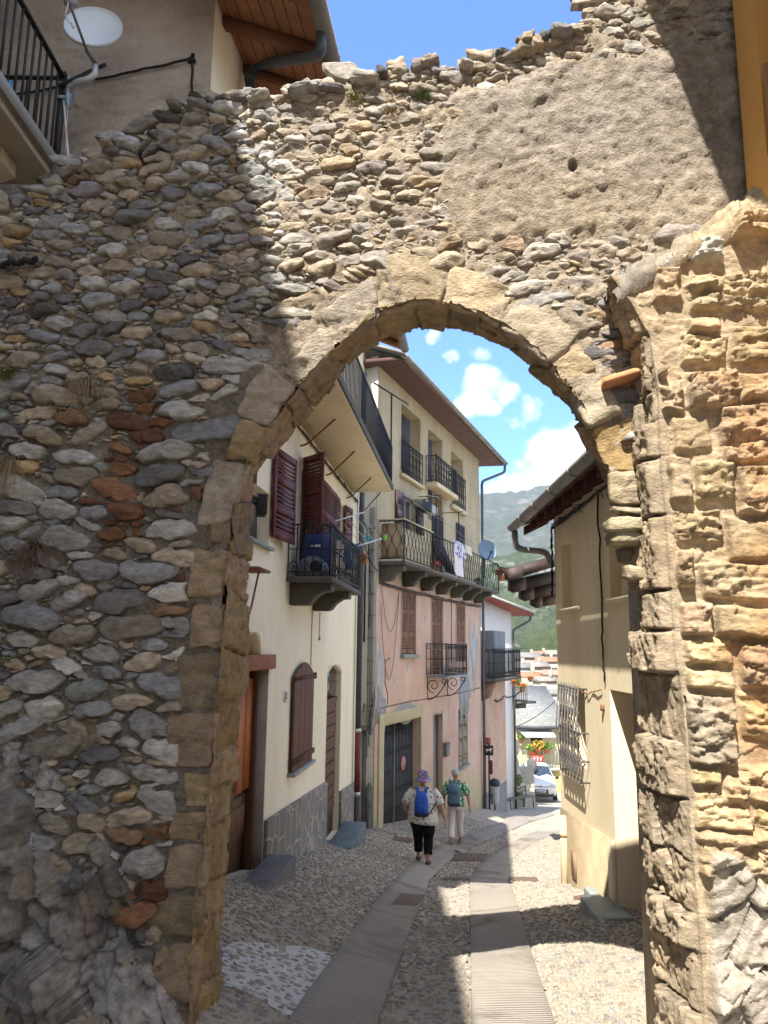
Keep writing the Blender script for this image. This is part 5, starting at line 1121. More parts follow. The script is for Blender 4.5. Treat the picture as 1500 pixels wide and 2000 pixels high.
mb = MB(); mb.box(FP, a+(b-a)*.455, a+(b-a)*.465, -.17, -.15, -5.6, d-.02); part(mb, 'centre_bar', zinc, gg)
cu_, cz_ = FP.uz(788, 1491, -.15)
mb = MB(); mb.lathe(FP.p(cu_, -.162, cz_), (*FP.n, 0), [(0, 0), (.17, 0), (.17, .012), (.125, .014)], 24); ns_ = part(mb, 'round_sign', M('sign_red', (.40, .10, .07), (.48, .15, .11), rough=.4, bump=0), gg, 'small round faded red no-parking disc')
mb = MB(); mb.lathe(FP.p(cu_, -.151, cz_), (*FP.n, 0), [(0, 0), (.12, 0), (.12, .004), (0, .004)], 24); dsc = part(mb, 'sign_disc', M('sign_blue', (.22, .26, .36), (.3, .33, .42), rough=.4, bump=0), ns_)
mb = MB(); mb.prism(FP, [(cu_-.10, cz_+.07), (cu_-.07, cz_+.10), (cu_+.10, cz_-.07), (cu_+.07, cz_-.10)], -.146, -.142); part(mb, 'sign_bar', M('sign_red2', (.42, .11, .08), (.46, .13, .1), rough=.4, bump=0), ns_)
mb = MB(); a, b, c, d = do; mid = a+(b-a)*.5; mb.box(FP, a, mid, -.28, -.22, -6.2, d); mb.box(FP, a+.08, mid-.06, -.22, -.205, c+.2, c+1.0); mb.box(FP, a+.08, mid-.06, -.22, -.205, c+1.15, d-.15); dd_ = part(mb, 'door', wood_dk, pk)
mb = MB(); mb.box(FP, mid+.004, b, -.28, -.12, -6.2, d); part(mb, 'door_glazing', M('blue_grey_panel', (.05, .06, .07), (.075, .085, .1), rough=.3, bump=0), dd_)
mb = MB(); mb.box(FP, a-.04, b+.04, .013, .035, d, d+.05); mb.box(FP, a-.04, a, .013, .035, -6, d); part(mb, 'door_frame', M('pale_frame', (.40, .34, .27), (.46, .4, .33)), pk)
a, b, c, d = gw; um = (a+b)/2; mb = MB(); leaf(mb, FP, a, um-.004, c, d, -.03, rails=(0, .22, .75, 1), pitch=.3); leaf(mb, FP, um+.004, b, c, d, -.03, rails=(0, .22, .75, 1), pitch=.3); part(mb, 'shutter', M('weathered_shutter', (.23, .19, .14), (.30, .25, .19), scale=8, bump=.3, stretch=(4, 4, .4)), pk)
mb = MB(); mb.box(FP, a-.05, b+.05, .013, .08, c-.06, c-.003); part(mb, 'window_sill', slate, pk)
mb = MB(); mu, mz_ = FP.uz(871, 1463, .05); mb.box(FP, mu-.17, mu+.17, .013, .13, mz_-.19, mz_+.15); mb.box(FP, mu-.18, mu+.18, .013, .15, mz_+.152, mz_+.18); part(mb, 'mailbox', M('grey_box', (.13, .14, .15), (.19, .2, .21), rough=.5), pk, bev=.01)
mb = MB(); mu, mz_ = FP.uz(868, 1398, .05); mb.box(FP, mu-.06, mu+.06, .013, .02, mz_-.1, mz_+.1); part(mb, 'number_plate', M('white_enamel', (.62, .61, .57), (.66, .65, .61), rough=.4, bump=0), pk)
mb = MB()
for k in range(3): cable(mb, [FP.p(.1, .05, 1.5-.03*k), FP.p(3.5, .05, 1.44-.03*k), FP.p(uP1-.1, .05, 1.46-.03*k)], .012, .03, 24, k, .007)
g = np.random.default_rng(3)
for k in range(22): c = FP.p(g.uniform(.3, uP1-.3), .05, 1.44); mb.tube([c, c+g.normal(0, .06, 3)], .008, 4)
cable(mb, [FP.p(.25, .04, 1.4), FP.p(1.45, .04, 1.35)], .006, 1.0, 24); cable(mb, [FP.p(.2, .04, 1.0), FP.p(1.45, .04, 1.35)], .006, 1.9, 24)
u = FP.uz(880, 1200)[0]; mb.tube([FP.p(u, .03, 1.4), FP.p(u, .03, -.4)], .01, 5)
mb.tube([FP.p(.3, .016, -1.35), FP.p(2.2, .016, -1.32), FP.p(u+.2, .016, -1.35), FP.p(uP1-.2, .016, -1.3)], .012, 5)
uu = FP.uz(752, 1345)[0]; mb.tube([FP.p(uu+.25, .016, -.25), FP.p(uu-.05, .016, -.3), FP.p(uu-.05, .016, -.8), FP.p(uu+.12, .016, -1.05), FP.p(uu+.15, .016, -1.3)], .012, 5)
part(mb, 'cable_run', M('old_cable', (.07, .055, .05), (.11, .09, .08)), pk)
# shallow bare-plaster losses on the pink wall, with their own outline
def blot(F, px, py, rx, ry, seed, w=.0128, n=40):
    u, z = F.uz(px, py); g = np.random.default_rng(seed); ph = g.uniform(0, 6, 5)
    return [(u+rx*(1+.25*math.sin(2*t+ph[0])+.2*math.sin(3*t+ph[1])+.12*math.sin(7*t+ph[2])+.07*math.sin(13*t+ph[3]))*math.cos(t), z+ry*(1+.25*math.sin(2*t+ph[1])+.2*math.sin(4*t+ph[2])+.1*math.sin(9*t+ph[4]))*math.sin(t)) for t in np.linspace(0, 2*math.pi, n, endpoint=False)]
for k, (px, py, rx, ry, lab) in enumerate(((736, 1325, .35, 1.1, 'pale'), (790, 1393, 1.1, .2, 'grey'), (905, 1360, .5, .9, 'grey'), (922, 1290, .5, 1.3, 'pale'), (742, 1390, .4, .45, 'grey'))):
    mb = MB(); mb.prism(FP, [(min(max(u, .02), uP1-.15), z) for u, z in blot(FP, px, py, rx, ry, k)], .013, .0165+k*.0012); part(mb, 'bare_patch', M('bare_pale', (.45, .44, .43), (.55, .54, .54), scale=4, fine=.25, bump=.3) if lab == 'pale' else M('bare_grey', (.27, .28, .29), (.37, .37, .365), scale=4, fine=.25, bump=.3), pk)

# ================================================================== ochre house on the right
yh = thing('ochre_house', 'ochre rendered corner house with a grilled window, brown door and tiled eave', 'house', FY.p(-3, -1, -3))
y0, y1 = -7.0, 0.0
yw1 = FY.R(1130, 1050, 1183, 1097); yw1 = (yw1[1], yw1[0]) if yw1[1] < yw1[0] else yw1[:2]
zz = FY.uz(1098, 1064)[1]; zb1 = FY.uz(1100, 1190)[1]
hy1 = (yw1[0], yw1[1], zb1, zz, .12)
a_ = FY.uz(1240, 1170)[0]; b_ = FY.uz(1193, 1170)[0]; hy2 = (a_-.05, b_, FY.uz(1194, 1170)[1], FY.uz(1194, 1042)[1], .12)
g0, g1 = FY.uz(1143, 1400)[0], FY.uz(1120, 1400)[0]; g1b = FY.uz(1096, 1400)[0]
hyg = (g0, -.55, FY.uz(1143, 1500)[1], FY.uz(1120, 1341)[1], .35)
dr1 = FY.uz(1197, 1500)[0]; hyd = (dr1-1.25, dr1, -5, FY.uz(1198, 1348)[1], .42)
mb = MB(); wall_panel(mb, FY, y0, y1, -6, 2.1, [hy1, hy2, hyg, hyd]); 
FYe = side(FY, y1, False)
mb.quad(FY.p(y1, 0, -6), FY.p(y1, -6, -6), FY.p(y1, -6, 4.5), FY.p(y1, 0, 2.1)); mb.quad(FY.p(y0, 0, -6), FY.p(y0, 0, 2.1), FY.p(y0, -6, 4.5), FY.p(y0, -6, -6)); mb.quad(FY.p(y0, -6, -6), FY.p(y0, -6, 4.5), FY.p(y1, -6, 4.5), FY.p(y1, -6, -6)); part(mb, 'front_wall', ochre, yh)
mb = MB(); mb.box(FY, hy1[0]-.04, hy1[1]+.04, -.1, .05, zb1-.06, zb1-.003); part(mb, 'window_sill', ochre, yh); mb = MB(); mb.box(FY, hy2[0]-.04, hy2[1]+.04, -.1, .05, hy2[2]-.06, hy2[2]-.003); part(mb, 'window_sill', ochre, yh)
win(yh, FY, hyg, plum, w=-.3)
# roughcast plinth
mb = MB(); mb.prism(FY, [(y1-.06, -6), (y1-.06, FY.uz(1105, 1585)[1]), (dr1+.18, FY.uz(1192, 1636)[1]), (dr1+.18, -6)], .003, .03); part(mb, 'plinth', ochre_rough, yh)
mb = MB(); mb.prism(FY, [(dr1+.17, -6), (dr1+.17, -2.2), (dr1+.0, -2.05), (dr1+.0, -6)], .003, .05); part(mb, 'door_pilaster', ochre, yh, bev=.01)
mb = MB(); mb.box(FY, hyd[0], hyd[1]-.0, -.42, -.36, -5, hyd[3]); dd = part(mb, 'door', M('brown_door', (.10, .045, .02), (.16, .075, .035), scale=9, bump=.25, stretch=(8, 8, .5), rough=.5), yh)
mb = MB(); zk = FY.uz(1250, 1610, -.36)[1]
for k in range(7): u = hyd[0]+.1+k*(hyd[1]-hyd[0]-.2)/7; mb.box(FY, u, u+.1, -.36, -.335, zk+.08, hyd[3]-.1)
for k in range(3): mb.box(FY, hyd[0]+.06, hyd[1]-.06, -.36, -.32, zk-.02-k*.06, zk+.01-k*.06)
for k in range(2): mb.box(FY, hyd[0]+.12+k*.6, hyd[0]+.58+k*.6, -.36, -.335, -3.0, zk-.3)
part(mb, 'panelling', M('brown_door2', (.13, .06, .028), (.19, .09, .042), scale=9, bump=.25, stretch=(8, 8, .5), rough=.5), dd, bev=.006)
# bowed window grille
gz0, gz1 = FY.uz(1118, 1536, .28)[1], FY.uz(1115, 1340, .28)[1]; ga, gb_ = FY.uz(1147, 1450, .02)[0], -.50
mb = MB(); W = .11
for z in (gz0, gz0+.25, gz1-.05, (gz0+gz1)/2):
    mb.tube([FY.p(ga, .0, z), FY.p(ga, W, z), FY.p(gb_, W, z), FY.p(gb_, 0, z)], .011, 5)
n = 7
for k in range(n+1):
    u = ga+(gb_-ga)*k/n; mb.tube([FY.p(u, W, gz1)]+[FY.p(u, W+.05*math.sin(math.pi*t)**2*(1 if t > .0 else 0), gz0+(gz1-gz0)*(1-t)) for t in np.linspace(.55, 1, 8)], .010, 5)
for k in range(n):
    u = ga+(gb_-ga)*(k+.5)/n; R = (gb_-ga)/n*.42
    for zc, a0, dr in ((gz1-.1, math.pi/2, 1), (gz1-.35, -math.pi/2, -1), (gz1-.62, math.pi/2, 1), (gz1-.9, -math.pi/2, 1), (gz0+.45, math.pi/2, -1), (gz0+.18, -math.pi/2, 1)): mb.tube(spiral(FY, u, zc, W, R, 1.3, a0, dr, 18), .008, 4)
    mb.tube([FY.p(u+R*math.sin(2*math.pi*t*1.5), W+.004, gz0+(gz1-gz0)*t) for t in np.linspace(.05, .95, 24)], .007, 4)
for z in (gz0, gz1-.05):
    for k in range(4): t = k/3; mb.tube([FY.p(ga, 0, z), FY.p(ga, W, z)], .01, 4)
part(mb, 'window_grille', M('grey_iron', (.085, .08, .08), (.13, .125, .12), rough=.5), yh)
# tiled eave on short rafters
mb = MB(); ov = .42; zA = 1.93
v = [FY.p(u, w, z) for (u, w, z) in ((y0, ov, zA-.02), (.55, ov, zA-.02), (.55, -5, zA+1.9), (y0, -5, zA+1.9))]; v += [p_+np.array([0, 0, .09]) for p_ in v]; mb.hexa(v); ry = part(mb, 'roof', M('maroon_boards', (.085, .03, .03), (.12, .045, .042), scale=5, bump=.2), yh)
for u in np.arange(y0+.2, .5, .52):
    mb = MB(); mb.hexa([FY.p(u-.06, ov-.06, zA-.16), FY.p(u+.06, ov-.06, zA-.16), FY.p(u+.06, -.02, zA+.03), FY.p(u-.06, -.02, zA+.03), FY.p(u-.06, ov-.06, zA-.022), FY.p(u+.06, ov-.06, zA-.022), FY.p(u+.06, -.02, zA+.165), FY.p(u-.06, -.02, zA+.165)]); part(mb, 'rafter', M('maroon_rafter', (.07, .022, .022), (.1, .035, .033), scale=5, bump=.2), ry, bev=.006)
mb = MB(); v = [FY.p(u, w, z) for (u, w, z) in ((y0, ov+.03, zA+.075), (.6, ov+.03, zA+.075), (.6, -5, zA+2.0), (y0, -5, zA+2.0))]; v += [p_+np.array([0, 0, .06]) for p_ in v]; mb.hexa(v); part(mb, 'roof_cover', tileroof, ry)
mb = MB(); gutter(mb, FY.p(.62, ov+.1, zA-.01), FY.p(y0, ov+.1, zA+.02), .085); part(mb, 'gutter', zinc, ry)
mb = MB(); cu_, cz_ = FY.uz(1080, 1084, .06); mb.tube(smooth_path([FY.p(.5, ov+.09, zA-.09), FY.p(.5, ov+.07, zA-.38), FY.p(.28, .06, cz_+.1), FY.p(.1, .03, cz_-.1)]), .05, 10); part(mb, 'downpipe', zinc, yh, smooth=True)
mb = MB(); mb.tube([FY.p(-.36, .06, -2.25), FY.p(-.36, .06, -3.4)], .05, 10); mb.tube([FY.p(-.36, .06, -2.52), FY.p(-.36, .06, -2.46)], .06, 10); part(mb, 'drain_pipe', M('ochre_pipe', (.50, .40, .25), (.56, .45, .3)), yh, smooth=True)
mb = MB(); hu, hz_ = FY.uz(1122, 1690, .03); mb.box(FY, hu-.12, hu+.12, .031, .045, hz_-.16, hz_+.16); part(mb, 'hatch', M('brown_hatch', (.24, .15, .09), (.3, .2, .13)), yh)
mb = MB(); cA = FY.p(-.02, .04, FY.uz(1078, 1030)[1]); cB = FY.p(-6, .04, FY.uz(1185, 950)[1])
for k in range(3): cable(mb, [FY.p(-.02, .05, cz_-.6), cA+np.array([0, 0, -.03*k]), FY.p(-2.5, .04, cA[2]+.01), cB], .012, .015, 22, k, .008)
g = np.random.default_rng(8)
for k in range(30): c = FY.p(g.uniform(-4, -.1), .05, cA[2]); mb.tube([c, c+g.normal(0, .045, 3)], .006, 4)
cu2, z2 = FY.uz(1178, 1150); cable(mb, [FY.p(cu2, .03, cA[2]), FY.p(cu2-.02, .03, .4), FY.p(cu2, .03, -.1), FY.p(cu2+.01, .02, -.35)], .012, 0, 8, 3, .004)
part(mb, 'cable_run', black, yh)
mb = MB(); uA, zA_ = FY.uz(1120, 1341); uB, zB_ = FY.uz(1178, 1347); cable(mb, [FY.p(uA, .02, zA_-.01), FY.p((uA+uB)/2, .02, zA_-.05), FY.p(uB, .02, zB_)], .007, 0, 8, 4, .008); mb.box(FY, FY.uz(1180, 1380)[0]-.02, FY.uz(1180, 1380)[0]+.02, .003, .04, FY.uz(1180, 1380)[1]-.05, FY.uz(1180, 1380)[1]+.02); part(mb, 'wall_hook', rust_iron, yh)
zst = FY.uz(1235, 1765, .3)[1]
step_thing('stone_step', 'slate threshold step of the brown door in the ochre house', FY, dr1-1.5, dr1+.12, .38, GB(FY, dr1-.7)-.03, slate)
step_thing('stone_step', 'small slate kerb stone at the foot of the ochre plinth', FY, dr1+.16, dr1+.75, .18, GB(FY, dr1+.4)+.08, slate)
# ================================================================== tall house with the balcony at the upper left edge
FL = Fr((-3.9, 6.5), (0.0, 1.0))           # u = Y - 6.5, outward +x
tall = thing('balcony_house', 'tall rendered house at the upper left edge of the view with a dark railed balcony', 'house', FL.p(-5, -1, -1.5))
tanwall = M('tan_render', (.40, .32, .22), (.48, .39, .28), scale=1.4, bump=.3, bscale=24, fine=.1)
mb = MB(); hb = (-2.6, -1.5, 4.32, 6.3, .25); wall_panel(mb, FL, -15, 0, -3.5, 9.1, [hb, (-6, -5, 5, 6.5), (-10, -9, 5, 6.5), (-6, -5, .5, 2)]); shell(mb, FL, -15, 0, -7, 0, -3.5, 9.1, sides='lrb'); part(mb, 'front_wall', tanwall, tall)
mb = MB(); v = [FL.p(u, w, z) for (u, w, z) in ((-15.5, 1.23, 9.2), (.35, 1.23, 9.2), (.35, -7, 11.5), (-15.5, -7, 11.5))]; v += [q_+np.array([0, 0, .12]) for q_ in v]; mb.hexa(v); part(mb, 'roof', tileroof, tall)
win(tall, FL, hb, plum)
mb = MB(); mb.box(FL, -7, -.2, .003, .92, 4.06, 4.14); mb.box(FL, -7.02, -.18, .80, .955, 4.14, 4.26); lbx = part(mb, 'balcony', M('balcony_concrete', (.36, .31, .23), (.43, .37, .28), scale=3, fine=.1), tall, bev=.01)
mb = MB(); mb.box(FL, -7.02, -.19, .957, .975, 4.12, 4.24); part(mb, 'fascia', M('fascia_grey', (.27, .25, .22), (.34, .31, .28)), lbx)
for u in (-.62, -2.6, -4.6):
    mb = MB(); F_ = side(FL, u, True); mb.prism(F_, [(0, 4.057), (.70, 4.057), (.70, 3.93), (.42, 3.82), (.30, 3.62), (0, 3.55)], -.13, .13); part(mb, 'bracket', M('bracket_tan', (.40, .31, .20), (.46, .37, .25), scale=3), lbx, bev=.012)
mb = MB(); rails(mb, FL, -7, -.22, .90, 4.26, 5.14, sp=.115, r=.008, top=.02); rails(mb, side(FL, -.22, False), .02, .90, 0, 4.26, 5.14, sp=.115, r=.008, top=.02); mb.box(FL, -.245, -.195, .875, .925, 4.14, 5.18); part(mb, 'railing', iron, lbx)
mb = MB(); mb.box(FL, -1.62, -1.48, .78, .93, 4.3, 7.0); part(mb, 'wooden_post', M('pale_post', (.34, .24, .17), (.42, .31, .22), scale=6, stretch=(5, 5, .5), bump=.2), lbx, bev=.01)
# clothes pegs bag and line on the balcony
for k, (u, z) in enumerate(((-.95, 4.62), (-.62, 4.70))):
    m = MB(); c = FL.p(u, .62, z); m.lump(c, (.035, .03, .075), seed=60+k, amp=.35, e=.7, F=FL); tag(m.build('blue_cloth', M('blue_plastic', (.03, .22, .55), (.05, .30, .68), rough=.4), None, smooth=True), ('bright blue cloth clipped low inside the dark balcony railing', 'bright blue cloth nearest the corner post of the dark balcony')[k], 'cloth', 'blue cloths on the balcony')
# satellite dish held out from the railing corner
corner = FL.p(-.22, .90, 5.0)
dish = thing('satellite_dish', 'pale blue satellite dish on a bent arm fixed to the balcony railing', 'satellite dish', corner)
dc = P(183, 52, 6.15); base = FL.p(-.22, .93, 4.98)
el_ = P(186, 128, 6.2)
mb = MB(); mb.tube(smooth_path([base, P(150, 160, 6.2), P(172, 155, 6.2), P(186, 145, 6.2), el_]), .028, 10); part(mb, 'arm', M('galvanised', (.30, .32, .34), (.42, .44, .46), rough=.45, metal=.4), dish, smooth=True)
mb = MB()
for dz in (-.07, .07): mb.box(FL, -.26, -.17, .86, .955, 4.98+dz-.012, 4.98+dz+.012)
mb.prism(FL, [(-.27, 4.84), (-.17, 4.84), (-.13, 4.98), (-.17, 5.12), (-.27, 5.12)], .957, .975); part(mb, 'mount_plate', M('blue_steel', (.22, .34, .46), (.30, .44, .58), rough=.4), dish)
nrm = np.array([.34, -.84, .18]); nrm /= np.linalg.norm(nrm)
tl_ = np.array([.93, .37, -.0])
def dishshape(mb, c, nrm, rx, ry, dep, up=(0, 0, 1)):
    x = np.cross(up, nrm); x /= np.linalg.norm(x); y = np.cross(nrm, x); ro = rad(46); x, y = x*math.cos(ro)+y*math.sin(ro), -x*math.sin(ro)+y*math.cos(ro); R = []
    for r in (0.02, .3, .55, .75, .9, 1.0): R.append([c+nrm*(dep*(r*r-1))+x*rx*r*math.cos(t)+y*ry*r*math.sin(t) for t in np.linspace(0, 2*math.pi, 40, endpoint=False)])
    R.append([c+nrm*.012+x*rx*1.03*math.cos(t)+y*ry*1.03*math.sin(t) for t in np.linspace(0, 2*math.pi, 40, endpoint=False)])
    R.append([c-nrm*.02+x*rx*1.03*math.cos(t)+y*ry*1.03*math.sin(t) for t in np.linspace(0, 2*math.pi, 40, endpoint=False)])
    for r in (.9, .6, .3, .02): R.append([c+nrm*(dep*(r*r-1)-.02)+x*rx*r*math.cos(t)+y*ry*r*math.sin(t) for t in np.linspace(0, 2*math.pi, 40, endpoint=False)])
    mb.rings(R); return x, y
mb = MB(); x_, y_ = dishshape(mb, dc, nrm, .275, .205, .06); part(mb, 'reflector', M('dish_paint', (.50, .55, .60), (.56, .61, .66), scale=3, rough=.35, bump=0), dish, smooth=True)
foc = P(134, 2, 5.86); low_ = P(170, 100, 6.08)
mb = MB(); mb.tube([low_, foc], .013, 6); mb.tube([low_, el_+np.array([0, 0, .02])], .02, 6); part(mb, 'feed_arm', M('feed_steel', (.10, .09, .085), (.15, .135, .13)), dish)
mb = MB(); mb.tube([foc-np.array([.04, 0, -.0]), foc+np.array([.05, .05, .02])], .032, 10); part(mb, 'feed_horn', M('horn_grey', (.2, .2, .22), (.3, .3, .32)), dish)
mb = MB(); cable(mb, [foc, foc+np.array([-.02, 0, -.12]), P(140, 45, 5.95), P(146, 52, 6.0)], .006, .03, 10); part(mb, 'cable', M('white_cable', (.55, .55, .55), (.62, .62, .62), bump=0), dish); mb = MB(); cable(mb, [base+np.array([0, -.02, -.1]), FL.p(-.16, .96, 4.5), FL.p(-.2, 1.0, 4.35), FL.p(-.26, .99, 4.28)], .011, 0, 8); part(mb, 'cable', M('white_cable', (.55, .55, .55), (.62, .62, .62), bump=0), dish)
mb = MB(); mb.tube([FL.p(-.3, .90, 4.98), P(206, 126, 6.35)], .018, 6); part(mb, 'stay_bar', iron, dish)
# cable strung across the gable wall of the cream house
gw_ = lambda px, py: FS.p(FS.uz(px, py)[0], .03, FS.uz(px, py)[1])
mb = MB(); cable(mb, [gw_(376, 205), gw_(378, 120), gw_(372, 118), gw_(300, 135), gw_(150, 165), gw_(20, 192)], .013, .01, 10, 5, .003); mb.tube([gw_(380, 110), gw_(372, 126), gw_(384, 122)], .02, 5); part(mb, 'cable_run', black, house)
m = MB(); cable(m, [P(52, 2, 6.3), P(135, 150, 6.3), P(128, 300, 5.6)], .004, .0, 14, 2); tag(m.build('clothes_line', M('cord', (.35, .31, .25), (.42, .38, .32), bump=0), None), 'thin cord hanging down beside the dark balcony', 'cord')
m = MB(); cable(m, [FA.p(*((lambda q: (q[0], .06, q[1]))(FA.uz(-20, 530)))), FA.p(*((lambda q: (q[0], .09, q[1]))(FA.uz(40, 524)))), FA.p(*((lambda q: (q[0], .05, q[1]))(FA.uz(82, 512))))], .02, .01, 12, 5, .008); tag(m.build('cut_cable', black, None), 'black cable end sticking out over the shaded rubble wall', 'cable')
# weeds growing out of the masonry
def tuft(name, label, px, py, n, L, col, droop, spread, seed, grp='weeds rooted in the old wall', F=None):
    F = F or FA; u, z = F.uz(px, py, .04); g = np.random.default_rng(seed); m = MB()
    for k in range(n):
        a = g.normal(0, spread); l = L*g.uniform(.5, 1.2); b = F.p(u+g.normal(0, .025), .03, z+g.normal(0, .015)); o = np.array([*F.n, 0])*g.uniform(.15, .8)*l+np.array([*F.d, 0])*math.sin(a)*l; up = g.uniform(.2, .9)*l
        pts = [b+o*t+np.array([0, 0, up*t-droop*l*t*t*2]) for t in np.linspace(0, 1, 6)]; w = .0032
        x = np.array([*F.d, 0]); v = []; 
        for i, p_ in enumerate(pts): ww = w*(1-i/5.5); v += [p_-x*ww, p_+x*ww]
        m.add(v, [(2*i, 2*i+1, 2*i+3, 2*i+2) for i in range(5)])
    return tag(m.build(name, M('weed_'+'_'.join(f'{c:.2f}' for c in col), col, tuple(c*1.6 for c in col), scale=30, bump=0, rough=.7), None, fix=False), label, 'plant', grp)
straw = (.20, .155, .09); gre_ = (.055, .085, .02); oli = (.13, .13, .04)
tuft('grass_tuft', 'dry straw tuft hanging from the shaded wall with white seed heads', 168, 745, 90, .24, straw, .75, .6, 1)
tuft('grass_tuft', 'green weed clump at the edge of the shaded wall', 12, 735, 110, .16, oli, .3, .9, 2)
tuft('grass_tuft', 'dry grass hanging at the edge of the wall below the green clump', 18, 900, 80, .26, straw, .9, .5, 3)
tuft('grass_tuft', 'dead brown roots spreading over the wall above the bedrock', 70, 1070, 120, .22, (.10, .07, .05), .8, .8, 4)
tuft('grass_tuft', 'small green weed just above the bedrock', 10, 1290, 60, .10, gre_, .3, 1.0, 5)
tuft('grass_tuft', 'yellow green tuft on the wall top by the grey capping stones', 692, 190, 70, .08, oli, .15, 1.0, 6)
tuft('grass_tuft', 'bright green tuft near the middle of the wall top', 826, 186, 70, .07, gre_, .15, 1.0, 7)
tuft('grass_tuft', 'dry brown tuft a little below the wall top', 762, 216, 60, .07, (.17, .12, .06), .2, 1.0, 8)

# ================================================================== orange house at the upper right edge
FO = Fr((2.13, 4.15), (0.0, -1.0), (-1.0, 0.0))       # u runs towards the camera, faces the street
oh = thing('orange_house', 'orange rendered house corner at the upper right edge of the view', 'house', FO.p(4, -1, -1.5))
orangewall = M('orange_render', (.56, .30, .085), (.62, .355, .115), scale=1.3, bump=.15, bscale=24, fine=.06)
mb = MB(); ho = (.25, .75, 2.75, 4.3, .16); wall_panel(mb, FO, 0, 12, 1.2, 5.55, [ho]); shell(mb, FO, 0, 12, -6, 0, 1.2, 5.55, sides='lr'); part(mb, 'front_wall', orangewall, oh)
mb = MB(); mb.box(FO, .25, .75, -.15, -.12, 2.75, 4.3); part(mb, 'shutter', M('ochre_wood', (.36, .17, .04), (.44, .22, .06), stretch=(5, 5, .5), bump=.2), oh)
mb = MB(); mb.box(FO, .33, .36, .005, .03, 2.65, 3.25); part(mb, 'shutter_bar', M('bar_wood', (.24, .13, .045), (.3, .17, .06)), oh)
mb = MB(); v = [FO.p(u, w, z) for (u, w, z) in ((-.25, .90, 5.6), (12, .90, 5.6), (12, -6, 7.6), (-.25, -6, 7.6))]; v += [q_+np.array([0, 0, .1]) for q_ in v]; mb.hexa(v); part(mb, 'roof', tileroof, oh)
mb = MB(); wall_panel(mb, FO, 0, 12, -3.5, 1.19, []); part(mb, 'lower_wall', M('stone_base', (.36, .31, .24), (.45, .39, .3), scale=4, bump=.7, bscale=14), oh)

# ================================================================== houses further down
FX = Fr(FP.p(uP1+.03, -.05, 0)[:2], (P(990, 1590, 30)-FP.p(uP1+.03, -.05, 0))[:2])
ex = thing('salmon_house', 'short salmon rendered house after the pink one with a balcony and a grey boxed-in closet', 'house', FX.p(1.2, -1, -6.3)); uX1 = FX.uz(989, 1500)[0]
zbX = FX.uz(960, 1330)[1]
mb = MB(); wall_panel(mb, FX, 0, uX1, -9, zbX, []); shell(mb, FX, 0, uX1, -5, 0, -9, zbX, sides='rt'); part(mb, 'front_wall', M('salmon_render', (.46, .30, .22), (.55, .39, .30), scale=2.2, bump=.4, bscale=18, fine=.35, stretch=(1, 1, .5)), ex)
mb = MB(); mb.box(FX, 0, uX1, .003, .012, -9, FX.uz(980, 1530)[1]); part(mb, 'damp_foot', M('damp_foot', (.19, .18, .17), (.27, .25, .22), scale=4, fine=.3), ex)
q = ray(981, 1322); q = q*((zbX)/q[2]); wX = max(.5, float((q[:2]-FX.o)@FX.n)); uXb = FX.uz(1018, 1320, wX)[0]
mb = MB(); mb.box(FX, .02, uXb, -.6, wX, zbX+.01, zbX+.14); bx = part(mb, 'balcony', slab_grey, ex)
zXt = FX.uz(982, 1268, wX)[1]
mb = MB(); balcony_rail(mb, FX, .06, uXb-.04, wX-.03, zbX+.14, zXt, sp=.14, r=.010, style='scroll'); part(mb, 'railing', iron, bx)
mb = MB(); mb.tube([FX.p(.1, wX, zXt), FX.p(.1, wX+.0, zXt+.02), FX.p(uXb+.6, wX+.1, zXt+.05)], .012, 5); part(mb, 'drying_pole', iron, bx)
u0_ = FX.uz(948, 1270)[0]; u1_ = FX.uz(982, 1270, .2)[0]
mb = MB(); mb.box(FX, u0_+.1, u1_, -.5, .30, zbX+.145, FX.uz(965, 1233)[1]); part(mb, 'closet', M('grey_closet', (.16, .18, .19), (.22, .245, .25), scale=3, bump=.25, stretch=(3, 3, .6)), ex, bev=.015)
mb = MB(); mb.prism(side(FX, .3, True), [(0, zbX-.01), (wX*.9, zbX-.01), (wX*.5, zbX-.5), (0, zbX-.62)], -.2, .2); part(mb, 'bracket', M('rust_bracket', (.2, .11, .07), (.27, .16, .1), bump=.5), bx)
m = MB(); cable(m, [FX.p(.05, .5, zbX-.55), FX.p(1.2, wX, zbX-.5), FX.p(uXb, wX, zbX-.42)], .02, .12, 24, 3, .02); tag(m.build('loose_cable', black, None), 'bundle of cables drooping under the closet balcony', 'cable')
# white gable house
YW = 33.5
wg = thing('white_gable_house', 'white gabled house with a red boarded eave beyond the closet balcony', 'house', P(975, 1500, YW))
FW = Fr(P(941, 1300, YW)[:2], (P(998, 1300, YW+1.4)-P(941, 1300, YW))[:2]); 
if FW.n[1] > 0: FW.n = -FW.n
uz = lambda px, py, w=0.0: FW.uz(px, py, w)
A_, B_, C_ = uz(935, 1168), uz(998, 1196), uz(998, 1600)
mb = MB(); mb.prism(FW, [(A_[0]-2, C_[1]-2), (B_[0], C_[1]-2), (B_[0], B_[1]), (A_[0]-.0, A_[1]), (A_[0]-2, A_[1]+.9)], -6, 0); part(mb, 'gable_wall', M('bright_white', (.66, .66, .66), (.74, .74, .73), scale=1.2, bump=.05), wg)
R0, R1 = uz(930, 1160, .5), uz(1043, 1203, .5)
mb = MB(); mb.prism(FW, [(R0[0], R0[1]), (R1[0], R1[1]), (R1[0], R1[1]+.10), (R0[0], R0[1]+.10)], -6, .5); rg = part(mb, 'roof', M('red_boards', (.20, .055, .045), (.27, .085, .07)), wg)
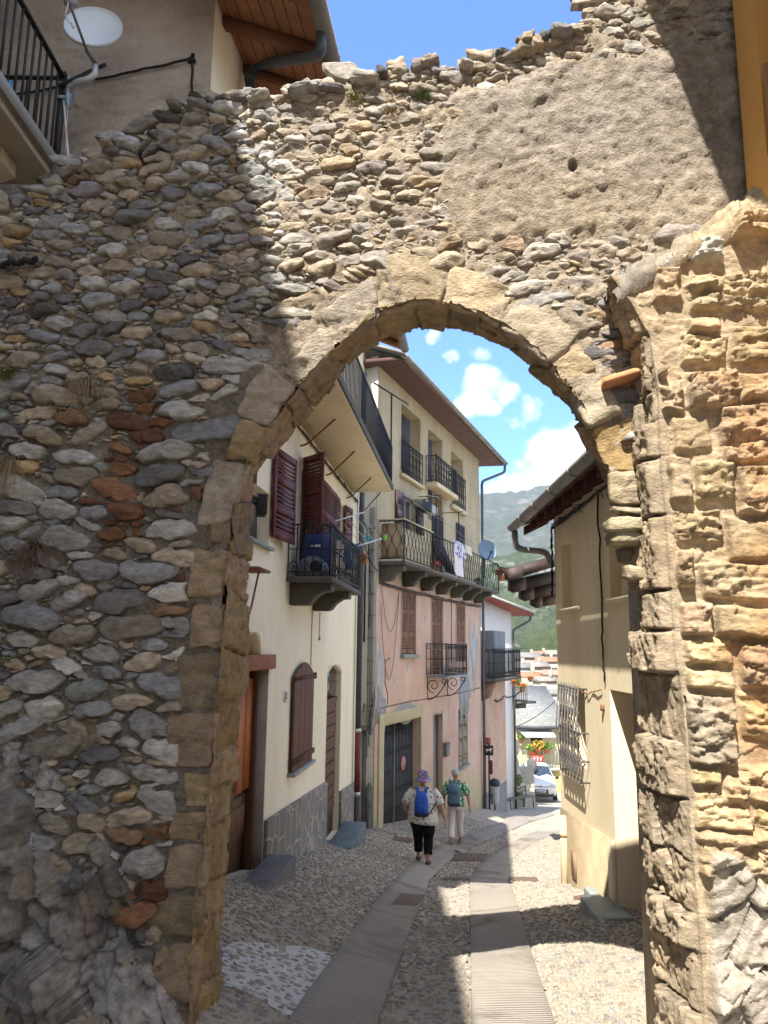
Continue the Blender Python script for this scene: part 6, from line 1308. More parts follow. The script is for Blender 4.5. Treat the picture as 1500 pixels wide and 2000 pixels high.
mb = MB(); mb.prism(FW, [(R0[0], R0[1]+.10), (R1[0]+.05, R1[1]+.10), (R1[0]+.05, R1[1]+.2), (R0[0], R0[1]+.2)], -6.05, .56); part(mb, 'roof_cover', M('grey_tile', (.33, .31, .29), (.43, .41, .38)), rg)
mb = MB(); mb.tube(smooth_path([FW.p(R1[0]+.02, .3, R1[1]+.08), FW.p(R1[0]-.02, .3, R1[1]-.2), FW.p(B_[0]+.08, .05, uz(998, 1230)[1]), FW.p(B_[0]+.05, .05, uz(998, 1600)[1])]), .05, 8); part(mb, 'downpipe', darkpipe, wg, smooth=True)
# flower balcony house just below
YFb = 35.5
fh = thing('flower_balcony_house', 'pale yellow house with a balcony full of red and orange flower pots', 'house', P(995, 1450, YFb))
FF = Fr(P(987, 1400, YFb)[:2], (P(1006, 1400, YFb+.4)-P(987, 1400, YFb))[:2])
if FF.n[1] > 0: FF.n = -FF.n
z_ = lambda py: FF.uz(995, py)[1]; U_ = lambda px, w=0: FF.uz(px, 1400, w)[0]
mb = MB(); mb.box(FF, U_(980), U_(1005), -4, 0, z_(1600), z_(1262)); part(mb, 'front_wall', M('pale_yellow', (.58, .52, .38), (.65, .59, .45), scale=2, fine=.1), fh)
mb = MB(); mb.box(FF, U_(981), U_(1030), -.8, .55, z_(1374), z_(1369)); mb.box(FF, U_(1004), U_(1030)-.3, -.6, .2, z_(1384), z_(1374)-.002); fb = part(mb, 'balcony', slab_grey, fh)
mb = MB(); rails(mb, FF, U_(984, .5), U_(1030, .5), .5, z_(1369), z_(1341), sp=.12, r=.01); part(mb, 'railing', iron, fb)
mb = MB(); mb.box(FF, U_(1003), U_(1003)+.1, -.7, .05, z_(1372), z_(1275)); mb.box(FF, U_(1003)+.1, U_(1026), -.75, -.7, z_(1369), z_(1290)); part(mb, 'balcony_door', glassdark, fh)
def leafball(m, c, r, n, seed, col, flat=.7, s=.05):
    g = np.random.default_rng(seed); d = g.normal(0, 1, (n, 3)); d /= np.linalg.norm(d, axis=1)[:, None]; d *= (g.random((n, 1))**.4); p = c+d*np.array([r, r, r*flat])
    a = g.normal(0, 1, (n, 3)); a /= np.linalg.norm(a, axis=1)[:, None]; b = np.cross(a, g.normal(0, 1, (n, 3))); b /= np.linalg.norm(b, axis=1)[:, None]; ss = s*g.uniform(.6, 1.4, (n, 1))
    V = np.stack([p-a*ss, p-b*ss*.6, p+a*ss, p+b*ss*.6], 1).reshape(-1, 3); m.add(V, np.arange(4*n).reshape(-1, 4), np.repeat(np.asarray(col)*g.uniform(.7, 1.3, (n, 1)), 4, 0))
leafm = M('leaf_attr', (.9, .9, .9), (1.1, 1.1, 1.1), bump=0, attr=True, rough=.6)
def pot_plant(name, label, c, r, leafc, flowerc, potc, seed, n=120, group=None):
    t = thing(name, label, 'potted plant', c, group); c = np.asarray(c)
    m = MB(); m.lathe(c, (0, 0, 1), [(0, 0), (r*.45, 0), (r*.6, r*.7), (r*.66, r*.72), (r*.5, r*.72)], 12); part(m, 'pot', potc, t)
    m = MB(); leafball(m, c+np.array([0, 0, r*1.2]), r, n, seed, leafc, s=r*.22); part(m, 'foliage', leafm, t, fix=False)
    if flowerc is not None:
        m = MB(); leafball(m, c+np.array([0, -r*.25, r*1.35]), r*.95, n//2, seed+50, flowerc, s=r*.2); part(m, 'blossoms', leafm, t, fix=False)
    return t
terra = M('terracotta_pot', (.40, .17, .09), (.48, .22, .13), bump=.1)
for k, (px, py, r, fl, lab) in enumerate(((989, 1332, .16, (.60, .55, .05), 'pot of yellow flowers hung at the near end of the flower balcony'), (1003, 1336, .2, (.65, .12, .03), 'orange flower pot left of the white pots on the flower balcony'), (1012, 1334, .17, (.60, .25, .1), 'salmon flower pot in the middle of the flower balcony rail'), (1020, 1348, .2, (.55, .07, .03), 'low red flower pot near the end of the flower balcony'), (1036, 1328, .14, (.6, .08, .04), 'small red flower pot hung beyond the end of the flower balcony'))):
    c = P(px, py+4, YFb-.5); pot_plant('flower_pot', lab, c, r, (.10, .17, .03), fl, terra, 70+k, group='flower pots on the pale yellow balcony')
# dark roof with sheet metal at the back of the ochre house
dk = thing('brown_eaved_house', 'house behind the ochre one showing only stepped dark brown eaves', 'house', P(1045, 1500, 17))
for k, (px0, px1, py0, py1) in enumerate(((993, 1090, 1112, 1124), (1000, 1095, 1135, 1146), (1022, 1095, 1152, 1161), (1045, 1095, 1166, 1176))):
    m = MB(); a = P(px0, py0, 16.4+.35*k); b = P(px1, py0-28+k*7, 16.9+.35*k); d = np.array([0.1, 1.2, .12]); th = np.array([0, 0, -.24]); m.hexa([a+th, b+th, b+th+d, a+th+d, a, b, b+d, a+d]); o = part(m, 'eave_board', M('brown_sheet', (.035, .022, .02), (.05, .032, .028), rough=.6), dk)
    m = MB(); m.hexa([a+th+np.array([0, -.02, -.02]), a*.72+b*.28+th+np.array([0, -.02, -.02]), a*.72+b*.28+np.array([0, -.02, .01]), a+np.array([0, -.02, .01]), a+th+np.array([0, -.004, -.02]), a*.72+b*.28+th+np.array([0, -.004, -.02]), a*.72+b*.28+np.array([0, -.004, .01]), a+np.array([0, -.004, .01])]); part(m, 'fascia', M('sheet_light', (.06, .042, .04), (.085, .06, .056), rough=.6), o)
m = MB(); a = P(1085, 1180, 17.5); F_ = Fr(a[:2], (0.05, 1)); F_.n = -F_.n; m.box(F_, -.5, 3, -4, -1.2, -7, a[2]+.6); part(m, 'front_wall', ochre, dk)
# ================================================================== slate roofed house with terrace
YS = 47.0
sl = thing('slate_roof_house', 'low cream house with a grey slate roof, white awning and a flowered terrace', 'house', P(1045, 1500, YS))
FT = Fr(P(1006, 1450, YS)[:2], (1, .06)); 
if FT.n[1] > 0: FT.n = -FT.n
zt = lambda py: FT.uz(1045, py)[1]; ut = lambda px, w=0: FT.uz(px, 1450, w)[0]
mb = MB(); hd_ = (ut(1037), ut(1060), zt(1492), zt(1437), .3); wall_panel(mb, FT, ut(1000), ut(1110), zt(1600), zt(1421), [hd_]); shell(mb, FT, ut(1000), ut(1110), -6, 0, zt(1600), zt(1421), sides='lr'); part(mb, 'front_wall', M('cream_far', (.46, .41, .25), (.52, .46, .30), scale=1.5), sl)
mb = MB(); mb.box(FT, hd_[0], hd_[1], -.29, -.25, hd_[2], hd_[3]); part(mb, 'door', plum, sl)
def slate_mat():
    n = NT('slate_tiles'); v = n.coord(); b = n.node('ShaderNodeTexBrick'); b.inputs['Scale'].default_value = 1.0; b.inputs['Brick Width'].default_value = .5; b.inputs['Row Height'].default_value = .3; b.inputs['Mortar Size'].default_value = .02
    mp = n.node('ShaderNodeMapping'); mp.inputs['Rotation'].default_value = (0, 0, 0); n.link(v, mp.inputs['Vector']); n.link(v, b.inputs['Vector'])
    b.inputs['Color1'].default_value = rgb(.15, .16, .155); b.inputs['Color2'].default_value = rgb(.22, .225, .21); b.inputs['Mortar'].default_value = rgb(.07, .07, .07)
    c = n.mix(.5, b.outputs['Color'], n.ramp(n.noise(v, 2.6, 5), [(.35, (.15, .17, .165)), (.6, (.24, .235, .22)), (.75, (.25, .17, .15))])); n.link(c, n.b.inputs['Base Color']); n.b.inputs['Roughness'].default_value = .8; n.link(n.bump(b.outputs['Fac'], .4, .03), n.b.inputs['Normal']); return n.m
rb_ = FT.p(ut(1004), .5, zt(1420)); 
mb = MB(); zr0, zr1 = zt(1419), zt(1419)+2.05; mb.hexa([FT.p(u, w, z) for (u, w, z) in ((ut(1004), .5, zr0), (ut(1112), .5, zr0), (ut(1105), -4.2, zr1), (ut(1008), -4.2, zr1), (ut(1004), .5, zr0+.12), (ut(1112), .5, zr0+.12), (ut(1105), -4.2, zr1+.12), (ut(1008), -4.2, zr1+.12))]); rs = part(mb, 'roof', slate_mat(), sl)
mb = MB(); mb.tube([FT.p(ut(1009), -4.2, zr1+.16), FT.p(ut(1060), -4.2, zr1+.16)], .13, 8); part(mb, 'ridge_tiles', terra, rs)
mb = MB(); mb.box(FT, ut(1004), ut(1112), .5, .6, zr0-.08, zr0+.1); part(mb, 'gutter', darkpipe, rs)
mb = MB(); p = FT.p; mb.hexa([p(ut(1012), .1, zt(1426)), p(ut(1075), .1, zt(1426)), p(ut(1078), 1.1, zt(1437)), p(ut(1018), 1.1, zt(1437)), p(ut(1012), .1, zt(1426)+.06), p(ut(1075), .1, zt(1426)+.06), p(ut(1078), 1.1, zt(1437)+.06), p(ut(1018), 1.1, zt(1437)+.06)]); aw = part(mb, 'awning', M('awning_white', (.45, .45, .43), (.5, .5, .48), bump=0), sl)
zt2 = zt(1491)
mb = MB(); mb.box(FT, ut(1010, 1.8), ut(1092, 1.8), .01, 1.8, zt(1497), zt2); te = part(mb, 'terrace', M('terrace_plaster', (.42, .40, .35), (.5, .48, .43)), sl)
mb = MB(); mb.box(FT, ut(1040), ut(1082), .02, 1.6, zt(1600), zt(1498)); part(mb, 'terrace_wall', M('mustard_wall', (.52, .40, .13), (.58, .46, .18)), te)
mb = MB(); rails(mb, FT, ut(1012, 1.7), ut(1090, 1.7), 1.7, zt2+.0, zt2+.95, sp=.16, r=.014); part(mb, 'railing', M('green_grey_rail', (.22, .27, .25), (.3, .35, .33)), te)
for k, (px, py, r, fl, lf, lab) in enumerate(((1050, 1474, .42, (.62, .22, .04), (.13, .22, .03), 'big orange flowering planter in front of the dark terrace door'), (1036, 1474, .3, None, (.16, .26, .04), 'leafy green planter beside the orange planter on the terrace'), (1069, 1472, .36, None, (.11, .21, .04), 'leafy green planter at the far end of the terrace railing'), (1040, 1480, .2, (.62, .1, .06), (.1, .17, .03), 'red flowers in a low box on the terrace railing'), (1018, 1450, .25, None, (.12, .19, .03), 'green creeper pot hung on the cream wall under the awning'))):
    pot_plant('planter', lab, P(px, py, YS-2.0 if k != 4 else YS-.4), r, lf, fl, terra, 90+k, 160, 'planters on the terrace of the slate roofed house')
sg = thing('road_sign', 'small red triangular road sign below the flowered terrace', 'sign', P(1050, 1530, 44.5)); c = P(1050, 1484, 44.5)
mb = MB(); F_ = Fr(c[:2], (1, .05)); F_.n = np.array([0.05, -1.0]); mb.prism(F_, [(-.33, c[2]+.22), (.33, c[2]+.22), (.36, c[2]+.05), (0, c[2]-.34), (-.36, c[2]+.05)], 0, .02); part(mb, 'plate', M('sign_scarlet', (.62, .05, .05), (.68, .07, .06), bump=0, rough=.4), sg)
mb = MB()
for dx in (-.18, 0, .18): mb.box(F_, dx-.035, dx+.035, .021, .024, c[2]-.06, c[2]+.12)
part(mb, 'letter_bars', M('sign_white', (.7, .7, .7), (.75, .75, .75), bump=0), sg)
mb = MB(); mb.tube([c+np.array([0, .05, -.3]), np.array([c[0], c[1]+.05, float(G(c[0], c[1]))-.2])], .04, 6); part(mb, 'pole', zinc, sg)
# ramp wall, boulder and green verge on the far side of the lane
rw = thing('ramp_wall', 'sunlit pale stair wall sloping down behind the bench', 'wall', on_ground(1000, 1572))
m = MB(); a = P(993, 1468, 38.5); b = P(1024, 1560, 36.5); d = np.array([.4, .3, 0]); lo = np.array([0, 0, -3.0])
m.hexa([a+lo, a+d+lo, b+d*.45+lo, b+lo, a, a+d, b+d*.45, b]); part(m, 'parapet', M('pale_plaster', (.38, .34, .28), (.48, .44, .37), scale=3, fine=.3, bump=.4), rw)
m = MB(); m.lump(P(998, 1460, 38.2), (.42, .4, .5), seed=8, amp=.1, e=.9); part(m, 'finial', M('pale_plaster', (.38, .34, .28), (.48, .44, .37)), rw, smooth=True)
m = MB()
for k in range(9): a = P(992, 1565-k*8, 36.4+.25*k); m.hexa([a+np.array(v) for v in ((0, 0, -.6), (1.3, .3, -.6), (1.3, .9, -.6), (0, .6, -.6), (0, 0, 0), (1.3, .3, 0), (1.3, .9, 0), (0, .6, 0))])
part(m, 'steps', M('stair_stone', (.33, .30, .24), (.42, .39, .32), scale=4, fine=.3), rw)
for k, (px, py, lab) in enumerate(((1005, 1522, 'upper green shrub on the steps behind the bench'), (1003, 1546, 'lower green shrub by the wall behind the bench'))):
    t_ = thing('shrub', lab, 'shrub', P(px, py+8, 36.3), 'shrubs by the stair wall'); m = MB(); leafball(m, P(px, py, 36.2), .38, 260, 30+k, (.13, .19, .035), .6, .07); part(m, 'foliage', leafm, t_, fix=False); m = MB(); m.tube([P(px, py+8, 36.3), P(px, py, 36.2)], .03, 5); part(m, 'stem', wood_dk, t_)
m = MB(); m.lump(P(1039, 1495, 42.5), (.27, .3, .36), seed=5, amp=.12, e=.85, col=None); tag(m.build('boulder', M('dark_boulder', (.07, .075, .07), (.13, .13, .12), bump=.5), None, smooth=True), 'rounded dark boulder above the parked white car', 'boulder')
# ================================================================== village roofs, hills
g = np.random.default_rng(77)
roofcols = [(.17, .14, .12), (.24, .13, .09), (.16, .155, .15), (.30, .13, .08), (.20, .18, .16), (.24, .17, .12)]
vill = [(1012, 1352, 70, 44, 0, 'grey tiled roof house behind the flower balcony'), (1052, 1360, 78, 40, 1, 'cream house with a long brown tiled roof and green balcony doors'), (1083, 1355, 74, 34, 2, 'grey roofed house peeping out beside the ochre corner'), (1030, 1322, 100, 40, 3, 'low red roofed house in the middle of the village'), (1066, 1330, 96, 36, 4, 'white walled house with a pale hipped roof in the village'), (1085, 1318, 110, 40, 5, 'tan roofed house right of the village middle'), (1012, 1304, 120, 38, 2, 'grey slab roofed house at the near side of the far village'), (1045, 1302, 130, 42, 4, 'wide pale roofed house in the far village'), (1068, 1292, 140, 36, 3, 'red roofed house near the foot of the hill'), (1030, 1284, 160, 40, 2, 'grey roofed house right below the green slope'), (1000, 1286, 155, 30, 0, 'brown roofed house farthest left below the slope'), (1055, 1278, 175, 26, 1, 'tiny red roofed house under the green hill'), (1084, 1278, 150, 34, 4, 'tall gabled house at the hill foot beside the ochre corner')]
for k, (px, py, Y, wpx, rc, lab) in enumerate(vill):
    c = P(px, py, Y); W = wpx/1500*Y*.55; Hh = 4.5; D_ = W*.8; F_ = Fr((c[0], c[1]), (math.cos(.3*math.sin(k*2.1)), math.sin(.3*math.sin(k*2.1)))); 
    if F_.n[1] > 0: F_.n = -F_.n
    t_ = thing('village_house', lab, 'house', (c[0], c[1], c[2]-Hh), 'houses of the village below'); zc = c[2]
    m = MB(); m.box(F_, -W, W, -D_, D_*.6, zc-Hh-6, zc-.0); wl = [(.42, .38, .30), (.38, .31, .21), (.45, .43, .39), (.34, .28, .21)][k % 4]; part(m, 'wall', M('village_wall_%d' % (k % 4), wl, tuple(x*1.12 for x in wl), scale=1, bump=.1), t_)
    rise = W*.45; m = MB(); Fs_ = side(F_, 0, True); e = 1.12
    rise = D_*.55; m.prism(Fs_, [(-D_*1.1, zc-.1), (D_*.78, zc-.1), (D_*.78, zc+.12), (-D_*.16, zc+rise), (-D_*1.1, zc+.12)], -W*e, W*e)
    rc_ = roofcols[rc]; ro = part(m, 'roof', M('village_roof_%d' % rc, rc_, tuple(x*1.3 for x in rc_), scale=2.5, bump=.5, bscale=8, bdist=.1), t_)
    m = MB(); m.box(F_, W*.3, W*.3+.5, -D_*.3, -D_*.3+.5, zc, zc+rise*.7+.9); part(m, 'chimney', M('chimney_render', (.26, .22, .18), (.34, .3, .25)), ro)
    for j in range(3):
        m = MB(); uu = -W*.6+j*W*.55; m.box(F_, uu, uu+.9, D_*.6+.01, D_*.6+.05, zc-2.6, zc-1.0); part(m, 'window', plum, t_)
# hills: real relief, forest and rock
def hill(name, x0, x1, y0, y1, nx, ny, fz, c1, c2, c3, sc, amp):
    X, Y = np.meshgrid(np.linspace(x0, x1, nx), np.linspace(y0, y1, ny)); q = np.stack([X, Y, X*0], -1).reshape(-1, 3); Z = fz(X, Y)+amp*fbm(q/sc, 5, 7).reshape(X.shape)+amp*.5*np.abs(fbm(q/(sc*.16), 4, 17)).reshape(X.shape)
    m = MB(); m.grid(np.stack([X, Y, Z], -1)); n = NT(name); v = n.coord()
    f = n.mix(n.ramp(n.noise(v, 9/sc, 8, .65), [(.42, (0, 0, 0)), (.56, (1, 1, 1))]), c1, c2); f = n.mix(n.ramp(n.noise(v, 2.6/sc, 8, .7, 1.0), [(.54, (0, 0, 0)), (.62, (1, 1, 1))]), f, c3)
    f = n.mix(.6, f, n.ramp(n.noise(v, 60/sc, 4), [(.35, (.45, .45, .45)), (.65, (1, 1, 1))]), 'MULTIPLY'); n.link(f, n.b.inputs['Base Color']); n.b.inputs['Roughness'].default_value = 1; n.b.inputs['Specular IOR Level'].default_value = .05
    n.link(n.bump(n.noise(v, 50/sc, 5), 1.0, sc*.06), n.b.inputs['Normal']); return struct(m.build(name, n.m, None, smooth=True))
hill('mountain', -900, 1500, 900, 2300, 160, 100, lambda X, Y: -20+390*sstep(900, 1900, Y+.25*X-60)*(1-.25*sstep(300, 900, X)), (.085, .105, .06), (.125, .14, .085), (.26, .24, .19), 160, 38)
hill('rocky_hillside', -500, 900, 430, 980, 200, 110, lambda X, Y: -16+112*sstep(430, 800, Y+.5*(X-150)*.5), (.055, .085, .035), (.10, .125, .05), (.32, .30, .26), 60, 22)
hill('green_hillside', -60, 420, 225, 460, 140, 80, lambda X, Y: -16+62*sstep(10, 190, X-.10*(Y-230)+12)*sstep(225, 340, Y), (.06, .09, .025), (.11, .135, .04), (.15, .14, .06), 40, 5)
# the ground all round: one sheet out to the hills
xs = np.concatenate([np.linspace(-1500, -30, 30), np.linspace(-28, 28, 40), np.linspace(30, 2500, 40)]); ys = np.concatenate([np.linspace(-400, -14, 14), np.linspace(-12, 62, 50), np.linspace(64, 2600, 60)]); X, Y = np.meshgrid(xs, ys)
Z = np.where(Y < 60, G(X, Y)-.6, np.maximum(-14, G(X, np.minimum(Y, 104))-.6)); Z = np.where(Y < -12, G(X, np.maximum(Y, -12))-.6, Z); m = MB(); m.grid(np.stack([X, Y, Z], -1)); struct(m.build('ground', M('valley_ground', (.12, .13, .06), (.22, .20, .12), scale=.08, bump=.2), None))
# ================================================================== people
def cloth_mat(name, base, spots, sc=18, lo=.0, hi=.22):
    n = NT(name); v = n.coord(); vo = n.node('ShaderNodeTexVoronoi'); vo.inputs['Scale'].default_value = sc; n.link(v, vo.inputs['Vector'])
    r = n.node('ShaderNodeValToRGB'); r.color_ramp.interpolation = 'CONSTANT'; e = r.color_ramp.elements; e[0].position = 0; e[0].color = rgb(*spots[0]); e[1].position = .5; e[1].color = rgb(*spots[1])
    if len(spots) > 2: x = e.new(.75); x.color = rgb(*spots[2])
    sep = n.node('ShaderNodeSeparateColor'); n.link(vo.outputs['Color'], sep.inputs[0]); n.link(sep.outputs[0], r.inputs['Fac'])
    f = n.ramp(vo.outputs['Distance'], [(hi, (1, 1, 1)), (hi+.05, (0, 0, 0))]); n.link(n.mix(f, base, r.outputs['Color']), n.b.inputs['Base Color']); n.b.inputs['Roughness'].default_value = .85; n.b.inputs['Specular IOR Level'].default_value = .15
    n.link(n.bump(n.noise(v, 9, 3), .5, .02), n.b.inputs['Normal']); return n.m
skin = M('skin', (.42, .22, .15), (.48, .26, .18), scale=8, bump=.05, rough=.6)
class Pose:
    def __init__(s, o, head): s.o = np.asarray(o, float); s.f = np.array([math.sin(head), math.cos(head), 0]); s.r = np.array([math.cos(head), -math.sin(head), 0])
    def p(s, x, y, z): return s.o+s.r*x+s.f*y+np.array([0, 0, z])
def skin_body(root, pose, nodes, edges, name='body'):
    """one continuous surface grown over a posed skeleton"""
    keys = list(nodes); me = bpy.data.meshes.new(name); o = np.array(root.location)
    me.from_pydata([tuple(pose.p(*nodes[k][0])-o) for k in keys], [(keys.index(a), keys.index(b)) for a, b in edges], []); ob = bpy.data.objects.new(name, me); COL.objects.link(ob)
    m = ob.modifiers.new('skin', 'SKIN'); m.use_smooth_shade = True; m.branch_smoothing = .3
    for k, sv in zip(keys, me.skin_vertices[0].data): r = nodes[k][1]; sv.radius = r if isinstance(r, tuple) else (r, r); sv.use_root = (k == 'pelvis')
    sb = ob.modifiers.new('sub', 'SUBSURF'); sb.levels = 2; sb.render_levels = 2
    dg = bpy.context.evaluated_depsgraph_get(); nm = bpy.data.meshes.new_from_object(ob.evaluated_get(dg)); bpy.data.objects.remove(ob)
    nm.name = name; nm.materials.clear(); nm.materials.append(skin); no = bpy.data.objects.new(name, nm); COL.objects.link(no); no.parent = root; return no
def ell(pose, c, rx, ry, n=18, pw=1.0, tilt=0.0):
    pf = lambda v: math.copysign(abs(v)**pw, v)
    return [pose.p(c[0]+rx*pf(math.cos(t)), c[1]+ry*pf(math.sin(t)), c[2]+tilt*math.cos(t)) for t in np.linspace(0, 2*math.pi, n, endpoint=False)]
def limb(mb, pose, pts, rs, n=12, cap=True):
    mb.tube([pose.p(*q) for q in pts], rs, n, cap=cap)
def walker(name, label, loc, head, sc, wide, arms, feet, shirt, shirt_m, trous_m, cuff, hair=None, hat=None, shoe_m=None):
    root = thing(name, label, 'person', loc); ps = Pose(loc, head); S_ = lambda t: tuple(v*sc for v in t)
    n = {}; e = []
    def N(k, p, r, to=None):
        n[k] = (S_(p), tuple(v*sc for v in r) if isinstance(r, tuple) else r*sc)
        if to: e.append((to, k))
    N('pelvis', (0, 0, .90), (.14*wide, .11*wide)); N('spine', (0, 0, 1.08), (.13*wide, .10*wide), 'pelvis'); N('chest', (0, .02, 1.26), (.15*wide, .11*wide), 'spine'); N('neck0', (0, .03, 1.38), .058, 'chest'); N('neck1', (0, .045, 1.44), .052, 'neck0'); N('jaw', (0, .06, 1.48), (.066, .075), 'neck1'); N('skull', (0, .06, 1.56), (.078, .095), 'jaw'); N('crown', (0, .05, 1.62), (.062, .075), 'skull')
    N('nose', (0, .165, 1.53), .013, 'skull')
    for s_, sx in (('l', -1), ('r', 1)):
        N('ear'+s_, (sx*.088, .055, 1.535), (.012, .02), 'skull')
        el_, wr, hd = arms[s_]
        N('sh'+s_, (sx*.185*wide**.5, .02, 1.32), .062*wide**.5, 'chest'); N('el'+s_, el_, .046*wide**.6, 'sh'+s_); N('wr'+s_, wr, .029, 'el'+s_); d = np.array(hd)-np.array(wr); N('palm'+s_, tuple(np.array(wr)+d*.45), (.036, .018), 'wr'+s_)
        dn = d/np.linalg.norm(d); sd_ = np.array([0.0, 1.0, 0]) if abs(dn[1]) < .8 else np.array([1.0, 0, 0]); inw = np.array([-sx, 0, 0])
        for k, (off, ln) in enumerate(((-.027, .062), (-.009, .078), (.009, .074), (.026, .058))):
            a = np.array(wr)+d*.85+sd_*off; b = a+dn*ln*.55+inw*.008; c = b+dn*ln*.4+inw*.022
            N(f'f{k}a'+s_, tuple(a), .0095, 'palm'+s_); N(f'f{k}b'+s_, tuple(b), .0085, f'f{k}a'+s_); N(f'f{k}c'+s_, tuple(c), .007, f'f{k}b'+s_)
        a = np.array(wr)+d*.4+sd_*.04; N('th1'+s_, tuple(a), .011, 'palm'+s_); N('th2'+s_, tuple(a+dn*.04+sd_*.015), .009, 'th1'+s_)
        kn, an, toe = feet[s_]
        N('hip'+s_, (sx*.09*wide**.5, 0, .86), .085*wide**.5, 'pelvis'); N('kn'+s_, kn, .058, 'hip'+s_); N('calf'+s_, tuple(np.array(kn)*.62+np.array(an)*.38+np.array([0, -.015, 0])), .054, 'kn'+s_); N('an'+s_, an, .035, 'calf'+s_); N('ball'+s_, tuple(np.array(an)*.4+np.array(toe)*.6+np.array([0, 0, -.008])), (.038, .026), 'an'+s_); N('toe'+s_, toe, (.032, .018), 'ball'+s_)
    skin_body(root, ps, n, e)
    for sx in (-1, 1):
        m = MB(); m.lump(ps.p(sx*.032*sc, .15*sc, 1.56*sc), (.011, .011, .009), amp=0, nu=8, nv=6); part(m, 'eye', M('eye_dark', (.03, .03, .03), (.05, .05, .05), bump=0, rough=.2), root, smooth=True)
    # trousers: hips and two legs in one mesh
    m = MB(); w_ = wide
    m.rings([ell(ps, S_((0, y, z)), rx*sc, ry*sc, 20) for (y, z, rx, ry) in ((.0, .99, .155*w_, .125*w_), (0, .93, .175*w_, .14*w_), (-.01, .86, .18*w_, .15*w_), (-.005, .78, .165*w_, .135*w_))])
    for s_, sx in (('l', -1), ('r', 1)):
        kn, an, toe = map(np.array, feet[s_]); hp = np.array([sx*.088*w_**.7, -.005, .84]); cu_ = kn+(an-kn)*cuff
        pts = [hp, hp*.6+kn*.4, kn, kn*.5+cu_*.5, cu_]; rs = [.098*w_, .088*w_, .074*w_**.8, .068*w_**.7, .066*w_**.6]
        P_ = resample(np.array(pts), 14); R_ = np.interp(np.linspace(0, 1, 14), np.linspace(0, 1, 5), rs); R_ = R_*(1+.05*np.sin(np.linspace(0, 17, 14)+sx)); limb(m, ps, P_*sc, list(R_*sc), 14)
    part(m, 'trousers', trous_m, root, smooth=True)
    # shirt: torso and short sleeves
    m = MB(); R = []
    for k, (y, z, rx, ry) in enumerate(shirt): R.append(ell(ps, S_((0, y, z)), rx*sc, ry*sc, 24, tilt=(-.03*sc if k == 0 else 0)))
    m.rings(R)
    for s_, sx in (('l', -1), ('r', 1)):
        sh = np.array([sx*.15*w_**.5, .02, 1.335]); el_ = np.array(arms[s_][0]); end = sh+(el_-sh)*.86
        limb(m, ps, resample(np.array([sh, (sh+end)/2+np.array([sx*.02, 0, .015]), end]), 6)*sc, [v*sc*w_**.5 for v in (.07, .072, .072, .073, .074, .076)], 14)
    part(m, 'shirt', shirt_m, root, smooth=True)
    for s_ in 'lr':   # sandals
        kn, an, toe = map(np.array, feet[s_]); m = MB(); a = an-np.array([0, .035, .045]); b = toe+np.array([0, .03, -.018]); f_ = b-a; L = np.linalg.norm(f_)
        m.rings([ell(ps, (a+f_*t+np.array([0, 0, 0]))*sc, .001+w2*sc, .001, 4) for t, w2 in ((0, .02), (1, .02))]) if False else None
        R = []
        for t, w2 in ((0, .022), (.15, .034), (.5, .036), (.8, .044), (1, .028)): c = a+f_*t; R.append([ps.p(*(np.array([c[0]+dx*w2, c[1], c[2]+dz])*sc)) for dx, dz in ((-1, -.012), (1, -.012), (1, .012), (-1, .012))])
        m.rings(R)
        for t in (.25, .7): c = a+f_*t; m.tube([ps.p(*(np.array([c[0]+.042*math.cos(q), c[1], c[2]+.06*math.sin(q)*(1.35-t)])*sc)) for q in np.linspace(math.pi, 0, 9)], .012*sc, 5)
        part(m, 'sandal', shoe_m, root)
    if hair is not None:
        m = MB(); c = ps.p(0, .045*sc, 1.575*sc); th = np.linspace(0, 2*math.pi, 22, endpoint=False); V = []
        for ph in np.linspace(math.pi/2, -.55, 12): V.append([c+(ps.r*math.cos(t)*.098+ps.f*math.sin(t)*.115*(1 if math.sin(t) < 0 or ph > .35 else .72))*math.cos(ph)*sc+np.array([0, 0, math.sin(ph)*.10*sc]) for t in th])
        m.rings(V); part(m, 'hair', hair, root, smooth=True)
    if hat is not None:
        m = MB(); c = (0, .05, 0)
        prof = ((.02, 1.715), (.07, 1.712), (.098, 1.69), (.108, 1.61), (.112, 1.575), (.15, 1.545), (.178, 1.52), (.176, 1.515), (.108, 1.56))
        m.rings([ell(ps, S_((0, .05, z)), r*sc, r*1.1*sc, 24) for r, z in prof]); part(m, 'hat', hat, root, smooth=True)
    return root, ps
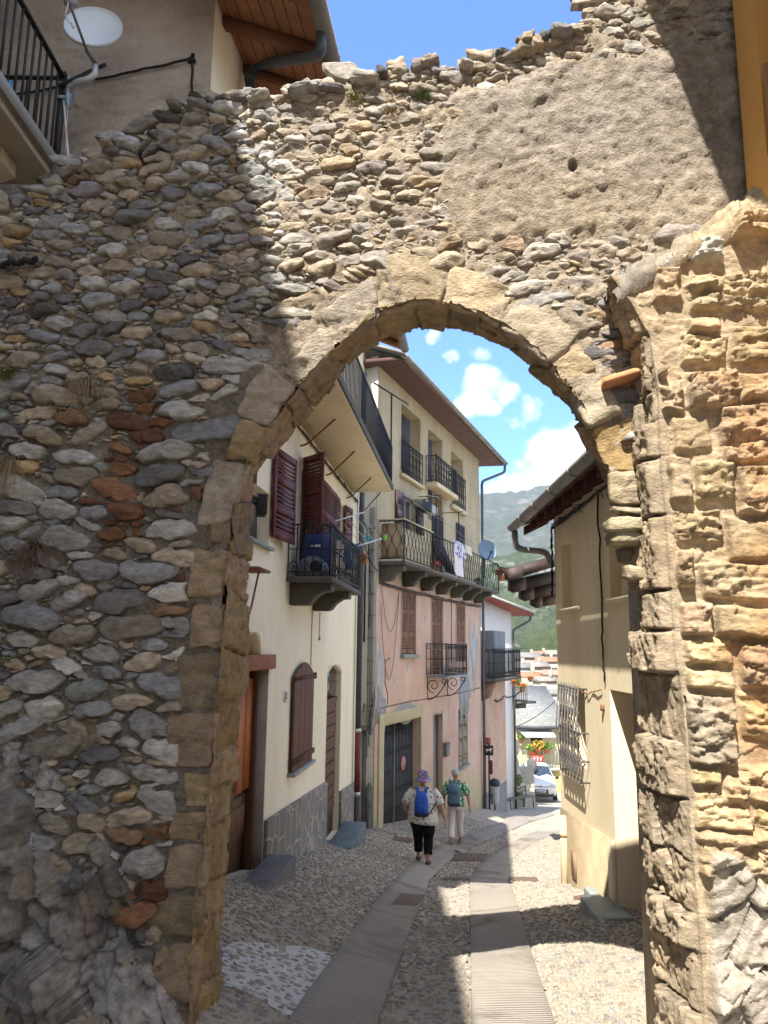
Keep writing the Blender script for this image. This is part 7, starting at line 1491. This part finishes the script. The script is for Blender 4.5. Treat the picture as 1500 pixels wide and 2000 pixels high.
def backpack(name, label, ps, sc, z0, z1, w, d, mat, mat2, y0, x0=0.0, flap=False, diag=None):
    t = thing(name, label, 'backpack', ps.p(x0*sc, (y0-d)*sc, z0*sc)); m = MB(); R = []
    for k, (f, a) in enumerate(((0, .6), (.04, .86), (.2, 1.0), (.5, 1.0), (.75, .92), (.92, .70), (1, .35))):
        R.append(ell(ps, ((x0)*sc, (y0-d*.5*a)*sc, (z0+(z1-z0)*f)*sc), w*.5*a*sc, d*.5*a*sc, 18, .7))
    m.rings(R); part(m, 'bag', mat, t, smooth=True)
    for sx in (-1, 1):
        m = MB(); pts = [(x0+sx*.075, y0-.01, z1-.06), (x0+sx*.085, y0+.02, z1+.04), (x0+sx*.11, y0+.12, z1+.05), (x0+sx*.12, y0+.24, z1-.08)]
        q = resample(np.array(pts), 9)*sc; m.rings([[ps.p(c[0]+dx*.024*sc, c[1]+.0, c[2]+dz*.012*sc+.004) for dx, dz in ((-1, -1), (1, -1), (1, 1), (-1, 1))] for c in q]); part(m, 'strap', mat, t)
    m = MB()
    if flap: m.rings([ell(ps, (x0*sc, (y0-d*.52)*sc, z*sc), w*.5*a*sc, d*.55*a*sc, 18, .7) for z, a in ((z1-.20, .99), (z1-.10, 1.0), (z1-.02, .8), (z1+.01, .4))])
    else: m.rings([ell(ps, (x0*sc, (y0-d*.8)*sc, z*sc), w*.34*a*sc, d*.28*a*sc, 16, .7) for z, a in ((z0+.05, .6), (z0+.08, 1), (z0+.2, 1), (z0+.25, .5))])
    part(m, 'flap' if flap else 'pocket', mat2, t, smooth=True)
    m = MB(); m.rings([ell(ps, (x0*sc, (y0-d*.5)*sc, (z0+dz)*sc), w*.49*a*sc, d*.5*a*sc, 18, .7) for dz, a in ((-.008, .7), (.0, .98), (.05, 1.02), (.055, .9))]); part(m, 'base_panel', M('bag_dark', (.02, .025, .05), (.03, .035, .06)), t, smooth=True)
    if diag is not None:
        m = MB(); q = resample(np.array(diag), 10)*sc; m.tube([ps.p(*c) for c in q], .012*sc, 5); part(m, 'side_strap', black, t)
    return t
q = on_ground(826, 1687); h1 = .10; sc1 = .93
r1_, ps1 = walker('person', 'stout walker with a colourful bucket hat, patterned white shirt and black trousers', q, h1, sc1, 1.5,
    {'l': ((-.36, -.06, 1.06), (-.33, .10, .92), (-.27, .17, .86)), 'r': ((.36, -.06, 1.06), (.42, .00, .84), (.44, .02, .72))},
    {'l': ((-.10, .16, .48), (-.095, .22, .075), (-.10, .37, .03)), 'r': ((.10, .06, .47), (.10, -.10, .075), (.11, .04, .03))},
    ((-.02, .76, .30, .245), (-.02, .84, .30, .245), (-.01, .95, .285, .23), (0, 1.08, .27, .205), (.01, 1.22, .265, .185), (.02, 1.32, .235, .15), (.03, 1.375, .15, .105), (.035, 1.41, .075, .075)),
    cloth_mat('patterned_shirt', (.62, .60, .55), ((.05, .06, .08), (.30, .08, .06), (.06, .07, .10)), 15, hi=.22), M('black_trousers', (.008, .008, .009), (.014, .014, .015), bump=.2, bscale=20, rough=.9, spec=.1), .72,
    hat=cloth_mat('patchwork_hat', (.10, .16, .36), ((.60, .14, .16), (.62, .55, .55), (.50, .10, .14)), 26, hi=.42), shoe_m=M('maroon_sandal', (.09, .02, .02), (.13, .035, .035), rough=.6))
backpack('blue_backpack', 'bright blue backpack on the walker in black trousers', ps1, sc1, .92, 1.36, .27, .17, M('royal_blue', (.015, .085, .42), (.02, .11, .5), scale=6, bump=.3, bscale=18, rough=.55), M('royal_blue2', (.012, .07, .36), (.018, .095, .44), rough=.55), -.17, -.02, False, [(.10, -.24, .93), (.2, -.19, 1.05), (.30, -.06, 1.2)])
q = on_ground(890, 1650)
r2_, ps2 = walker('person', 'grey-haired walker in a green leafy top and white trousers', q, .16, .975, 1.06,
    {'l': ((-.27, -.02, 1.06), (-.27, .12, .84), (-.25, .20, .74)), 'r': ((.30, -.04, 1.06), (.33, -.06, .83), (.335, -.05, .71))},
    {'l': ((-.09, -.02, .47), (-.08, -.26, .13), (-.085, -.16, .02)), 'r': ((.09, .14, .49), (.095, .19, .08), (.10, .34, .03))},
    ((-.01, .88, .205, .165), (-.01, .95, .195, .155), (0, 1.08, .18, .135), (.01, 1.22, .19, .13), (.02, 1.32, .18, .115), (.03, 1.375, .12, .085), (.035, 1.405, .065, .065)),
    cloth_mat('leafy_top', (.52, .55, .5), ((.02, .20, .10), (.03, .26, .12), (.02, .16, .09)), 20, hi=.55), M('white_trousers', (.56, .52, .52), (.63, .59, .59), scale=6, bump=.3, bscale=14, rough=.85), .86,
    hair=M('grey_hair', (.33, .33, .33), (.5, .5, .49), scale=40, bump=.5, bscale=90, rough=.7, stretch=(1, 1, .4)), shoe_m=M('pale_sandal', (.25, .2, .16), (.35, .3, .25), rough=.6))
backpack('grey_backpack', 'grey-blue flap backpack on the walker in white trousers', ps2, .975, .88, 1.36, .27, .15, M('slate_blue', (.075, .125, .19), (.10, .16, .235), scale=6, bump=.3, bscale=18, rough=.7), M('slate_blue2', (.09, .165, .27), (.12, .20, .32), rough=.7), -.115, -.02, True)
# ================================================================== parked car
cq = on_ground(1057, 1567); hc = rad(186); 
car = thing('parked_car', 'small white hatchback parked nose-on at the bottom of the lane', 'car', cq); pc = Pose(cq, hc); cs = 1.03
cp = lambda x, y, z: pc.p(x*cs, (1.8-y)*cs-1.8, z*cs)      # y measured back from the nose
carw = M('car_white', (.66, .65, .61), (.70, .69, .65), scale=1, bump=0, rough=.25, spec=.5)
stn = [(0, .36, .50, .62, .60, .56), (.06, .26, .56, .70, .74, .70), (.22, .23, .72, .86, .80, .74), (.6, .22, .82, .98, .825, .74), (.98, .22, .88, 1.06, .835, .74), (1.25, .22, .92, 1.30, .835, .68), (1.62, .22, .94, 1.53, .835, .60), (2.2, .22, .95, 1.585, .835, .59), (2.9, .22, .96, 1.55, .83, .58), (3.4, .26, .97, 1.35, .80, .58), (3.62, .34, .9, 1.0, .74, .6), (3.66, .42, .8, .9, .68, .56)]
m = MB(); R = []
for y, zl, zb_, zt_, w, wt in stn: R.append([cp(x, y, z) for x, z in ((-w*.9, zl), (-w, zl+.12), (-w, (zl+zb_)/2), (-w*.985, zb_), (-(w*.4+wt*.6), (zb_+zt_)/2), (-wt, zt_-.02), (-wt*.6, zt_+.01), (0, zt_+.02), (wt*.6, zt_+.01), (wt, zt_-.02), (w*.4+wt*.6, (zb_+zt_)/2), (w*.985, zb_), (w, (zl+zb_)/2), (w, zl+.12), (w*.9, zl))])
m.rings(R); o = part(m, 'body', carw, car, smooth=True); sbm = o.modifiers.new('sub', 'SUBSURF'); sbm.levels = 1; sbm.render_levels = 1
ws = M('windscreen', (.02, .035, .055), (.03, .05, .075), bump=0, rough=.15, spec=.35)
m = MB(); m.add([cp(-.70, .99, 1.075), cp(0, .95, 1.10), cp(.70, .99, 1.075), cp(.545, 1.56, 1.515), cp(0, 1.53, 1.545), cp(-.545, 1.56, 1.515)], [(0, 1, 4, 5), (1, 2, 3, 4)]); part(m, 'windscreen', ws, car)
for sx in (-1, 1):
    m = MB(); m.add([cp(sx*.80, 1.25, 1.0), cp(sx*.80, 3.1, 1.03), cp(sx*.635, 2.95, 1.48), cp(sx*.635, 1.68, 1.47)], [(0, 1, 2, 3)]); part(m, 'side_window', ws, car)
    m = MB(); m.lump(cp(sx*.60, .16, .74), (.135*cs, .10, .10), e=.5, amp=.0); part(m, 'headlight', M('lamp_glass', (.40, .41, .42), (.55, .55, .55), bump=0, rough=.1, spec=.7), car, smooth=True)
    m = MB(); m.lump(cp(sx*.62, .03, .42), (.075, .05, .045), e=.6, amp=0); part(m, 'fog_lamp', M('lamp_dim', (.25, .25, .25), (.35, .35, .35), bump=0, rough=.2), car, smooth=True)
    m = MB(); m.lump(cp(sx*.94, 1.22, 1.02), (.09, .06, .075), e=.6, amp=0); m.tube([cp(sx*.82, 1.22, .97), cp(sx*.92, 1.22, .99)], .02, 5); part(m, 'wing_mirror', black, car, smooth=True)
    for y in (.68, 2.98):
        m = MB(); m.lathe(cp(sx*.66, y, .29), pc.r*sx, [(.05, 0), (.285, .0), (.30, .03), (.30, .15), (.28, .18), (.19, .185), (.18, .17)], 24); wh = part(m, 'wheel', black, car, smooth=True); m = MB(); m.lathe(cp(sx*.66, y, .29), pc.r*sx, [(.02, .16), (.185, .17), (.19, .18), (.02, .185)], 18); part(m, 'hub_cap', zinc, wh)
m = MB(); m.hexa([cp(x, y, z) for (x, y, z) in ((-.62, -.03, .27), (.62, -.03, .27), (.66, .1, .27), (-.66, .1, .27), (-.62, -.03, .40), (.62, -.03, .40), (.66, .1, .40), (-.66, .1, .40))]); part(m, 'lower_bumper', M('bumper_black', (.03, .03, .032), (.045, .045, .047), rough=.6), car, bev=.01)
m = MB(); m.hexa([cp(x, y, z) for (x, y, z) in ((-.36, -.025, .43), (.36, -.025, .43), (.36, .1, .43), (-.36, .1, .43), (-.36, .0, .62), (.36, .0, .62), (.36, .1, .62), (-.36, .1, .62))]); part(m, 'grille', black, car)
m = MB(); m.hexa([cp(x, y, z) for (x, y, z) in ((-.25, -.04, .48), (.25, -.04, .48), (.25, -.02, .48), (-.25, -.02, .48), (-.25, -.035, .585), (.25, -.035, .585), (.25, -.02, .585), (-.25, -.02, .585))]); pl_ = part(m, 'number_plate', M('plate_white', (.6, .62, .66), (.66, .68, .7), bump=0), car)
m = MB()
for k in range(7): x = -.19+k*.06+(.02 if k > 3 else 0); m.hexa([cp(x+dx, -.043+dy, z) for z in (.51, .56) for dx, dy in ((-.018, 0), (.018, 0), (.018, .002), (-.018, .002))])
part(m, 'plate_characters', M('plate_ink', (.06, .07, .12), (.08, .09, .14), bump=0), pl_)
m = MB(); m.lathe(cp(0, .05, .745), -pc.f*-1, [(.0, -.03), (.055, -.03), (.06, 0), (.02, .02)], 14); m.hexa([cp(x, y, z) for (x, y, z) in ((-.42, .05, .725), (.42, .05, .725), (.42, .09, .725), (-.42, .09, .725), (-.42, .07, .75), (.42, .07, .75), (.42, .1, .75), (-.42, .1, .75))]); part(m, 'nose_trim', zinc, car)
# ================================================================== street furniture by the salmon house
pu = FX.uz(956, 1560, .32)[0]; pb_ = FX.p(pu, .32, 0); pb_[2] = float(G(pb_[0], pb_[1])); zy = lambda py: FX.uz(956, py, .32)[1]
FG = Fr(pb_[:2], (1, -.03)); 
if FG.n[1] > 0: FG.n = -FG.n
post = thing('dog_sign_post', 'thin black post with a square black dog sign and a bag dispenser', 'sign post', pb_)
mb = MB(); mb.tube([pb_-np.array([0, 0, .2]), np.array([pb_[0], pb_[1], zy(1446)])], .028, 8); part(mb, 'pole', black, post)
wd = FG.uz(963, 1465)[0]
mb = MB(); mb.box(FG, FG.uz(946, 1465)[0], wd, .03, .045, zy(1474.5), zy(1455)); sp_l = part(mb, 'sign_plate', black, post)
dz_ = zy(1465); dx_ = (FG.uz(946, 1465)[0]+wd)/2; s_ = .115
dog = [(-1, .05), (-.9, .38), (-.55, .3), (.3, .28), (.45, .62), (.62, .5), (.95, .42), (.95, .2), (.62, .12), (.6, -.1), (.68, -.62), (.5, -.62), (.42, -.15), (-.35, -.12), (-.5, -.35), (-.62, -.62), (-.8, -.62), (-.68, -.2), (-.7, .1), (-.85, .2)]
mb = MB(); mb.prism(FG, [(dx_+a*s_, dz_+.01+b*s_) for a, b in dog], .0465, .050); part(mb, 'dog_symbol', M('sign_white2', (.62, .62, .62), (.68, .68, .68), bump=0), sp_l)
mb = MB(); mb.box(FG, FG.uz(949, 1447)[0], FG.uz(958, 1447)[0], -.04, .03, zy(1454), zy(1440)); part(mb, 'red_box', M('faded_red', (.26, .065, .045), (.34, .1, .07), fine=.2), post)
mb = MB(); mb.box(FG, FG.uz(954, 1490)[0], FG.uz(961.5, 1490)[0], .02, .09, zy(1511), zy(1484)); part(mb, 'bag_dispenser', M('dark_red_box', (.05, .02, .02), (.08, .03, .03)), post, bev=.01)
bc_ = FX.p(FX.uz(966, 1550, .38)[0], .38, FX.uz(966, 1570, .38)[1]); bt = FX.uz(966, 1532, .38)[1]
lb_ = thing('litter_bin', 'grey litter bin with a dark hooded lid fixed beside the dog sign post', 'bin', bc_)
mb = MB(); mb.lathe(bc_, (0, 0, 1), [(.0, 0), (.12, 0), (.13, .02), (.17, bt-bc_[2]), (.15, bt-bc_[2])], 18); part(mb, 'bucket', M('bin_grey', (.30, .31, .29), (.36, .37, .35), rough=.5), lb_, smooth=True)
mb = MB(); mb.lathe(bc_+np.array([0, 0, bt-bc_[2]-.01]), (0.12, -.1, 1), [(.185, 0), (.185, .05), (.165, .13), (.09, .19), (.0, .21)], 18); part(mb, 'lid', M('bin_lid', (.02, .03, .05), (.035, .045, .07), rough=.45), lb_, smooth=True)
mb = MB(); mb.tube([bc_+np.array([0, 0, .3]), np.array([pb_[0], pb_[1], bc_[2]+.3])], .02, 5); mb.tube([bc_+np.array([.02, .1, .0]), np.array([bc_[0]+.02, bc_[1]+.1, float(G(bc_[0], bc_[1]))-.1])], .025, 6); part(mb, 'bracket', black, lb_)
bq = on_ground(1009, 1580); Fb_ = Fr(bq[:2], (.80, .60)); Fb_.n = np.array([.6, -.8])
bn = thing('bench', 'dark slatted bench facing down the lane beside the salmon house', 'bench', bq); zg = bq[2]
mb = MB()
for k in range(4): mb.box(Fb_, -.75, .95, -.22+k*.115, -.13+k*.115, zg+.44, zg+.475)
part(mb, 'seat', M('bench_slat', (.13, .12, .10), (.2, .18, .155), stretch=(.5, 5, 5)), bn)
mb = MB()
for k in range(2): mb.box(Fb_, -.75, .0+.95, -.32-.03*k, -.29-.03*k, zg+.60+k*.14, zg+.70+k*.14)
part(mb, 'backrest', M('bench_slat2', (.26, .2, .15), (.33, .27, .21), stretch=(.5, 5, 5)), bn)
for u in (-.6, .8):
    for w, tw in ((.2, .26), (-.22, -.34)):
        mb = MB(); mb.tube([Fb_.p(u, w, zg+.45 if w > 0 else zg+.86), Fb_.p(u, w+(.0 if w > 0 else .02), zg+.44), Fb_.p(u, tw, zg-.05)], .02, 6); part(mb, 'leg', iron, bn)
zl = .865
# ================================================================== things on the balconies
c = FC.p(-6.35, .36, zl+.075)
su = thing('suitcase', 'dark blue rounded suitcase standing on the cream house balcony', 'suitcase', c)
mb = MB(); mb.rings([[FC.p(-6.35+a*.13, .36+b*.205*s, zl+.085+h) for a, b in ((-1, -1), (0, -1.05), (1, -1), (1.05, 0), (1, 1), (0, 1.05), (-1, 1), (-1.05, 0))] for h, s in ((0, .9), (.03, 1), (.42, 1), (.52, .92), (.58, .75), (.61, .45))]); part(mb, 'shell', M('case_blue', (.018, .035, .13), (.03, .05, .18), scale=5, bump=.1, rough=.5), su, smooth=True)
mb = MB(); mb.box(FC, -6.50, -6.487, .29, .42, zl+.5, zl+.53); part(mb, 'label_strip', M('strip_white', (.5, .52, .58), (.55, .57, .62)), su)
mb = MB(); mb.tube([FC.p(-6.35, .30, zl+.68), FC.p(-6.35, .30, zl+.76), FC.p(-6.35, .42, zl+.76), FC.p(-6.35, .42, zl+.68)], .012, 5); part(mb, 'handle', iron, su)
c = FC.p(-6.52, .36, zl+.08)
pe = thing('pet_carrier', 'grey round-topped pet carrier with a dark round door in front of the suitcase', 'carrier', c)
mb = MB(); mb.rings([[FC.p(-6.56+t, .34+.235*math.cos(a), zl+.09+max(0, .27*math.sin(a))) for a in np.linspace(0, math.pi, 14)] for t in (-.10, .10)]); part(mb, 'shell', M('carrier_grey', (.13, .16, .22), (.19, .22, .28), rough=.6), pe)
mb = MB(); mb.lathe(FC.p(-6.665, .40, zl+.21), (-FC.d[0], -FC.d[1], 0), [(0, 0), (.085, 0), (.085, .01), (0, .012)], 18); part(mb, 'door', black, pe)
la = [(885, 1078), (906, 1088)]
def hang(name, label, cat, F, w, px0, px1, py0, py1, mat, seed, grp=None, n=14):
    u0, z1 = F.uz(px0, py0, w); u1, _ = F.uz(px1, py0, w); z0 = F.uz(px0, py1, w)[1]; U, V = np.meshgrid(np.linspace(0, 1, n), np.linspace(0, 1, n)); g = np.random.default_rng(seed)
    uu = u0+(u1-u0)*U+.02*np.sin(V*5+seed); ww = w+.03*np.sin(U*9+seed)*V+.02*np.sin(U*4+V*3); zz_ = z1+(z0-z1)*V-.04*np.sin(U*math.pi)*V-.08*(U-.5)*V; m = MB(); A = F.pv(uu, ww, zz_); m.grid(A); B = A+np.array([*F.n, 0])*.012; m.grid(B)
    return tag(m.build(name, mat, None, smooth=True), label, cat, grp)
hang('white_towel', 'white towel hanging over the long balcony rail', 'towel', FP, lw_+.05, 885, 905, 1078, 1118, M('towel_white', (.62, .60, .66), (.68, .66, .72), bump=.2), 1)
hang('patterned_cloth', 'blue and white cloth bunched on the long balcony rail above the towel', 'cloth', FP, lw_+.09, 886, 908, 1054, 1080, cloth_mat('blue_white', (.6, .6, .66), ((.04, .05, .30), (.05, .07, .35), (.1, .1, .4)), 9, hi=.42), 4)
hang('white_cloth', 'small white cloth pegged on the line beside the patterned cloth', 'cloth', FP, lw_+.04, 907, 922, 1064, 1076, M('towel_white2', (.6, .58, .56), (.66, .64, .62), bump=.2), 3)
wl_ = thing('washing_lines', 'drying lines on black poles along the long balcony', 'clothes line', FP.p(5, lw_, zS+.1))
for px, t0, t1_ in ((852, 968, 1030), (896, 1000, 1058)):
    mb = MB(); u, z1 = FP.uz(px, t0, lw_-.02); mb.tube([FP.p(u, lw_-.02, zS+.1), FP.p(u, lw_-.02, z1)], .016, 6); mb.tube([FP.p(u-.05, .1, z1-.02), FP.p(u, lw_+.12, z1)], .012, 5); part(mb, 'pole', iron, wl_)
mb = MB(); a = [FP.p(FP.uz(800, 957, lw_)[0], lw_, FP.uz(800, 957, lw_)[1]), FP.p(FP.uz(853, 970, lw_)[0], lw_, FP.uz(853, 970, lw_)[1]), FP.p(FP.uz(896, 998, lw_)[0], lw_, FP.uz(896, 998, lw_)[1]), FP.p(FP.uz(940, 1020, lw_)[0], lw_, FP.uz(940, 1020, lw_)[1])]; cable(mb, a, .010, .03, 8)
b2 = [FP.p(.3, .5, 3.55), FP.p(3.5, lw_, 3.35), FP.p(9.6, lw_, 3.05)]; cable(mb, b2, .006, .03, 10); part(mb, 'line', M('line_grey', (.25, .25, .25), (.33, .33, .33), bump=0), wl_)
bu, bz = FP.uz(833, 986, lw_-.1)
bb = thing('black_lamp_box', 'black box lamp on the balcony pole in front of the beige wall', 'lamp', FP.p(bu, lw_-.1, bz)); mb = MB(); mb.box(FP, FP.uz(820, 986, lw_-.2)[0], FP.uz(838, 986, lw_-.2)[0], lw_-.38, lw_-.12, bz-.11, bz+.12); part(mb, 'housing', black, bb, bev=.015); mb = MB(); mb.box(FP, FP.uz(838.5, 986, lw_-.2)[0], FP.uz(849, 986, lw_-.2)[0], lw_-.38, lw_-.12, bz-.10, bz+.11); part(mb, 'side_panel', M('pale_panel', (.42, .43, .46), (.48, .49, .52)), bb, bev=.01); mb = MB(); mb.tube([FP.p(bu, lw_-.2, bz+.14), FP.p(FP.uz(852, 975, lw_-.02)[0], lw_-.02, bz+.3)], .015, 5); part(mb, 'arm', iron, bb)
c = FP.p(FP.uz(952, 1074, lw_+.1)[0], lw_+.1, FP.uz(952, 1074, lw_+.1)[1])
d2 = thing('satellite_dish', 'round blue-grey satellite dish at the far end of the long balcony', 'satellite dish', c); mb = MB(); dishshape(mb, c, np.array([.35, -.93, .1]), .30, .33, .06); part(mb, 'reflector', M('dish_blue', (.13, .21, .32), (.17, .26, .38), bump=0, rough=.4), d2, smooth=True)
mb = MB(); mb.tube([c+np.array([0, -.05, -.33]), c+np.array([.05, -.5, -.15])], .02, 6); mb.lump(c+np.array([.05, -.5, -.12]), (.05, .05, .06), amp=0); part(mb, 'feed_arm', iron, d2); mb = MB(); mb.tube([c+np.array([-.1, .05, -.2]), c+np.array([-.1, .05, -.9])], .025, 6); part(mb, 'mount', iron, d2)
for k, (px, py, r, fl, lab) in enumerate(((852, 1098, .16, (.45, .04, .1), 'red flowering pot low behind the long balcony bars'), (968, 1124, .24, (.5, .08, .06), 'red and green flower trough at the far end of the long balcony'), (935, 1140, .15, None, 'small green pot on the floor of the long balcony'))):
    c = FP.p(FP.uz(px, py, .5)[0], .5 if k != 1 else .72, zS+.1 if k != 1 else FP.uz(px, py+6, .7)[1]); pot_plant('potted_plant', lab, c, r, (.07, .13, .025), fl, terra, 120+k, 110, 'potted plants on the long balcony')
c = FC.p(bu1+.02, bw+.08, zl+.55); pot_plant('potted_plant', 'red and yellow flower pot hooked on the far rail of the cream house balcony', c, .09, (.12, .18, .03), (.6, .1, .03), terra, 131, 80)
rk_ = thing('drying_rack', 'white folding drying rack sticking out from the cream house balcony with clothes pegs', 'drying rack', FC.p(-4.4, bw, 1.62))
a0_ = FC.p(FC.uz(655, 1018, .5)[0], .5, FC.uz(655, 1018, .5)[1]); wh_ = M('rack_white', (.5, .53, .56), (.58, .61, .64), bump=0, rough=.4)
pts = [P(655, 1018, 13.3), P(712, 1000, 14.6), P(745, 1052, 14.6), P(700, 1066, 13.6)]
mb = MB()
for a, b in ((0, 1), (2, 3)): mb.tube([pts[a], pts[b]], .014, 6)
part(mb, 'frame', wh_, rk_); mb = MB()
for t in (.15, .4, .65, .9): mb.tube([pts[0]*(1-t)+pts[1]*t, pts[3]*(1-t)+pts[2]*t], .006, 4)
part(mb, 'line', wh_, rk_)
for k, (px, py, col_, lab) in enumerate(((752, 1050, (.25, .6, .1), 'lime green'), (697, 1068, (.03, .2, .55), 'blue'), (718, 1052, (.05, .35, .5), 'turquoise'))):
    m = MB(); c = P(px, py, 14.4-.3*(k == 1)); m.lump(c, (.035, .035, .06), amp=.15, e=.6); tag(m.build('clothes_peg', M('peg_%d' % k, col_, col_, bump=0), None, smooth=True), lab+' clothes peg clipped on the white drying rack', 'clothes peg', 'clothes pegs on the drying rack')
hang('blue_towel', 'blue cloth seen through the far bars of the cream house balcony', 'cloth', FC, bw-.12, 672, 686, 1066, 1100, M('towel_blue', (.05, .12, .42), (.07, .16, .5), bump=.2), 5)
m = MB(); cable(m, [P(985, 1424, 46), P(1090, 1364, 40)], .02, .3, 16); tag(m.build('overhead_wire', black, None), 'thin dark wire strung diagonally in front of the slate roof', 'wire')
m = MB(); cable(m, [P(972, 1106, 26.4), P(1005, 1107, 26)], .015, .05, 10); tag(m.build('overhead_wire', black, None), 'short wire leaving the far end of the long balcony', 'wire')
# ================================================================== light, sky, render
SUN = np.array([.28, .68, -1.0]); SUN /= np.linalg.norm(SUN)
el = math.asin(-SUN[2]); az = math.atan2(-SUN[0], -SUN[1])     # azimuth of the sun measured from +Y towards +X
sd = bpy.data.lights.new('sun', 'SUN'); sd.energy = 3.4; sd.angle = rad(.53); sd.color = (1, .93, .82)
so = bpy.data.objects.new('sun', sd); COL.objects.link(so); so.rotation_euler = Vector(SUN).to_track_quat('-Z', 'Y').to_euler()
w = bpy.data.worlds.new('World'); S.world = w; w.use_nodes = True; nt = w.node_tree; bg = nt.nodes['Background']
class WT(NT):
    def __init__(s, t): s.t = t; s.n = t.nodes; s.l = t.links
W_ = WT(nt)
sky = W_.node('ShaderNodeTexSky'); sky.sky_type = 'NISHITA'; sky.sun_disc = False; sky.sun_elevation = el; sky.sun_rotation = az
sky.altitude = 900; sky.air_density = 1.0; sky.dust_density = .35; sky.ozone_density = 1.6
bg.inputs['Strength'].default_value = .15
dirv = W_.node('ShaderNodeTexCoord').outputs['Generated']
nz = W_.noise(dirv, 13.0, 9, .62, .6); nz2 = W_.noise(dirv, 24.0, 6, .6, .2)
acc = None
for (px, py, r, st, wt) in ((935, 765, .050, (1, 1, 1.25), 1.15), (985, 770, .03, (1, 1, 1.4), .9), (905, 790, .03, (1, 1, 1), 1.0), (1035, 800, .03, (1, 1, .8), .62), (1005, 822, .022, (1, 1, 1), .5), (880, 708, .020, (1, 1, .7), .6), (1095, 905, .055, (1, 1, .9), 1.35), (1150, 870, .055, (1, 1, 1), 1.35), (1030, 945, .05, (1, 1, 1.3), 1.2), (975, 955, .035, (1, 1, 1.8), .8), (840, 655, .03, (1, 1, 1.5), .5), (940, 690, .03, (1, 1, 1.5), .35), (1100, 800, .02, (1, 1, 1), .4), (1180, 930, .07, (1, 1, 1), 1.3)):
    d = ray(px, py); d = d/np.linalg.norm(d)
    sub = W_.node('ShaderNodeVectorMath', operation='SUBTRACT'); W_.link(dirv, sub.inputs[0]); sub.inputs[1].default_value = tuple(d)
    mul = W_.node('ShaderNodeVectorMath', operation='MULTIPLY'); W_.link(sub.outputs[0], mul.inputs[0]); mul.inputs[1].default_value = st
    ln = W_.node('ShaderNodeVectorMath', operation='LENGTH'); W_.link(mul.outputs[0], ln.inputs[0])
    v = W_.math('MULTIPLY', W_.math('MAXIMUM', W_.math('SUBTRACT', 1.0, W_.math('DIVIDE', ln.outputs['Value'], r*1.08)), 0.0), wt)
    acc = v if acc is None else W_.math('MAXIMUM', acc, v)
dens = W_.math('ADD', acc, W_.math('MULTIPLY', W_.math('ADD', W_.math('MULTIPLY', W_.math('SUBTRACT', nz, .5), 2.1), W_.math('MULTIPLY', W_.math('SUBTRACT', nz2, .5), 1.3)), W_.math('MINIMUM', W_.math('MULTIPLY', acc, 3.0), 1.0)))
cl = W_.ramp(dens, [(.30, (0, 0, 0)), (.66, (1, 1, 1))])
# unseen bright clouds behind and overhead, added as neutral fill for the shade
sp_ = W_.node('ShaderNodeSeparateXYZ'); W_.link(dirv, sp_.inputs[0])
back = W_.ramp(W_.math('ADD', W_.math('MULTIPLY', sp_.outputs['Y'], -1.0), .62), [(.12, (0, 0, 0)), (.40, (1, 1, 1))])
cov = W_.ramp(W_.noise(dirv, 2.6, 8, .6, .5), [(.36, (0, 0, 0)), (.48, (1, 1, 1))])
cl = W_.math('MAXIMUM', cl, W_.math('MULTIPLY', back, cov))
tint = W_.mix(1.0, sky.outputs['Color'], (.315, .50, .81), 'MULTIPLY')
shade_ = W_.ramp(nz2, [(.3, (2.05, 2.3, 2.7)), (.7, (2.65, 2.85, 3.1))])
W_.link(W_.mix(cl, tint, shade_), bg.inputs['Color'])
S.view_settings.view_transform = 'Standard'; S.view_settings.look = 'None'; S.view_settings.exposure = 2.0; S.view_settings.gamma = 1
S.render.engine = 'CYCLES'; S.cycles.max_bounces = 8; S.cycles.diffuse_bounces = 5; S.cycles.use_denoising = True
# the air between the street and the hills
hz = MB(); Fz = Fr((0, 0), (1, 0), (0, 1)); hz.box(Fz, -1600, 2600, -420, 2650, -60, 440)
hzo = hz.build('haze', None, None); hzo['kind'] = 'stuff'
hm = bpy.data.materials.new('haze'); hm.use_nodes = True; ht = hm.node_tree; ht.nodes.remove(ht.nodes['Principled BSDF']); pv = ht.nodes.new('ShaderNodeVolumePrincipled'); pv.inputs['Color'].default_value = (.66, .80, 1.0, 1); pv.inputs['Density'].default_value = .0002; pv.inputs['Anisotropy'].default_value = .2
ht.links.new(pv.outputs['Volume'], ht.nodes['Material Output'].inputs['Volume']); hzo.data.materials.append(hm)
S.cycles.volume_bounces = 0
